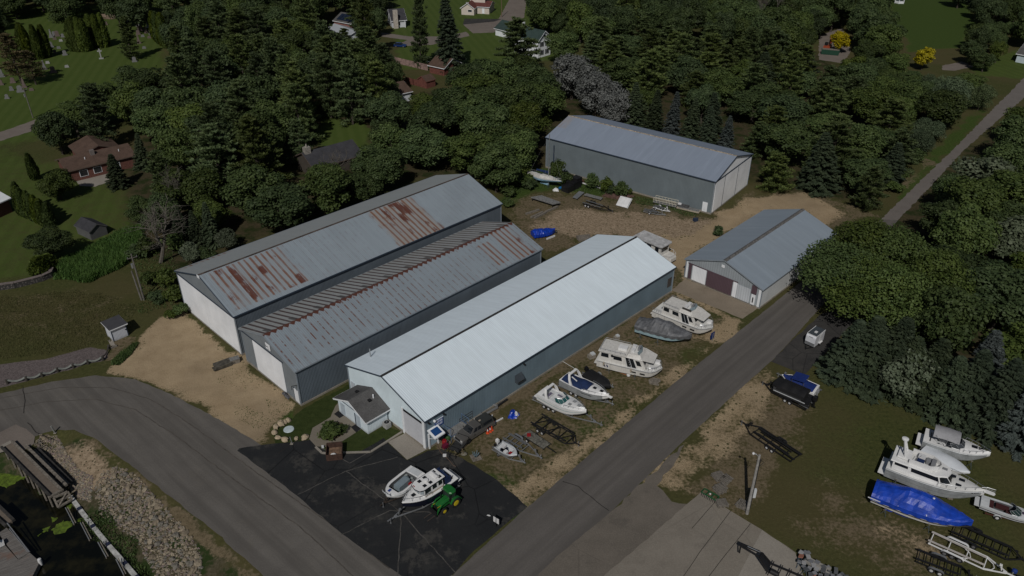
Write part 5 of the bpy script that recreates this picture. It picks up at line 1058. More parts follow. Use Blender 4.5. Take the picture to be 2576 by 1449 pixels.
# --- sailboat in the weeds
stn,bw=zD(95,610,2.2),zD(440,715,2.2)
t,L=boat_place('sailboat','small sailboat with a faded light blue hull and a bare tall mast','sailboat',stn,bw,.75);H=Hull(L,2.5,1.15,1.4,.40,1.9,.62,.85,.86,.5,1.8,.3)
H.mesh().build('hull',mat('faded_blue_hull',(.25,.42,.55),.5,vary=.2,vs=1.5),t,True);H.mesh(.82,1.0,.012).build('sheer_band',GEL,t,True);H.deck(0,1).build('deck',AGED,t,True)
mb=MB();taper(mb,[(H.x(.38),-.75),(H.x(.72),-.5),(H.x(.72),.5),(H.x(.38),.75)],1.25,[(H.x(.40),-.62),(H.x(.68),-.4),(H.x(.68),.4),(H.x(.40),.62)],1.65);mb.build('cabin',AGED,t);H.well(.08,.36,.3,.75,dz=.01).build('cockpit',mat('dark_cockpit',(.08,.075,.07),.9),t)
xm=H.x(.60);q=t.matrix_basis@Vector((xm,0,1.6))
MB().tube([(xm,0,1.5),(xm,0,11.4)],[.11,.08],8).build('mast',GALV,t);MB().tube([(xm,-.6,6.8),(xm,.6,6.8)],.03,5).build('spreader',GALV,t)
mb=MB();mb.loft([[(xm-.1-3.2*f,y,2.5-.12*f+z*(1-.5*f))for y,z in((-.16,-.35),(-.2,0),(0,.35),(.2,0),(.16,-.35))]for f in(0,.3,.7,1)],True,True,True);mb.build('sail_cover',NAVYC,t,True)
mb=MB();[mb.tube([(xm,0,11.2),e],.012,4)for e in((H.x(.99),0,1.4),(H.x(.01),0,1.3),(xm-.2,1.1,1.3),(xm-.2,-1.1,1.3))];mb.build('rigging',GALV,t);H.rail(.8,.99,.5).build('bow_rail',CHROME,t);H.rail(.0,.2,.5).build('stern_rail',CHROME,t)
mb=MB();taper(mb,[(-1.3,-.12),(1.0,-.12),(1.0,.12),(-1.3,.12)],-.6,[(-1.0,-.1),(1.0,-.1),(1.0,.1),(-1.0,.1)],.15);mb.build('keel',mat('faded_blue_hull'),t)
jackstands(t,[(1.6,-1.0,1.2),(-1.8,-1.0,1.2),(1.6,1.0,1.2),(-1.8,1.0,1.2)],'steel stand propping the sailboat in the weeds','stands under the sailboat')
# --- thing under blue tarp
p0,p1=zD(130,1300,.6),zD(370,1255,.5)
t,L=boat_place('covered_boat','small boat bundled in a bright blue tarp behind the striped shed','boat',p0,p1,.25);H=Hull(L,2.1,.8,.75,.5,2.0,.8)
H.mesh().build('hull',VINYLG,t,True);cover(H,lambda u:.55*math.exp(-((u-.2)/.25)**2)+.15+.1*math.sin(u*19),.7,31,26,.08,.08).build('cover',TARPB,t);wheel_at(t,L/2+.1,-.3,.25,.2);
# ---------------------------------------------------------------- trailers without boats
BLKW=mat('faded_black_rim',(.13,.13,.135),.5)
t=trailer('long black tandem pontoon trailer standing empty on the bare gravel',zH(890,1255,.5),zH(125,745,.5),2.3,2,STEELK,.3,.5,ax=.36,asp=.8,taper_at=.72,cross=6,rim=RIMW,bunk_m=STEELK,bunk_out=.45)
mb=MB();[mb.bar((-3.6,y,.62),(1.4,y,.62),.07,.1)for y in(-.3,.3)];mb.build('inner_rail',STEELK,t);mb=MB();[mb.tube([(2.9,sg*.35,.5),(2.9,sg*.35,1.3)],.04,5)for sg in(-1,1)];mb.tube([(2.9,-.35,1.3),(3.2,0,1.4),(2.9,.35,1.3)],.03,5);mb.build('ladder_post',STEELK,t)
zJ=zm(3480,2000,4.667)
trailer('black tandem pontoon trailer with side boards behind the white trailer',zJ(1280,370,.5),zJ(2680,1000,.5),2.3,2,STEELK,.31,.5,ax=.26,asp=.85,taper_at=.75,cross=8,rim=BLKW,bunk_m=STEELK)
t=trailer('bright white triple axle trailer with wide fenders',zJ(860,540,.55),zJ(2420,1270,.5),2.1,3,GEL,.33,.52,ax=.30,asp=.78,taper_at=.66,cross=4,rim=BLKW,bunk_m=mat('pale_bunk_board',(.42,.39,.36),.8),fend=GEL)
mb=MB()
for x0 in(-1.2,1.2):mb.tube([(x0,-1.0,.5),(x0+.9,-.5,.42),(x0+1.1,0,.4),(x0+.9,.5,.42),(x0,1.0,.5)],.05,6)
mb.build('keel_cradle',GEL,t);wheel_at(t,4.7,.35,.32,.2,RIMG,'spare_wheel');mb=MB();mb.lathe([(.1,.0),(.28,.1),(.28,.4),(.1,.5)],10,'z',(4.1,.45,.6));mb.build('winch_drum',mat('blue_strap',(.01,.03,.16),.7),t)
t=trailer('short black tandem trailer with grey fender strips at the bottom edge',zJ(620,880,.5),zJ(1750,1330,.5),2.0,2,STEELK,.34,.55,ax=.33,asp=.85,taper_at=.7,cross=7,rim=RIMW,bunk_m=STEELK,fend=mat('grey_fender',(.14,.145,.15),.5))
zK=zm(2700,1820,3.235)
a,b_=zK(1050,1330,.9),zK(2050,1800,.9);ctr=(a+b_)/2;L=(b_-a).length
t=thing('gooseneck_trailer','black gooseneck trailer on the pale concrete beside the heap of stands','trailer',(ctr.x,ctr.y,0),heading(b_,a));h=1.1
mb=MB()
for sg in(-1,1):mb.bar((-L/2,sg*h,.85),(L/2,sg*h*.55,.85),.12,.2);mb.bar((L/2-.2,sg*.55,.9),(L/2+.9,sg*.35,2.0),.16,.2);mb.bar((L/2+.8,sg*.34,2.05),(L/2+3.4,sg*.12,2.2),.14,.2)
for i in range(9):x=-L/2+.3+(L-.6)*i/8;mb.bar((x,-h,.85),(x,h,.85),.08,.1,(1,0,0))
mb.build('frame',STEELK,t);mb=MB();mb.add([(L/2-.1,-.62,.95),(L/2-.1,.62,.95),(L/2+1.0,.5,2.1),(L/2+1.0,-.5,2.1),(L/2+.05,-.62,.85),(L/2+.05,.62,.85),(L/2+1.12,.5,2.0),(L/2+1.12,-.5,2.0)],[(0,1,2,3),(7,6,5,4),(0,4,5,1),(1,5,6,2),(2,6,7,3),(3,7,4,0)]);mb.build('neck_plate',STEELK,t)
MB().tube([(L/2+3.3,0,2.2),(L/2+3.3,0,.95)],.09,8).build('coupler',STEELK,t);MB().tube([(L/2+1.2,-.3,2.15),(L/2+2.6,-.15,2.3)],.05,6).build('ram',CHROME,t);MB().lathe([(.05,-.5),(.3,-.42),(.3,.42),(.05,.5)],12,'x',(L/2-.9,.75,1.25)).build('air_tank',STEELK,t,True)
for x in(-L*.2,-L*.2+1.0):
 for sg in(-1,1):wheel_at(t,x,sg*(h+.2),.38,.25)
trailer('galvanised tandem bunk trailer standing empty beside the fishing boat',zF(1830,720,.5),zF(2560,1160,.45),1.7,2,GALV,.33,.45,ax=.2,asp=.75,taper_at=.52,cross=5,rim=RIMW)
p0,p1=zF(2230,640,.5),zF(2700,960,.4);ctr=(p0+p1)/2;L=(p1-p0).length
t=thing('utility_trailer','low utility trailer with a worn grey plank deck and a red can','trailer',(ctr.x,ctr.y,0),heading(p0,p1));MB().box((-.2,0,.5),(L*.9,1.5,.08)).build('deck',mat('lichen_planks',(.13,.125,.105),.9,vary=.5,vs=3),t);mb=MB();[mb.bar((-L/2,sg*.78,.48),(L/2-.3,sg*.7,.48),.07,.12)for sg in(-1,1)];mb.bar((L/2-.5,0,.45),(L/2+1.2,0,.45),.1,.1);mb.build('frame',STEELK,t)
for sg in(-1,1):wheel_at(t,-L*.25,sg*.92,.28,.18,RIMW)
q=t.matrix_basis@Vector((-L*.33,-.2,.55));MB().box((0,0,.14),(.5,.4,.28)).build('fuel_can',RED).location=q
tag(bpy.data.objects['fuel_can.001']if 'fuel_can.001' in bpy.data.objects else bpy.data.objects['fuel_can'],'red fuel can lying on the grey plank utility trailer','can')
a,b_=zA(130,1150,.6),zA(790,1400,.6)
p0,p1=zm(1344,1512,1.91667)(1475,270,.7),zm(1344,1512,1.91667)(1800,465,.5);ctr=(p0+p1)/2;L=(p1-p0).length
t=trailer('black open truss trailer with diagonal bracing on the grass',p0,p1,2.2,2,STEELK,.3,.6,ax=.22,asp=.75,taper_at=.78,cross=5,rim=RIMW,bunk_m=STEELK,bunk_h=.3,bunk_out=-.05)
mb=MB();xs=[-L/2+L*.75*i/5 for i in range(6)]
for i in range(5):
 s_=1 if i%2 else-1;mb.bar((xs[i],s_*1.0,.62),(xs[i+1],-s_*1.0,.62),.07,.08);[mb.bar((xs[i],sg*1.1,.6),(xs[i+1],sg*1.15,.98),.05,.06)for sg in(-1,1)]
mb.build('bracing',STEELK,t)
trailer('black tandem trailer with white guide posts on the stony yard',zD(690,945,.5),zD(1000,1045,.4),1.9,2,STEELK,.33,.48,ax=.18,asp=.75,taper_at=.6,rim=RIMW)
trailer('narrow galvanised trailer lying by the gangway',zD(1330,1035,.3),zD(1565,1085,.3),1.3,1,GALV,.28,.35,ax=.3,rim=RIMW)
trailer('small white single axle trailer by the gangway',zD(1440,990,.4),zD(1610,1045,.4),1.2,1,VINYL,.28,.4,ax=.2,rim=RIMW)
def flat(name,label,cat,pts,z0,z1,m_,group=None,legs=None):
 c=sum((Vector(p)for p in pts),Vector())/len(pts);t=thing(name,label,cat,(c.x,c.y,0),0,group)
 MB().prism([(p.x-c.x,p.y-c.y)for p in pts],z0,z1).build('deck',m_,t)
 mb=MB();[mb.box(((p.x-c.x)*.9,(p.y-c.y)*.9,z0/2),(.14,.14,z0))for p in pts];mb.build('legs',STEELK,t);return t
GPLANK=mat('grey_dock_planks',(.17,.17,.165),.85,vary=.3,vs=3)
t=flat('dock_section','large flat grey dock section raised on short legs in the yard','dock section',[zD(110,890,.9),zD(350,965,.9),zD(430,945,.9),zD(225,870,.9)],.7,.9,GPLANK)
t=flat('dock_section','narrow pale dock frame beside the black trailer','dock section',[zD(560,890,.5),(zD(610,905,.5)),zD(685,840,.5),zD(630,825,.5)],.35,.5,GALV)
t=flat('dock_section','long slatted dock frame between the black heap and the trailer','dock section',[zD(680,865,.5),zD(865,915,.5),zD(885,895,.5),zD(710,850,.5)],.35,.5,GPLANK)
def bar_thing(name,label,cat,a,b_,wd,ht,m_,z=0.0,group=None):
 c=(a+b_)/2;c.z=z;L=(b_-a).length;o=MB().box((0,0,ht/2),(L,wd,ht)).build(name,m_);o.location=c;o.rotation_euler.z=heading(a,b_);return tag(o,label,cat,group)
for i,(a,b_)in enumerate((((55,1080),(200,1035)),((110,1120),(240,1060)),((150,1125),(270,1065)),((265,1060),(400,1000)))):
 bar_thing('timber_beam','weathered timber beam lying on the ground beside the flat dock section','beam',zD(*a),zD(*b_),.4,.35,TIMBER,0,'timber beams in the yard')
WPIPE=mat('white_pipe_plastic',(.55,.55,.55),.5)
a,b_=zD(565,712,.3),zD(870,798,.3);o=MB().tube([(0,0,0),(b_-a)],.16,10).build('white_pipe',WPIPE,None,True);o.location=a;tag(o,'long white pipe lying along the foot of the tall blue-grey shed','pipe')
a,b_=zD(600,697,.2),zD(860,775,.2);bar_thing('girder','rusty red girder lying behind the long white pipe','girder',a,b_,.6,.4,mat('rusty_red_steel',(.09,.04,.03),.85,vary=.4))
a,b_=zD(1440,930,.5),zD(1680,985,.5);c=(a+b_)/2;L=(b_-a).length;t=thing('gangway','aluminium gangway with tall cream handrails lying against the blue-grey shed','gangway',(c.x,c.y,0),heading(a,b_))
MB().box((0,0,.45),(L,1.3,.12)).build('deck',GPLANK,t);CRM=mat('cream_rail_paint',(.50,.47,.38),.5)
for sg in(-1,1):
 mb=MB();[mb.tube([(-L/2,sg*.65,z),(L/2,sg*.65,z)],.05,6)for z in(1.0,1.5)];[mb.tube([(-L/2+L*i/7,sg*.65,.45),(-L/2+L*i/7,sg*.65,1.5)],.045,6)for i in range(8)];mb.build('handrail',CRM,t)
mb=MB();[mb.box((-L/2+L*i/5,0,.2),(.2,1.2,.4))for i in range(6)];mb.build('bearers',STEELK,t)
a,b_=zD(1690,990,.4),zD(1930,1045,.4);c=(a+b_)/2;L=(b_-a).length;t=thing('dock_section','pontoon dock section with pale edges beside the cream gangway','dock section',(c.x,c.y,0),heading(a,b_));MB().box((0,0,.35),(L,1.5,.25)).build('float',BEIGE,t);MB().box((0,0,.51),(L-.3,1.2,.08)).build('deck',GPLANK,t);MB().box((-L*.25,.2,.75),(L*.45,.9,.35)).build('crate_stack',mat('dark_crates',(.07,.07,.072),.8,vary=.4,vs=3),t);MB().box((-L*.42,.1,1.05),(.7,.5,.3)).build('white_box',VINYL,t)
c=zD(1108,960,.5);t=thing('framed_board','square white framed panel leaning in the weeds by the timber pile','panel',(c.x,c.y,0),heading(zD(1050,975),zD(1145,1000)));MB().box((0,0,.85),(2.6,.1,2.4),0,R(-55)).build('panel',VINYL,t);MB().box((0,.25,.7),(2.75,.05,2.55),0,R(-55)).build('frame',GELG,t)
rr=random.Random(8)
def stack(name,label,cat,c,rz,n,L,W,layer,m_,group=None,sp=.0):
 t=thing(name,label,cat,(c.x,c.y,0),rz,group)
 for k in range(layer):
  mb=MB()
  for i in range(n):mb.box(((rr.random()-.5)*.3,(i-(n-1)/2)*W*1.1,.1+k*.2),(L*(.75+.35*rr.random()),W,.17),(rr.random()-.5)*.12)
  mb.build('plank_layer',m_,t)
 return t
stack('timber_pile','pile of reddish weathered timber beside the white panel','timber pile',zD(1050,895),R(-25),6,6.0,.35,3,mat('reddish_timber',(.12,.07,.055),.9,vary=.45,vs=2))
stack('timber_pile','small grey timber pile beyond the back corner of the white-roofed shed','timber pile',zD(680,1345),R(10),5,2.8,.3,3,TIMBER)
stack('timber_pile','pile of dark timbers on the sand lot in front of the striped shed','timber pile',zm(0,756,1.91667)(1690,1310),heading(zm(0,756,1.91667)(1620,1340),zm(0,756,1.91667)(1800,1270)),4,3.0,.35,3,mat('dark_timber',(.075,.068,.055),.9,vary=.45,vs=2))
c=zm(0,756,1.91667)(1775,1285);t=thing('crate','grey wooden crate standing against the dark timber pile','crate',(c.x,c.y,0),R(30));MB().box((0,0,.35),(1.3,.9,.7)).build('box',TIMBER,t);MB().box((0,0,.74),(1.4,1.0,.06)).build('lid',GPLANK,t)
c=zD(560,800);t=thing('covered_heap','black plastic-covered heap by the weeds near the sailboat','heap',(c.x,c.y,0),R(35));BPL=mat('black_plastic',(.012,.012,.013),.5,vary=.4,bump=.5)
for p,d in(((-1.6,-.3,.7),(2.2,2.0,1.4)),((.4,.2,.9),(2.6,2.2,1.8)),((1.4,.5,1.5),(1.8,1.8,1.6))):MB().box(p,d,.2).build('block',BPL,t)
BRL=mat('blue_barrel_plastic',(.015,.13,.32),.45)
for p,lab in(((430,805),'blue plastic barrel lying beside the white bags near the sailboat'),((910,830),'blue plastic barrel under the shrubs by the tall blue-grey shed'),((873,780),'blue plastic barrel by the end of the long white pipe')):
 c=zD(*p);o=MB().lathe([(.26,-.45),(.31,-.3),(.29,0),(.31,.3),(.26,.45)],12,'x',(0,0,.31)).build('barrel',BRL,None,True);o.location=c;o.rotation_euler.z=rr.random()*3;tag(o,lab,'barrel')
heap('bag_heap','heap of white plastic bags beside the blue barrel','bags',[zD(345,815),zD(410,810),zD(410,832),zD(350,830)],.5,VINYL,5)
c=zD(1880,1150);t=thing('scrap_engine','small dark blue engine lying on the sand by the shed door','engine',(c.x,c.y,0));MB().box((0,0,.35),(.9,.7,.6),.5).build('block',mat('dark_blue_iron',(.02,.035,.07),.6),t);MB().tube([(-.5,.2,.3),(.5,.1,.8)],.12,6).build('manifold',STEELK,t)
a,b_=zD(280,1340,.2),zD(368,1305,.2);bar_thing('white_rail','short white rail lying beside the blue tarp bundle','rail',a,b_,.2,.3,VINYL)
a,b_=zB(545,1190,.1),zB(715,1255,.1);bar_thing('board','orange-brown board lying beside the nearest houseboat','board',a,b_,.6,.1,mat('orange_ply',(.25,.11,.05),.8))
for p in((628,1190),(722,1283)):o=MB().lathe([(.1,0),(.28,.05),(.3,.25),(.1,.35)],10).build('tub',VINYL,None,True);o.location=zB(*p);tag(o,'white plastic tub '+('behind' if p[0]<700 else 'in front of')+' the orange-brown board','tub')
stack('timber_pile','small scatter of grey blocks on the grass in front of the nearest houseboat','timber pile',zB(1145,1390),R(-20),4,1.4,.3,2,TIMBER)
c=zB(2085,720);t=thing('notice_board','small blue board on a post by the roadside near the houseboats','sign',(c.x,c.y,0),heading(zB(2060,640),zB(2110,610)));MB().box((0,0,.8),(.08,.08,1.6)).build('post',GALV,t);MB().box((0,.07,1.1),(.9,.06,1.2)).build('board',BLC,t)
for p,s_ in(((120,985),1.0),((525,690),.8)):
 c=zB(*p);t=thing('step_block','pale grey step block at the '+('stern of the nearest houseboat' if s_==1 else 'bow side of the grass by the shed wall'),'steps',(c.x,c.y,0),.5);MB().box((0,0,.3),(1.1*s_,.8*s_,.6)).build('block',CONF,t);MB().box((.2,0,.7),(.6*s_,.7*s_,.2)).build('tread',GELG,t)
# ---------------------------------------------------------------- enclosed cargo trailer
zL=zm(3140,1260,11.143)
fl,fr_,bl=zL(385,600,2.35),zL(850,745,2.35),zL(800,270,2.35)
rz=heading(bl,fl);W=(fr_-fl).length*.98;L=(fl-bl).length;c=(fl+fr_)/2-Vector((math.cos(rz),math.sin(rz),0))*L/2
t=thing('cargo_trailer','white enclosed cargo trailer with a dark roof on the shaded parking pad','trailer',(c.x,c.y,0),rz);h=W/2
mb=MB();sec=[(-L/2,.45,2.3),(L/2-.25,.45,2.3),(L/2-.05,.45,2.1),(L/2,.5,1.9)]
mb.loft([[(x,-h,z0),(x,h,z0),(x,h,z1),(x,-h,z1)]for x,z0,z1 in sec],True,True,True);mb.build('body',mat('white_trailer_skin',(.60,.61,.64),.35,spec=.5,vary=.04),t)
MB().prism([(-L/2+.04,-h+.05),(L/2-.24,-h+.05),(L/2-.24,h-.05),(-L/2+.04,h-.05)],2.3,2.36).build('roof',mat('dark_roof_sheet',(.055,.065,.075),.4),t)
mb=MB();[mb.bar((-L/2,sg*h,2.31),(L/2-.24,sg*h,2.31),.08,.1)for sg in(-1,1)];mb.bar((L/2-.22,-h,2.32),(L/2-.22,h,2.32),.1,.08);mb.build('roof_edge',VINYL,t);MB().box((.2,.1,2.4),(.5,.4,.1)).build('roof_vent',VINYL,t)
MB().box((L/2+.03,0,.78),(.05,W*.98,.55)).build('stone_guard',GALV,t);mb=MB();[mb.box((L/2-.02,(i-2)*.13,1.98),(.05,.08,.09))for i in range(5)];mb.build('front_lettering',STEELK,t)
MB().box((-.3,h+.02,1.4),(.7,.04,1.5)).build('side_door',VINYL,t)
for sg in(-1,1):wheel_at(t,-.3,sg*(h+.1),.33,.2);MB().box((-.3,sg*(h+.13),.68),(.95,.28,.08)).build('fender',VINYL,t)
mb=MB();[mb.bar((L/2-.1,sg*.6,.42),(L/2+1.1,0,.42),.07,.1)for sg in(-1,1)];mb.tube([(L/2+.9,0,.08),(L/2+.9,0,.9)],.04,6);mb.build('tongue',STEELK,t)
# ---------------------------------------------------------------- pickup with cap
pf,pr_=zF(1085,855),zF(1450,630)
rz=heading(pr_,pf);d=Vector((math.cos(rz),math.sin(rz),0));nL=Vector((-d.y,d.x,0));WB=3.6;c=(pf+pr_)/2-nL*.95*1.0
t=thing('pickup_truck','grey four-door pickup with a cap over its bed, parked along the shed wall','pickup truck',(c.x,c.y,0),rz)
PAINT=mat('pewter_car_paint',(.105,.10,.094),.3,.2,spec=.5,vary=.05,coat=.4);CAPP=mat('dark_cap_shell',(.035,.037,.036),.4,vary=.08)
def profile_loft(prof,ys):return MB().loft([[(x,y*(1-(.06 if z>.95 else 0)),z)for x,z in prof]for y in ys],True,True,True)
hw=.98
profile_loft([(-2.85,.5),(2.75,.45),(2.85,.6),(2.85,.95),(2.7,1.08),(1.35,1.2),(-2.85,1.2),(-2.9,.9)],(-hw,-hw*.5,0,hw*.5,hw)).build('body',PAINT,t)
cab=[(-.75,-.9),(1.35,-.9),(1.35,.9),(-.75,.9)];top=[(-.65,-.68),(.55,-.68),(.55,.68),(-.65,.68)]
MB().loft([[(x,y,1.19)for x,y in cab],[(x,y,1.85)for x,y in top]],True,True,True).build('cab',PAINT,t)
mb=MB();face_strip(mb,(1.35,-.9,1.19),(1.35,.9,1.19),(.55,-.68,1.85),(.55,.68,1.85),.05,.95,.08,.92,.015);mb.build('windshield',GLASSD,t)
for u0,u1 in((.06,.40),(.46,.80)):
 mb=MB()
 for sg in(-1,1):face_strip(mb,(-.75,sg*.9,1.19),(1.35,sg*.9,1.19),(-.65,sg*.68,1.85),(.55,sg*.68,1.85),u0,u1,.12,.85,.015)
 mb.build('side_window',GLASSD,t)
cp=[(-2.85,-.9),(-.8,-.9),(-.8,.9),(-2.85,.9)];ct=[(-2.7,-.72),(-.85,-.72),(-.85,.72),(-2.7,.72)]
MB().loft([[(x,y,1.2)for x,y in cp],[(x,y,1.9)for x,y in ct]],True,True,True).build('bed_cap',CAPP,t);mb=MB()
for sg in(-1,1):face_strip(mb,(-2.85,sg*.9,1.2),(-.8,sg*.9,1.2),(-2.7,sg*.72,1.9),(-.85,sg*.72,1.9),.12,.9,.3,.8,.015)
mb.build('cap_window',GLASSD,t)
for x in(1.8,-1.8):
 for sg in(-1,1):wheel_at(t,x,sg*.86,.39,.27);MB().lathe([(.46,-.02),(.46,.02)],18,'y',(x,sg*(hw-.005),.46)).build('wheel_arch',BLACK,t)
MB().box((2.9,0,.55),(.16,1.95,.25)).build('front_bumper',CHROME,t);MB().box((-2.95,0,.58),(.16,1.9,.22)).build('rear_bumper',CHROME,t);MB().box((2.86,0,.85),(.05,1.0,.28)).build('grille',STEELK,t)
for sg in(-1,1):MB().box((2.84,sg*.76,.88),(.08,.36,.22)).build('headlight',mat('headlamp_lens',(.45,.45,.43),.1,spec=.6),t);MB().box((.95,sg*1.08,1.25),(.12,.2,.16)).build('mirror',PAINT,t);MB().box((-2.9,sg*.85,.95),(.05,.16,.4)).build('tail_light',RED,t)
MB().box((-.95,.1,1.92),(.3,.2,.08)).build('cab_light',BEIGE,t)
# ---------------------------------------------------------------- tractor with pallet forks
pr_,pf=zE(1515,985),zE(1308,1128);rz=heading(pr_,pf);d=Vector((math.cos(rz),math.sin(rz),0));nL=Vector((-d.y,d.x,0));WB=(pf-pr_).length;c=(pf+pr_)/2-nL*.8
t=thing('tractor','green tractor with yellow wheels, a cab roof and pallet forks','tractor',(c.x,c.y,0),rz)
GRN=mat('tractor_green',(.012,.115,.022),.4,vary=.08,coat=.3);YEL=mat('wheel_yellow',(.55,.42,.02),.45);TGL=mat('cab_glass',(.03,.045,.04),.08,spec=.6)
xr,xf=-WB/2,WB/2
for sg in(-1,1):wheel_at(t,xr,sg*.82,.72,.42,YEL);wheel_at(t,xf,sg*.76,.45,.28,YEL)
MB().loft([[(x,-w_,z0),(x,w_,z0),(x,w_,z1-.1),(x,w_*.7,z1),(x,-w_*.7,z1),(x,-w_,z1-.1)]for x,w_,z0,z1 in((-.25,.42,.7,1.55),(.5,.4,.65,1.5),(1.4,.35,.62,1.35),(xf+.55,.28,.62,1.2))],True,True,True).build('hood',GRN,t)
MB().box((xf+.57,0,.92),(.05,.5,.5)).build('grille',STEELK,t);MB().box((xr+.4,0,.75),(1.6,.5,.5)).build('chassis',STEELK,t);MB().box((.2,0,.55),(2.4,.35,.25)).build('engine_frame',STEELK,t)
taper(MB(),[(xr-.2,-.7),(-.2,-.7),(-.2,.7),(xr-.2,.7)],1.05,[(xr-.1,-.72),(-.35,-.72),(-.35,.72),(xr-.1,.72)],2.35).build('cab_glass',TGL,t)
mb=MB();[mb.bar((x0,sg*.72,1.0),(x1,sg*.74,2.36),.09,.09)for sg in(-1,1)for x0,x1 in((xr-.2,xr-.1),(-.19,-.34),(xr+.75,xr+.75))];mb.build('cab_frame',STEELK,t)
mb=MB();rp=[(xr-.3,-.62),(xr-.1,-.82),(-.35,-.82),(-.15,-.62),(-.15,.62),(-.35,.82),(xr-.1,.82),(xr-.3,.62)];mb.loft([[(x,y,2.36)for x,y in rp],[(x,y,2.5)for x,y in rp],[((x+.7+0)*.9-.7,y*.85,2.6)for x,y in rp]],True,True,True);mb.build('cab_roof',GRN,t)
for sg in(-1,1):
 mb=MB();rows=[[(xr+.86*math.cos(a),sg*.55,.72+.86*math.sin(a)),(xr+.86*math.cos(a),sg*1.02,.72+.86*math.sin(a)),(xr+.8*math.cos(a),sg*1.02,.72+.8*math.sin(a)),(xr+.8*math.cos(a),sg*.55,.72+.8*math.sin(a))]for a in[R(k)for k in range(20,171,25)]];mb.loft(rows,True,True,True);mb.build('fender',GRN,t)
 MB().tube([(-.1,sg*.55,1.5),(1.0,sg*.58,1.45),(xf+.7,sg*.58,.95),(xf+1.0,sg*.58,.4)],.09,6).build('loader_arm',GRN,t);MB().bar((xf+1.05,sg*.32,.12),(xf+2.25,sg*.32,.1),.12,.06).build('fork',mat('worn_fork_steel',(.09,.075,.065),.6,.5),t)
MB().box((xf+1.05,0,.5),(.12,1.3,.75)).build('fork_frame',STEELK,t);MB().tube([(.5,-.3,1.4),(.5,-.3,2.3)],.05,6).build('exhaust',STEELK,t)
mb=MB();[mb.box((1.0,sg*.385,1.2),(1.2,.02,.07))for sg in(-1,1)];mb.build('hood_stripe',YEL,t)
# ---------------------------------------------------------------- clutter by the shed's front corner
for i,p in enumerate(((1450,650),(1500,620),(1535,590))):
 c=zF(*p);t=thing('traffic_cone','orange traffic cone with a white collar beside the pickup','traffic cone',(c.x,c.y,0),0,'traffic cones beside the pickup');ORG=mat('cone_orange',(.60,.075,.025),.5);MB().box((0,0,.03),(.42,.42,.06)).build('base',ORG,t);MB().lathe([(.16,.05),(.045,.75)],12).build('cone',ORG,t,True)
 if i<2:MB().lathe([(.105,.42),(.06,.68)],12).build('collar',VINYL,t,True)
def rack(label,c,rz,L,W,Hh,m_,shelf=None,name='steel_rack'):
 t=thing(name,label,'rack',(c.x,c.y,0),rz);mb=MB()
 for x in(-L/2,L/2):
  for y in(-W/2,W/2):mb.tube([(x,y,0),(x,y,Hh)],.04,5)
  mb.tube([(x,-W/2,Hh),(x,W/2,Hh)],.035,5);mb.tube([(x,-W/2,Hh*.5),(x,W/2,Hh*.5)],.035,5)
 for y in(-W/2,W/2):mb.tube([(-L/2,y,Hh*.45),(L/2,y,Hh*.45)],.035,5)
 mb.build('frame',m_,t)
 if shelf:MB().box((0,0,Hh*.47),(L*.95,W*.9,.06)).build('shelf',shelf,t)
 return t
BLUP=mat('pale_blue_pipe',(.10,.16,.27),.5);azS=s3.t.rotation_euler.z+R(90)
rack('pale blue pipe scaffold with plank shelf between the shed wall and the pickup',zF(820,690),azS,3.2,1.4,2.4,BLUP,GPLANK,'scaffold')
rack('dark steel work frame standing at the front of the pickup',zF(860,960),azS+.3,2.6,1.6,1.3,STEELK,mat('dark_mesh_shelf',(.03,.03,.03)))
rack('low dark steel rack with a barrel at the edge of the black tarmac',zF(780,1070),azS+.5,1.8,.9,.9,STEELK)
rack('small yellowish trestle lying at the corner of the tarmac',zF(870,1110),azS-.4,1.0,.5,.9,mat('trestle_tan',(.16,.13,.08)),None,'trestle')
c=zF(960,430);t=thing('steel_crate','rusty open-sided crate holding a yellow jug beside the shed wall','crate',(c.x,c.y,0),azS);mb=MB()
for y in(-.5,.5):[mb.bar((-1.2,y,z),(1.2,y,z),.06,.1)for z in(.2,.7,1.2,1.6)];[mb.bar((x,y,0),(x,y,1.7),.06,.06)for x in(-1.2,0,1.2)]
mb.build('frame',mat('brown_iron',(.045,.035,.03),.8,vary=.3),t);MB().box((0,0,.15),(2.4,1.0,.1)).build('floor',TIMBER,t);o=MB().box((0,0,.2),(.5,.35,.4)).build('jug',mat('yellow_plastic',(.45,.22,.02),.5));o.location=t.matrix_basis@Vector((-.7,.1,.75));tag(o,'yellow plastic jug in the rusty open crate','jug')
for p,sc_,m_,lab,nm in(((575,875),.35,RED,'dark red round drum standing by the pressure hose','drum'),((640,780),.4,mat('green_plastic',(.03,.08,.02),.6),'green plastic bin under the pale blue scaffold','bin')):
 o=MB().lathe([(sc_*.8,0),(sc_,.1),(sc_,.6),(sc_*.7,.75)],12).build(nm,m_,None,True);o.location=zF(*p);tag(o,lab,nm)
c=zF(590,960);t=thing('pressure_washer','red pressure washer cart in front of the shed side door','washer',(c.x,c.y,0),azS);MB().box((0,0,.45),(.8,.55,.5)).build('body',mat('maroon_machine',(.12,.01,.03),.5),t);MB().tube([(.4,-.25,.3),(.6,-.25,1.0),(.6,.25,1.0),(.4,.25,.3)],.03,5).build('handle',GALV,t)
for sg in(-1,1):wheel_at(t,-.25,sg*.35,.18,.1)
hs=[zF(*p,.05)for p in((420,800),(430,900),(480,1020),(545,1090),(620,1150),(690,1230),(745,1300),(800,1330))];o=MB().tube([p-hs[0]for p in hs],.045,5).build('hose',mat('tan_hose',(.11,.075,.055),.7));o.location=hs[0];tag(o,'tan hose snaking over the black tarmac from the shed door','hose')
o=MB().box((0,0,.15),(.45,.3,.3)).build('pail',VINYL);o.location=zF(575,1120);tag(o,'white box lying on the tan hose','box')
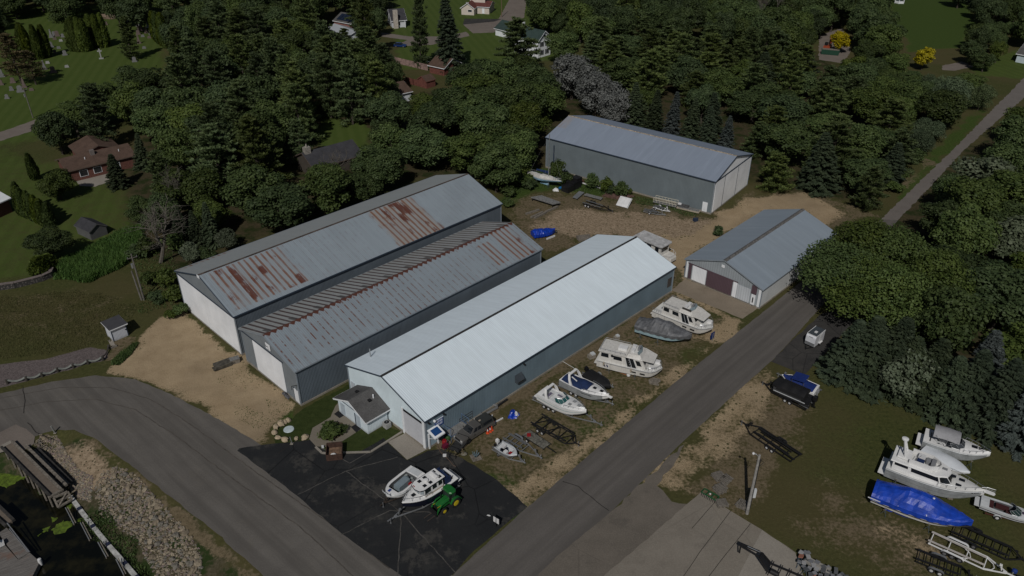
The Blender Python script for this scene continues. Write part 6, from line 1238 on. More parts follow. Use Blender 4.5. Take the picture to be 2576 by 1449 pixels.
o=MB().blob((0,0,.2),(.9,.6,.5)).build('boulder',mat('lichen_stone',(.15,.14,.11),.95,vary=.3),None,True);o.location=zF(965,1095);tag(o,'grey boulder at the grass corner beside the trestle','boulder')
c=zF(1210,1150);t=thing('cinder_pile','pale stand with blue-grey pipes standing on a small pallet in the grass','pipe stand',(c.x,c.y,0),.4);mb=MB();[mb.box((0,(i-2)*.28,.08),(1.3,.2,.06))for i in range(5)];[mb.box((x,0,.03),(.12,1.3,.06))for x in(-.5,.5)];mb.build('pallet',TIMBER,t);mb=MB();[mb.tube([(.1*math.cos(a),.1*math.sin(a),.2),(.45*math.cos(a),.45*math.sin(a),.55+.4*rr.random())],.05,5)for a in[i*.8 for i in range(8)]];mb.build('pipes',mat('pale_blue_iron',(.12,.17,.19),.6),t)
t.name='pipe_stand'
for a,b_,i in((zF(1130,420),zF(1305,300),0),(zF(1520,370),zF(1545,290),1),(zF(1590,440),zF(1760,350),2)):
 bar_thing('white_post',('long white post lying between the shed wall and the pickup','shortest white post lying behind the pickup','white post lying in the open grass behind the pickup')[i],'post',a,b_,.16,.16,VINYL)
heap('tarp','folded bright blue tarp with a white corner on the grass behind the pickup','tarp',[zF(1860,350),zF(1890,270),zF(1920,180),zF(2010,180),zF(2030,240),zF(2110,270),zF(2040,350),zF(1950,365)],.5,TARPB,9)
heap('plastic_sheet','white plastic sheet crumpled on the folded blue tarp','plastic sheet',[zF(1985,285),(zF(2050,270)),zF(2080,300),zF(2040,330),zF(2000,320)],.62,VINYL,4)
for i,(pts,lab)in enumerate((([(1310,240),(1330,280),(1400,265),(1560,170),(1640,130),(1640,90),(1540,70)],'bent grey pipe hoop lying along the base of the white-roofed shed'),([(1660,90),(1760,20),(1850,-40)],'dark long pipe lying along the base of the white-roofed shed'))):
 ps_=[zF(*p,.25)for p in pts];o=MB().tube([p-ps_[0]for p in ps_],.2 if i==0 else .16,7).build('pipe',mat('dull_pipe',(.14,.14,.14),.6)if i==0 else STEELK,None,True);o.location=ps_[0];tag(o,lab,'pipe')
# ---------------------------------------------------------------- office garden
z5=zm(1000,1480,3.68)
LAWN=None
m,nt,b=new_mat('mown_lawn');g=NG(nt);p=g.pos();n1=g.noise(p,1.2,4,.6);n2=g.noise(p,7,3,.6)
nt.links.new(g.mix(g.mr(g.m('ADD',g.m('MULTIPLY',n1,.5),g.m('MULTIPLY',n2,.5)),.35,.65),(.018,.028,.007),(.042,.055,.016)),b.inputs['Base Color']);b.inputs['Roughness'].default_value=.95;b.inputs['Specular IOR Level'].default_value=.1;nt.links.new(g.bump(n2,.5,.08),b.inputs['Normal'])
z5p=lambda pts:[tuple((q:=z5(*p)).xy)for p in pts]
sheet('lawn',z5p([(720,470),(1400,110),(1420,240),(1180,420),(1110,600),(850,760),(800,920),(520,990),(310,985),(290,850),(330,740),(540,640),(600,560)]),.006,m,.12,.6,True);sheet('lawn',z5p([(1150,1025),(1480,820),(1560,770),(1660,850),(1900,720),(2140,815),(1680,1110),(990,1120),(900,1030)]),.006,m,.05,.6,True)
sheet('walkway',z5p([(1240,370),(1180,440),(1110,600),(850,755),(800,915),(900,1025),(1150,1030),(1480,820),(1580,760),(1500,690),(1300,560),(1250,480)]),.03,WALK,.02,.8,True)
bed=structure(sheet('planting_bed',z5p([(930,890),(960,790),(1040,700),(1130,670),(1280,680),(1345,740),(1310,830),(1220,900),(1130,945),(1000,935)]),.045,mat('mulch',(.08,.062,.035),.95,vary=.4,vs=3),.08,.4,True))
MATD=mat('door_mat_black',(.010,.010,.012),.95)
for pts,lab in(([(1160,555),(1225,508),(1310,575),(1240,615)],'black doormat below the left office door'),([(1405,745),(1465,708),(1555,770),(1480,822)],'black doormat below the right office door')):
 q=[z5(*p)for p in pts];c=sum(q,Vector())/4;o=MB().prism([(p.x-c.x,p.y-c.y)for p in q],0,.02).build('doormat',MATD);o.location=(c.x,c.y,.034);tag(o,lab,'doormat')
kb=[z5(*p)for p in((895,1035),(985,1122),(1075,1130),(1310,1118),(1690,1108),(2145,818))];t=thing('timber_kerb','pale kerb edging the office lawn along the black tarmac','kerb',kb[0])
for a,b_ in zip(kb,kb[1:]):MB().bar((a-kb[0])+Vector((0,0,.07)),(b_-kb[0])+Vector((0,0,.07)),.28,.16).build('kerb_length',CONC2,t)
c=z5(1930,740);t=thing('air_conditioner','square grey air conditioner unit beside the office cabin','air conditioner',(c.x,c.y,0),s3.t.rotation_euler.z);MB().box((0,0,.45),(.85,.85,.85)).build('case',mat('ac_grey',(.33,.33,.32),.6),t);MB().lathe([(.36,.88),(.36,.9)],16).build('fan_grille',STEELK,t);MB().lathe([(.08,.9),(.08,.93)],10).build('fan_hub',VINYLG,t)
c=z5(1175,1150);t=thing('wooden_bin','brown open wooden bin with white litter at the lawn corner','bin',(c.x,c.y,0),heading(z5(1120,1215),z5(1265,1200)));DKW=mat('dark_brown_boards',(.055,.03,.022),.85,vary=.3,vs=3)
mb=MB();mb.box((0,-.95,.5),(2.0,.08,1.0));mb.box((-1.0,0,.6),(.08,1.9,1.2));mb.box((1.0,0,.6),(.08,1.9,1.2));mb.box((0,.95,.7),(2.0,.08,1.4));mb.build('walls',DKW,t);MB().box((0,0,.3),(1.9,1.8,.5)).build('contents',mat('cardboard',(.16,.10,.065),.9,vary=.4,vs=2),t);MB().blob((-.1,-.6,.75),(.7,.45,.3)).build('white_bag',VINYL,t,True)
c=z5(505,778);o=MB().lathe([(.68,.0),(.72,.05),(.68,.1)],20).build('well_cover',mat('pale_blue_cover',(.45,.52,.54),.6));o.location=c;tag(o,'round pale blue cover set in the lawn inside the ring of stones','cover')
BST=mat('tan_fieldstone',(.36,.29,.20),.9,vary=.25,vs=2)
st_lab=['{} tan stone of the lawn ring, {}'.format(*x)for x in(('upper','highest of all'),('narrow upright','second from the highest'),('largest','on the upper arc'),('broad','left of the largest one'),('round','leftmost by the sand'),('small pale','below the leftmost one'),('big round','on the tarmac edge'),('small','beside the thin post'),('flat','nearest to the walkway'))]
for(x,y,k),lab in zip(((500,650,.75),(450,675,.7),(395,705,1.0),(320,750,.85),(300,830,.75),(352,903,.7),(448,935,.9),(612,918,.6),(740,903,.9)),st_lab):
 o=MB().blob((0,0,.2*k),(1.3*k,1.0*k,.75*k),9,6,.2,rr).build('stone',BST,None,True);o.location=z5(x,y);o.rotation_euler.z=rr.random()*3;tag(o,lab,'stone','stones ringing the lawn')
c=z5(548,985);t=thing('marker_post','thin grey post at the tarmac edge by the stones','post',(c.x,c.y,0));MB().box((0,0,.6),(.1,.1,1.2),0,0,R(-8)).build('post',GALV,t);MB().box((0,0,.05),(.4,.4,.1)).build('footing',CONF,t)
c=z5(1000,1045);o=MB().box((0,0,.2),(.3,.1,.5)).build('lawn_marker',GELG);o.location=c;tag(o,'small pale marker plate at the tip of the walkway','marker')
heap('rubble_heap','heap of grey rubble at the front corner of the striped shed','rubble',[z5(400,250),z5(440,245),z5(525,310),z5(500,350),z5(440,300)],.5,mat('grey_rubble',(.10,.10,.11),.9,vary=.5,vs=4),6)
zN=zm(1920,2000,16.1);c=zN(540,1180);t=thing('sign_stand','small white double sign on a post standing on the black tarmac','sign',(c.x,c.y,0),R(-38));MB().box((0,0,.55),(.07,.07,1.1)).build('post',STEELK,t);MB().box((-.22,.0,1.05),(.36,.04,.8)).build('panel',VINYL,t);MB().box((.24,.0,1.05),(.36,.04,.8)).build('panel',VINYL,t);MB().box((0,.03,1.05),(1.0,.03,.95)).build('backing',STEELK,t)
heap('paint_scrap','white scrap lying on the black tarmac near the small sign','scrap',[zN(-60,470),zN(60,450),zN(180,490),zN(170,545),zN(40,520)],.06,VINYL,2)
# ---------------------------------------------------------------- lamp pole, pallets, harrow, stands heap
c=P(1879,1292);t=thing('light_pole','tall wooden pole with a lamp arm and cables by the concrete yard','light pole',(c.x,c.y,0),0);MB().tube([(0,0,0),(0,0,9.4)],[.2,.14],10).build('pole',mat('silver_pole_wood',(.27,.26,.245),.85,vary=.25,vs=2),t,True)
arm=P(1879-34+14,1140,9.3);arm=(zm(2688,1512,1.91667)(535,522,9.45)-c);MB().tube([(0,0,9.0),(arm.x*.5,arm.y*.5,9.4),(arm.x,arm.y,9.45)],.05,6).build('lamp_arm',GALV,t);MB().lathe([(.08,.15),(.16,.04),(.14,-.08),(.04,-.12)],12,'z',(arm.x,arm.y,9.4)).build('lamp_head',VINYL,t,True);MB().box((.45,.2,3.2),(.35,.3,1.3)).build('meter_box',GELG,t)
mb=MB();[mb.tube([(.15,.1,8.6),(.55*math.cos(a)+.3,.3,8.0+.5*math.sin(a)),(.2,.15,7.4)],.03,5)for a in(0,1.2,2.4)];mb.tube([(.18,-.05,8.8),(.2,-.06,1.0)],.045,5);mb.build('cable_loops',STEELK,t)
PALW=mat('grey_pallet_wood',(.15,.135,.115),.9,vary=.35,vs=3)
def pallet_pile(label,c,rz,n):
 t=thing('pallet_stack',label,'pallets',(c.x,c.y,0),rz)
 for k in range(n):
  mb=MB();o=((rr.random()-.5)*.3,(rr.random()-.5)*.3);ry=(rr.random()-.5)*.3
  for i in range(6):q=Matrix.Rotation(ry,3,'Z')@Vector((0,(i-2.5)*.2,0));mb.box((q.x+o[0],q.y+o[1],.13+k*.15),(1.3,.13,.025),ry)
  for i in(-1,0,1):q=Matrix.Rotation(ry,3,'Z')@Vector((i*.55,0,0));mb.box((q.x+o[0],q.y+o[1],.06+k*.15),(.1,1.2,.1),ry)
  mb.build('pallet',PALW,t)
 return t
pallet_pile('upper scattered stack of grey pallets in the grass',zK(410,200),.4,4);pallet_pile('grey pallet stack leaning towards the light pole',zK(510,250),.7,4);pallet_pile('tallest grey pallet stack above the green harrow',zK(430,365),.5,5);pallet_pile('pallet stack at the corner of the concrete beside the harrow',zK(460,545),.2,4);pallet_pile('dark pallet stack at the foot of the light pole',zK(705,555),.9,3)
a,b_=zK(215,395),zK(400,500);c=(a+b_)/2;L=(b_-a).length;t=thing('harrow','green steel harrow frame with tines on the concrete edge','harrow',(c.x,c.y,0),heading(a,b_));HG=mat('harrow_green',(.015,.085,.03),.55,vary=.2);mb=MB();[mb.bar((-L/2,y,.5),(L/2,y,.5),.1,.12)for y in(-.4,.4)];[mb.bar((x,-.4,.5),(x,.4,.5),.1,.1,(1,0,0))for x in(-L/2,-L/6,L/6,L/2)];mb.build('frame',HG,t);mb=MB();[mb.bar((-L/2+.1+i*(L-.2)/8,y,.5),(-L/2+.1+i*(L-.2)/8,y-.12,.02),.05,.04)for i in range(9)for y in(-.42,)];mb.build('tines',STEELK,t);MB().blob((0,-.05,.62),(.25,.2,.2)).build('hitch_pin',VINYL,t)
PADC=[mat('pad_grey',(.17,.175,.185),.8),mat('pad_pale',(.28,.28,.28),.8),mat('pad_dark',(.08,.085,.09),.8),mat('pad_orange',(.28,.12,.08),.8)];SB=mat('blue_stand_steel',(.035,.075,.12),.5);src=[]
for k,pm in enumerate(PADC):
 t=thing('boat_stand','spare boat stand with a square top pad in the heap at the yard corner','boat stand',(0,0,0),0,'boat stands heaped at the concrete edge');mb=MB();[mb.tube([(0,0,.75),(.36*math.cos(a),.36*math.sin(a),.02)],.03,5)for a in(0,2.1,4.2)];mb.build('legs',SB if k!=2 else STAND,t);MB().box((0,0,.84),(.42,.42,.12),k*.4,R(12*(k-1))).build('pad',pm,t);src.append(t)
n=0;qs=[zK(1400,1215),zK(1560,1205),zK(1600,1330),zK(1900,1420),zK(2050,1560),zK(1900,1700),zK(1560,1520),zK(1420,1330)];pl=np.array([[q.x,q.y]for q in qs]);used=[False]*4
tries=0;spots=[]
while len(spots)<62 and tries<4000:
 tries+=1;x=pl[:,0].min()+rr.random()*np.ptp(pl[:,0]);y=pl[:,1].min()+rr.random()*np.ptp(pl[:,1])
 if sdist(np.array([x]),np.array([y]),pl)[0]>0 and all((x-a)**2+(y-b2)**2>.22 for a,b2 in spots):spots.append((x,y))
for i,(x,y)in enumerate(spots):
 k=3 if i in(9,30)else(0,1,2,0,2)[i%5];s_=.9+.3*rr.random()
 if not used[k]:used[k]=True;o=src[k];o.location=(x,y,0);o.rotation_euler.z=rr.random()*6;o.scale=(s_,)*3
 else:copy_tree(src[k],(x,y,0),rr.random()*6,None,None,(s_,)*3)
stack('timber_pile','pale planks lying across the heap of boat stands','timber pile',zK(1660,1380),R(-40),3,2.6,.3,1,mat('pale_planks',(.27,.255,.23),.9,vary=.2)).location.z=.75
# ---------------------------------------------------------------- left side: utility poles, gravel bed edge, retaining wall
zP=zm(0,756,1.91667)
def pole(label,base,hgt,r0,m_,lean=None,parts=True):
 t=thing('utility_pole',label,'utility pole',(base.x,base.y,0));MB().tube([(0,0,0),(0 if not lean else lean[0],0 if not lean else lean[1],hgt)],[r0,r0*.7],8).build('pole',m_,t,True)
 if parts:MB().box((0,0,hgt-.7),(1.6,.1,.12),.6).build('crossarm',m_,t);mb=MB();[mb.lathe([(.05,0),(.06,.2)],6,'z',(x,x*.68,hgt-.62))for x in(-.6,.0,.6)];mb.build('insulators',VINYLG,t);MB().lathe([(.2,0),(.2,.8)],10,'z',(-.3,-.1,hgt-2.6)).build('transformer',GALV,t)
 return t
PW=mat('weathered_pole_wood',(.14,.13,.115),.9,vary=.3)
pole('tall weathered utility pole in the rough grass left of the big rusty shed',zP(1088,815),9.0,.17,PW)
pole('stubby brace pole leaning beside the tall utility pole',zP(1070,815),5.6,.18,PW,(-.5,.3),False)
pole('grey utility pole standing by the lane below the cemetery',zm(0,0,1.91667)(250,890),8.5,.15,PW)
pole('slim utility pole beside the sandy lane in front of the farmhouse',P(1262,43),11,.16,mat('brown_pole',(.16,.11,.075),.9),None,False)
a=zP(215,1400);wl=[zP(-40,745),zP(0,738),zP(120,722),zP(240,692),zP(330,668),zP(390,640),zP(404,610)]
t=thing('retaining_wall','low stacked-block retaining wall at the edge of the lawn','wall',wl[0]);m,nt,b=new_mat('retaining_blocks');g=NG(nt);c=g.coord();br=g.n('ShaderNodeTexBrick',{'Vector':g.scale(c,(1,1,1)),'Color1':(.09,.08,.075),'Color2':(.14,.12,.11),'Mortar':(.02,.02,.02),'Scale':1.0,'Brick Width':.5,'Row Height':.2,'Mortar Size':.025});nt.links.new(g.mix(g.mr(g.n('ShaderNodeTexVoronoi',{'Vector':c,'Scale':3.2},'Distance'),.25,.42),(.13,.115,.105),(.03,.028,.027)),b.inputs['Base Color']);b.inputs['Roughness'].default_value=.95
mb=MB();[mb.bar((p-wl[0])+Vector((0,0,.5)),(q-wl[0])+Vector((0,0,.5)),.5,1.1)for p,q in zip(wl,wl[1:])];mb.build('blocks',m,t);mb=MB();[mb.bar((p-wl[0])+Vector((0,0,1.1)),(q-wl[0])+Vector((0,0,1.1)),.65,.12)for p,q in zip(wl,wl[1:])];mb.build('coping',mat('coping_stone',(.15,.125,.115),.9,vary=.2,vs=3),t)
pts=[zP(*p)for p in((60,1448),(205,1425),(322,1395),(440,1358),(557,1328),(668,1298),(780,1270),(828,1185))];t=thing('post_and_hose_edging','short dark posts linked by pale sagging hoses along the purple gravel bed','edging',pts[0])
PST=mat('dark_short_post',(.045,.04,.034),.9)
for p in pts:q=p-pts[0];MB().lathe([(.2,0),(.2,.75),(.16,.8)],10,'z',(q.x,q.y,0)).build('post',PST,t)
for i,(p,q)in enumerate(zip(pts,pts[1:])):
 a,b_=p-pts[0],q-pts[0];m_=(a+b_)/2;MB().tube([a+Vector((0,0,.7)),a.lerp(b_,.25)+Vector((0,0,.38)),m_+Vector((0,0,.25)),a.lerp(b_,.75)+Vector((0,0,.38)),b_+Vector((0,0,.7))],.15 if i<6 else .1,7).build('hose',mat('pale_hose',(.17,.18,.165),.7)if i<6 else PST,t,True)
for(x,y),lab in(((300+95,1325),'grey landscape step at the corner of the pump shed'),):
 c=zm(380,1180,6.588)(440,1240);bar_thing('timber_step',lab,'step',zm(380,1180,6.588)(370,1270),zm(380,1180,6.588)(530,1205),.4,.25,TIMBER)
 sheet('step_pad',[((380+x2/6.588)*.638889,(1180+y2/6.588)*.638889)for x2,y2 in((290,1050),(420,1030),(490,1180),(380,1200))],.02,CONC2,.05)
c=zm(0,1512,1.91667)(415,365);t=thing('marker_post','short leaning grey post on the bank top beside the road','post',(c.x,c.y,gh(c.x,c.y)));MB().tube([(0,0,0),(-.15,-.1,1.3)],.11,8).build('post',mat('grey_post_wood',(.2,.2,.19),.9),t);MB().box((0,0,.04),(.35,.35,.08)).build('footing',CONF,t)
# ---------------------------------------------------------------- water, pier, bank
m,nt,b=new_mat('pond_water');g=NG(nt);p=g.pos();n1=g.noise(p,1.2,3,.6);n0=g.noise(p,.35,5,.65)
murk=g.mix(g.mr(n0,.45,.7),(.004,.0045,.003),(.020,.018,.008));nt.links.new(murk,b.inputs['Base Color']);b.inputs['Roughness'].default_value=.12;b.inputs['Specular IOR Level'].default_value=.3
nt.links.new(g.bump(n1,.04,.05),b.inputs['Normal'])
sheet('water',[(p_[0],p_[1])for p_ in BANK[[0,1,2,3,4,5,7,9,10,11,12,13,14,15,16]]],WZ,m,0,50,True)
zQ=zm(0,1680,2.4643);ALG=mat('duckweed',(.085,.13,.012),.8,vary=.45,vs=2)
for i,pts in enumerate(([(0,420),(90,395),(215,410),(275,490),(180,530),(60,600),(-60,540)],[(500,885),(560,880),(550,910),(505,920)],[(360,1075),(400,1030),(470,1010),(480,965),(430,985),(420,1020)],[(500,1005),(610,905),(625,930),(700,905),(690,975),(610,1030),(530,1045)],[(650,760),(690,745),(690,800),(640,800)],[(755,900),(790,895),(780,920),(750,915)])):
 q=[zQ(x,y,WZ)for x,y in pts];rr=random.Random(i);c=sum(q,Vector())/len(q);out=[]
 for a,b_ in zip(q,q[1:]+q[:1]):
  n=max(2,int((b_-a).length/.25));out+=[a.lerp(b_,k/n)+Vector(((rr.random()-.5)*.35,(rr.random()-.5)*.35,0))for k in range(n)]
 o=MB().prism([(p.x-c.x,p.y-c.y)for p in out],0,.02).build('duckweed',ALG);o.location=(c.x,c.y,WZ+.006);tag(o,'mat of bright green duckweed floating on the dark water','duckweed','duckweed mats','stuff')
def plank(name,a,b_,wd,z0,z1,m_,parent,off,ht=.12):
 MB().bar(Vector((a.x,a.y,z0))-off,Vector((b_.x,b_.y,z1))-off,wd,ht).build(name,m_,parent)
pa,pb=zQ(75,190,.0),zQ(550,665,-.4);t=thing('pier','grey timber pier with a pale walkway and dark edge rails over the water','pier',(pa.x,pa.y,0));off=Vector((pa.x,pa.y,0))
TAN=mat('sandy_decking',(.14,.115,.092),.9,vary=.12,vs=2);DKT=mat('dark_pier_timber',(.04,.037,.034),.9,vary=.35,vs=2)
d=(pb-pa);d.z=0;d.normalize();n_=Vector((-d.y,d.x,0))
plank('walkway',pa,pb,1.05,.15,-.25,TAN,t,off)
for s_ in(-.68,.68):plank('edge_rail',pa+n_*s_,pb+n_*s_,.3,.38,-.02,DKT if s_<0 else TIMBER,t,off,.3)
qa,qb=zQ(250,225,-.2),zQ(600,580,-.6);
for i in range(4):plank('lower_planks',qa+n_*(-.1-i*-.42),qb+n_*(-.1+i*.42),.36,-.35,-.75,DKT if i%2 else TIMBER,t,off)
plank('outer_rail',zQ(255,195,.1),zQ(650,580,-.2),.28,.35,.0,TIMBER,t,off,.3)
for i in range(8):
 f=i/7;q=pa.lerp(pb,.12+.86*f)+n_*1.1*-1
 for s_ in(-1,1):
  q=pa.lerp(pb,.12+.86*f)+n_*.75*s_-off;MB().tube([(q.x,q.y,.3-.4*f),(q.x,q.y,-3)],.14,7).build('piling',TIMBER,t)
 if i<6:
  q=zQ(255,195).lerp(zQ(650,580),(i+.5)/6)-off;MB().tube([(q.x,q.y,.2),(q.x,q.y,-1.8)],.16,7).build('outer_post',DKT,t)
E1,E2,E3=zQ(520,690,-.3),zQ(565,785,-1.2),zQ(700,705,-1.2);E4=zQ(655,630,-.3)
mb=MB();[mb.bar(a-off,b_-off,.22,.22)for a,b_ in((E1,E2),(E2,E4),(E2,E3),(E3,E4),(E1,E4),((E1+E2)/2,(E3+E4)/2))];mb.build('end_frame',TIMBER,t)
plank('cap_beam',pb-n_*.9,pb+n_*.9,.3,-.1,-.1,TIMBER,t,off,.25)
sheet('pier_slab',[(-40,1130),(0,1122),(26,1108),(29,1114),(40,1128),(12,1136),(-40,1150)],.034,CONC2,.02)
sheet('ramp_slab',[(-20,1098),(40,1068),(66,1079),(88,1098),(85,1117),(62,1133),(40,1127),(24,1114),(-20,1128)],.026,LANE,.05)
t=thing('floating_dock','weathered plank floating dock at the picture corner','dock',zQ(100,1200,WZ));off=zQ(100,1200,0);off.z=0;t.location=(off.x,off.y,0)
DPK=None
m,nt,b=new_mat('dock_planks');g=NG(nt);c=g.coord();x,y,z=g.sep(c);rot=g.n('ShaderNodeMapping',{0:c,2:(0,0,R(-32))});sx=g.sep(rot)
n1=g.noise(g.scale(rot,(.4,6,1)),1.5,4,.7);n2=g.noise(c,.6,3);ln=g.m('SINE',g.m('MULTIPLY',sx[1],2*math.pi/.19))
cc=g.mix(g.mr(n1,.3,.7),(.075,.068,.062),(.21,.195,.18));cc=g.mix(g.mr(n2,.55,.7,0,.5),cc,(.17,.08,.045));cc=g.mix(g.mr(ln,.8,1,0,.7),cc,(.02,.018,.016));nt.links.new(cc,b.inputs['Base Color']);b.inputs['Roughness'].default_value=.9;DOCKM=m
def slab(name,pts,z0,z1,m_):q=[zQ(x,y,z1)-off for x,y in pts];return MB().prism([(p.x,p.y)for p in q][::-1],z0,z1).build(name,m_,t)
slab('main_deck',[(-300,1060),(-20,1075),(175,1290),(285,1220),(385,1310),(310,1460),(200,1700),(-300,1700)],WZ-.2,-1.25,DOCKM);slab('upper_deck',[(-10,1030),(65,980),(285,1215),(180,1285),(40,1110)],WZ,-1.12,DOCKM)
slab('ramp',[(-250,600),(-30,760),(115,915),(60,945),(-40,860),(-300,660)],-1.1,-.7,TAN);mb=MB();[mb.bar(zQ(*a,-.5)-off,zQ(*b_,-.5)-off,.3,.3)for a,b_ in(((-30,750),(135,910)),((-60,860),(60,965)))];mb.build('ramp_edge',DKT,t)
mb=MB();mb.tube([zQ(70,935,-.2)-off,zQ(285,1215,-.6)-off],.07,6);mb.tube([zQ(90,990,-.7)-off,zQ(270,1215,-.8)-off],.05,6);mb.build('handrail',GALV,t);q=zQ(388,1305,-1.1)-off;MB().lathe([(.14,q.z-.6),(.22,q.z),(.2,q.z+.35),(.05,q.z+.42)],10,'z',(q.x,q.y,0)).build('corner_bumper',VINYL,t,True)
o=MB().loft([[(x,y*k,z)for x,z in((-.3,0),(.3,0),(.35,.5),(.1,.55),(-.05,.9),(-.3,.9))]for y,k in((-.25,1),(.25,1))],True,True,True).build('dock_chair',VINYL);q=zQ(15,1150,-1.1);o.location=q;o.rotation_euler.z=.7;tag(o,'white moulded chair standing on the floating dock','chair')
bp=[zQ(*p,WZ+.12)for p in((685,680),(775,805),(905,975),(1050,1150),(1215,1335),(1330,1470),(1500,1680))];t=thing('floating_boom','long white floating boom along the water edge','boom',bp[0])
for i,(a,b_)in enumerate(zip(bp,bp[1:])):
 MB().bar(a-bp[0],b_-bp[0],.5,.35).build('float',mat('weathered_white_float',(.42,.42,.40),.8,vary=.3,vs=1.5,dirt=.4),t)
 if i:q=a-bp[0];MB().box((q.x,q.y,.02),(.5,.5,.5),.8).build('joint',mat('dark_joint',(.02,.025,.05),.6),t)
for i,(a,b_)in enumerate((((635,785),(715,940)),((780,930),(865,1095)),((950,1120),(1030,1265)),((1125,1285),(1200,1435)))):
 p,q=zQ(*a,-.9),zQ(*b_,-1.7);t=thing('mooring_rails','pair of grey mooring rails slanting into the dark water','rails',(p.x,p.y,0),0,'mooring rails along the boom');off2=Vector((p.x,p.y,0));s_=Vector((.22,.1,0))
 for k in(0,1):MB().tube([p-off2+s_*k,q-off2+s_*k],.06,6).build('rail',GALV if k==0 else TIMBER,t)
 MB().tube([q-off2,q-off2+Vector((0,0,-1.5))],.08,6).build('piling',TIMBER,t)
RK=[mat('riprap_tan',(.20,.165,.118),.95,vary=.25,vs=1.5),mat('riprap_grey',(.16,.148,.125),.95,vary=.25,vs=1.5),mat('riprap_pale',(.26,.22,.16),.95,vary=.2,vs=1.5)]
rr=random.Random(12);base=[]
for i in range(9):
 mb=MB();mb.blob((0,0,0),(1.0,.8+.3*rr.random(),.75),7,5,.28,rr);base.append(mb.build('riprap_boulder',RK[i%3]))
zo=[zQ(*p,-.6)for p in((975,480),(1040,440),(1140,420),(1260,470),(1380,560),(1480,680),(1640,860),(1800,1030),(1900,1180),(1950,1449),(1600,1500),(1480,1300),(1360,1030),(1270,960),(1160,890),(1060,800),(985,760),(935,680),(960,560))];pl=np.array([[q.x,q.y]for q in zo]);spots=[];tries=0
while len(spots)<285 and tries<30000:
 tries+=1;x=pl[:,0].min()+rr.random()*np.ptp(pl[:,0]);y=pl[:,1].min()+rr.random()*np.ptp(pl[:,1]);s_=.28+.6*rr.random()**2.2+(.1 if y<62 else 0)
 if sdist(np.array([x]),np.array([y]),pl)[0]>-.2 and all((x-a)**2+(y-b2)**2>(.36*(s_+k))**2 for a,b2,k in spots):spots.append((x,y,s_))
for i,(x,y,s_)in enumerate(spots):
 o=base[i]if i<9 else base[rr.randrange(9)].copy()
 if i>=9:COL.objects.link(o)
 o.location=(x,y,gh(x,y)+.12*s_);o.scale=(s_*(1+.3*rr.random()),s_,s_*.8);o.rotation_euler=(rr.random()*.5,rr.random()*.5,rr.random()*6)
 tag(o,'rough tan boulder in the rip-rap on the bank between road and water','boulder','rip-rap boulders on the bank')
def rubble(name,polys,n,smin,smax,m_,seed):
 r_=np.random.RandomState(seed);mb=MB();ico=[(0,0,1),(.9,0,.3),(-.3,.9,.2),(-.4,-.8,.3),(.3,.4,-.6),(-.5,.1,-.5)];F=[(0,1,2),(0,2,3),(0,3,1),(1,4,2),(2,5,3),(3,5,4),(3,4,1),(2,4,5)]
 for pl_ in polys:
  pw=np.array([[q.x,q.y]for q in(zQ(x,y,-.6)for x,y in pl_)]);X=pw[:,0].min()+r_.rand(n*3)*np.ptp(pw[:,0]);Y=pw[:,1].min()+r_.rand(n*3)*np.ptp(pw[:,1]);ok=sdist(X,Y,pw)>0;X,Y=X[ok][:n],Y[ok][:n];Hh=ground_h(X,Y)
  for x,y,h in zip(X,Y,Hh):
   s_=smin+(smax-smin)*r_.rand()**2;a=r_.rand()*6.3;ca,sa=math.cos(a),math.sin(a);mb.cur=int(r_.rand()*len(m_));mb.add([(x+s_*(p[0]*ca-p[1]*sa),y+s_*(p[0]*sa+p[1]*ca)*(.7+.5*r_.rand()),h+s_*p[2]*.7)for p in ico],F)
 o=mb.build(name,m_);o['kind']='stuff';o['label']='loose small stones scattered over the bank';o['category']='stones';return o
rubble('bank_rubble',[[(900,560),(1000,430),(1150,400),(1400,560),(1950,1200),(1950,1500),(1550,1500),(1300,1050),(950,800)],[(345,200),(400,110),(560,100),(640,240),(760,400),(900,470),(860,680),(740,640),(560,430)]],3200,.08,.28,RK+[mat('pink_gravel',(.17,.13,.12),.95)],5)
# ---------------------------------------------------------------- trees
def leaf_mat(name,lo,hi,tip=None,trans=.22,rough=.65):
 lo,hi=(tuple(k*1.55 for k in q)for q in(lo,hi));m,nt,b=new_mat(name);g=NG(nt);c=g.coord();oi=nt.nodes.new('ShaderNodeObjectInfo')
 n1=g.noise(c,.55,3,.6);n2=g.noise(c,3.5,2,.6);f=g.m('ADD',g.m('MULTIPLY',n1,.6),g.m('MULTIPLY',n2,.4))
 cc=g.mix(g.mr(f,.36,.64),lo,hi)
 if tip:cc=g.mix(g.mr(g.noise(c,1.6,3,.7),.55,.68,0,.7),cc,tip)
 hsv=g.n('ShaderNodeHueSaturation',{0:g.mr(oi.outputs['Random'],0,1,.485,.515),1:g.mr(oi.outputs['Random'],0,1,1.1,.85),2:g.mr(g.n('ShaderNodeMath',{0:g.m('MULTIPLY',oi.outputs['Random'],7.31),1:1.0},0,operation='MODULO'),0,1,.68,1.3),3:1.0,4:cc})
 nt.links.new(hsv,b.inputs['Base Color']);b.inputs['Roughness'].default_value=rough;b.inputs['Specular IOR Level'].default_value=.25
 tr=nt.nodes.new('ShaderNodeBsdfTranslucent');nt.links.new(hsv,tr.inputs[0]);mx=nt.nodes.new('ShaderNodeMixShader');mx.inputs[0].default_value=trans
 out=nt.nodes['Material Output'];nt.links.new(b.outputs[0],mx.inputs[1]);nt.links.new(tr.outputs[0],mx.inputs[2]);nt.links.new(mx.outputs[0],out.inputs[0]);return m
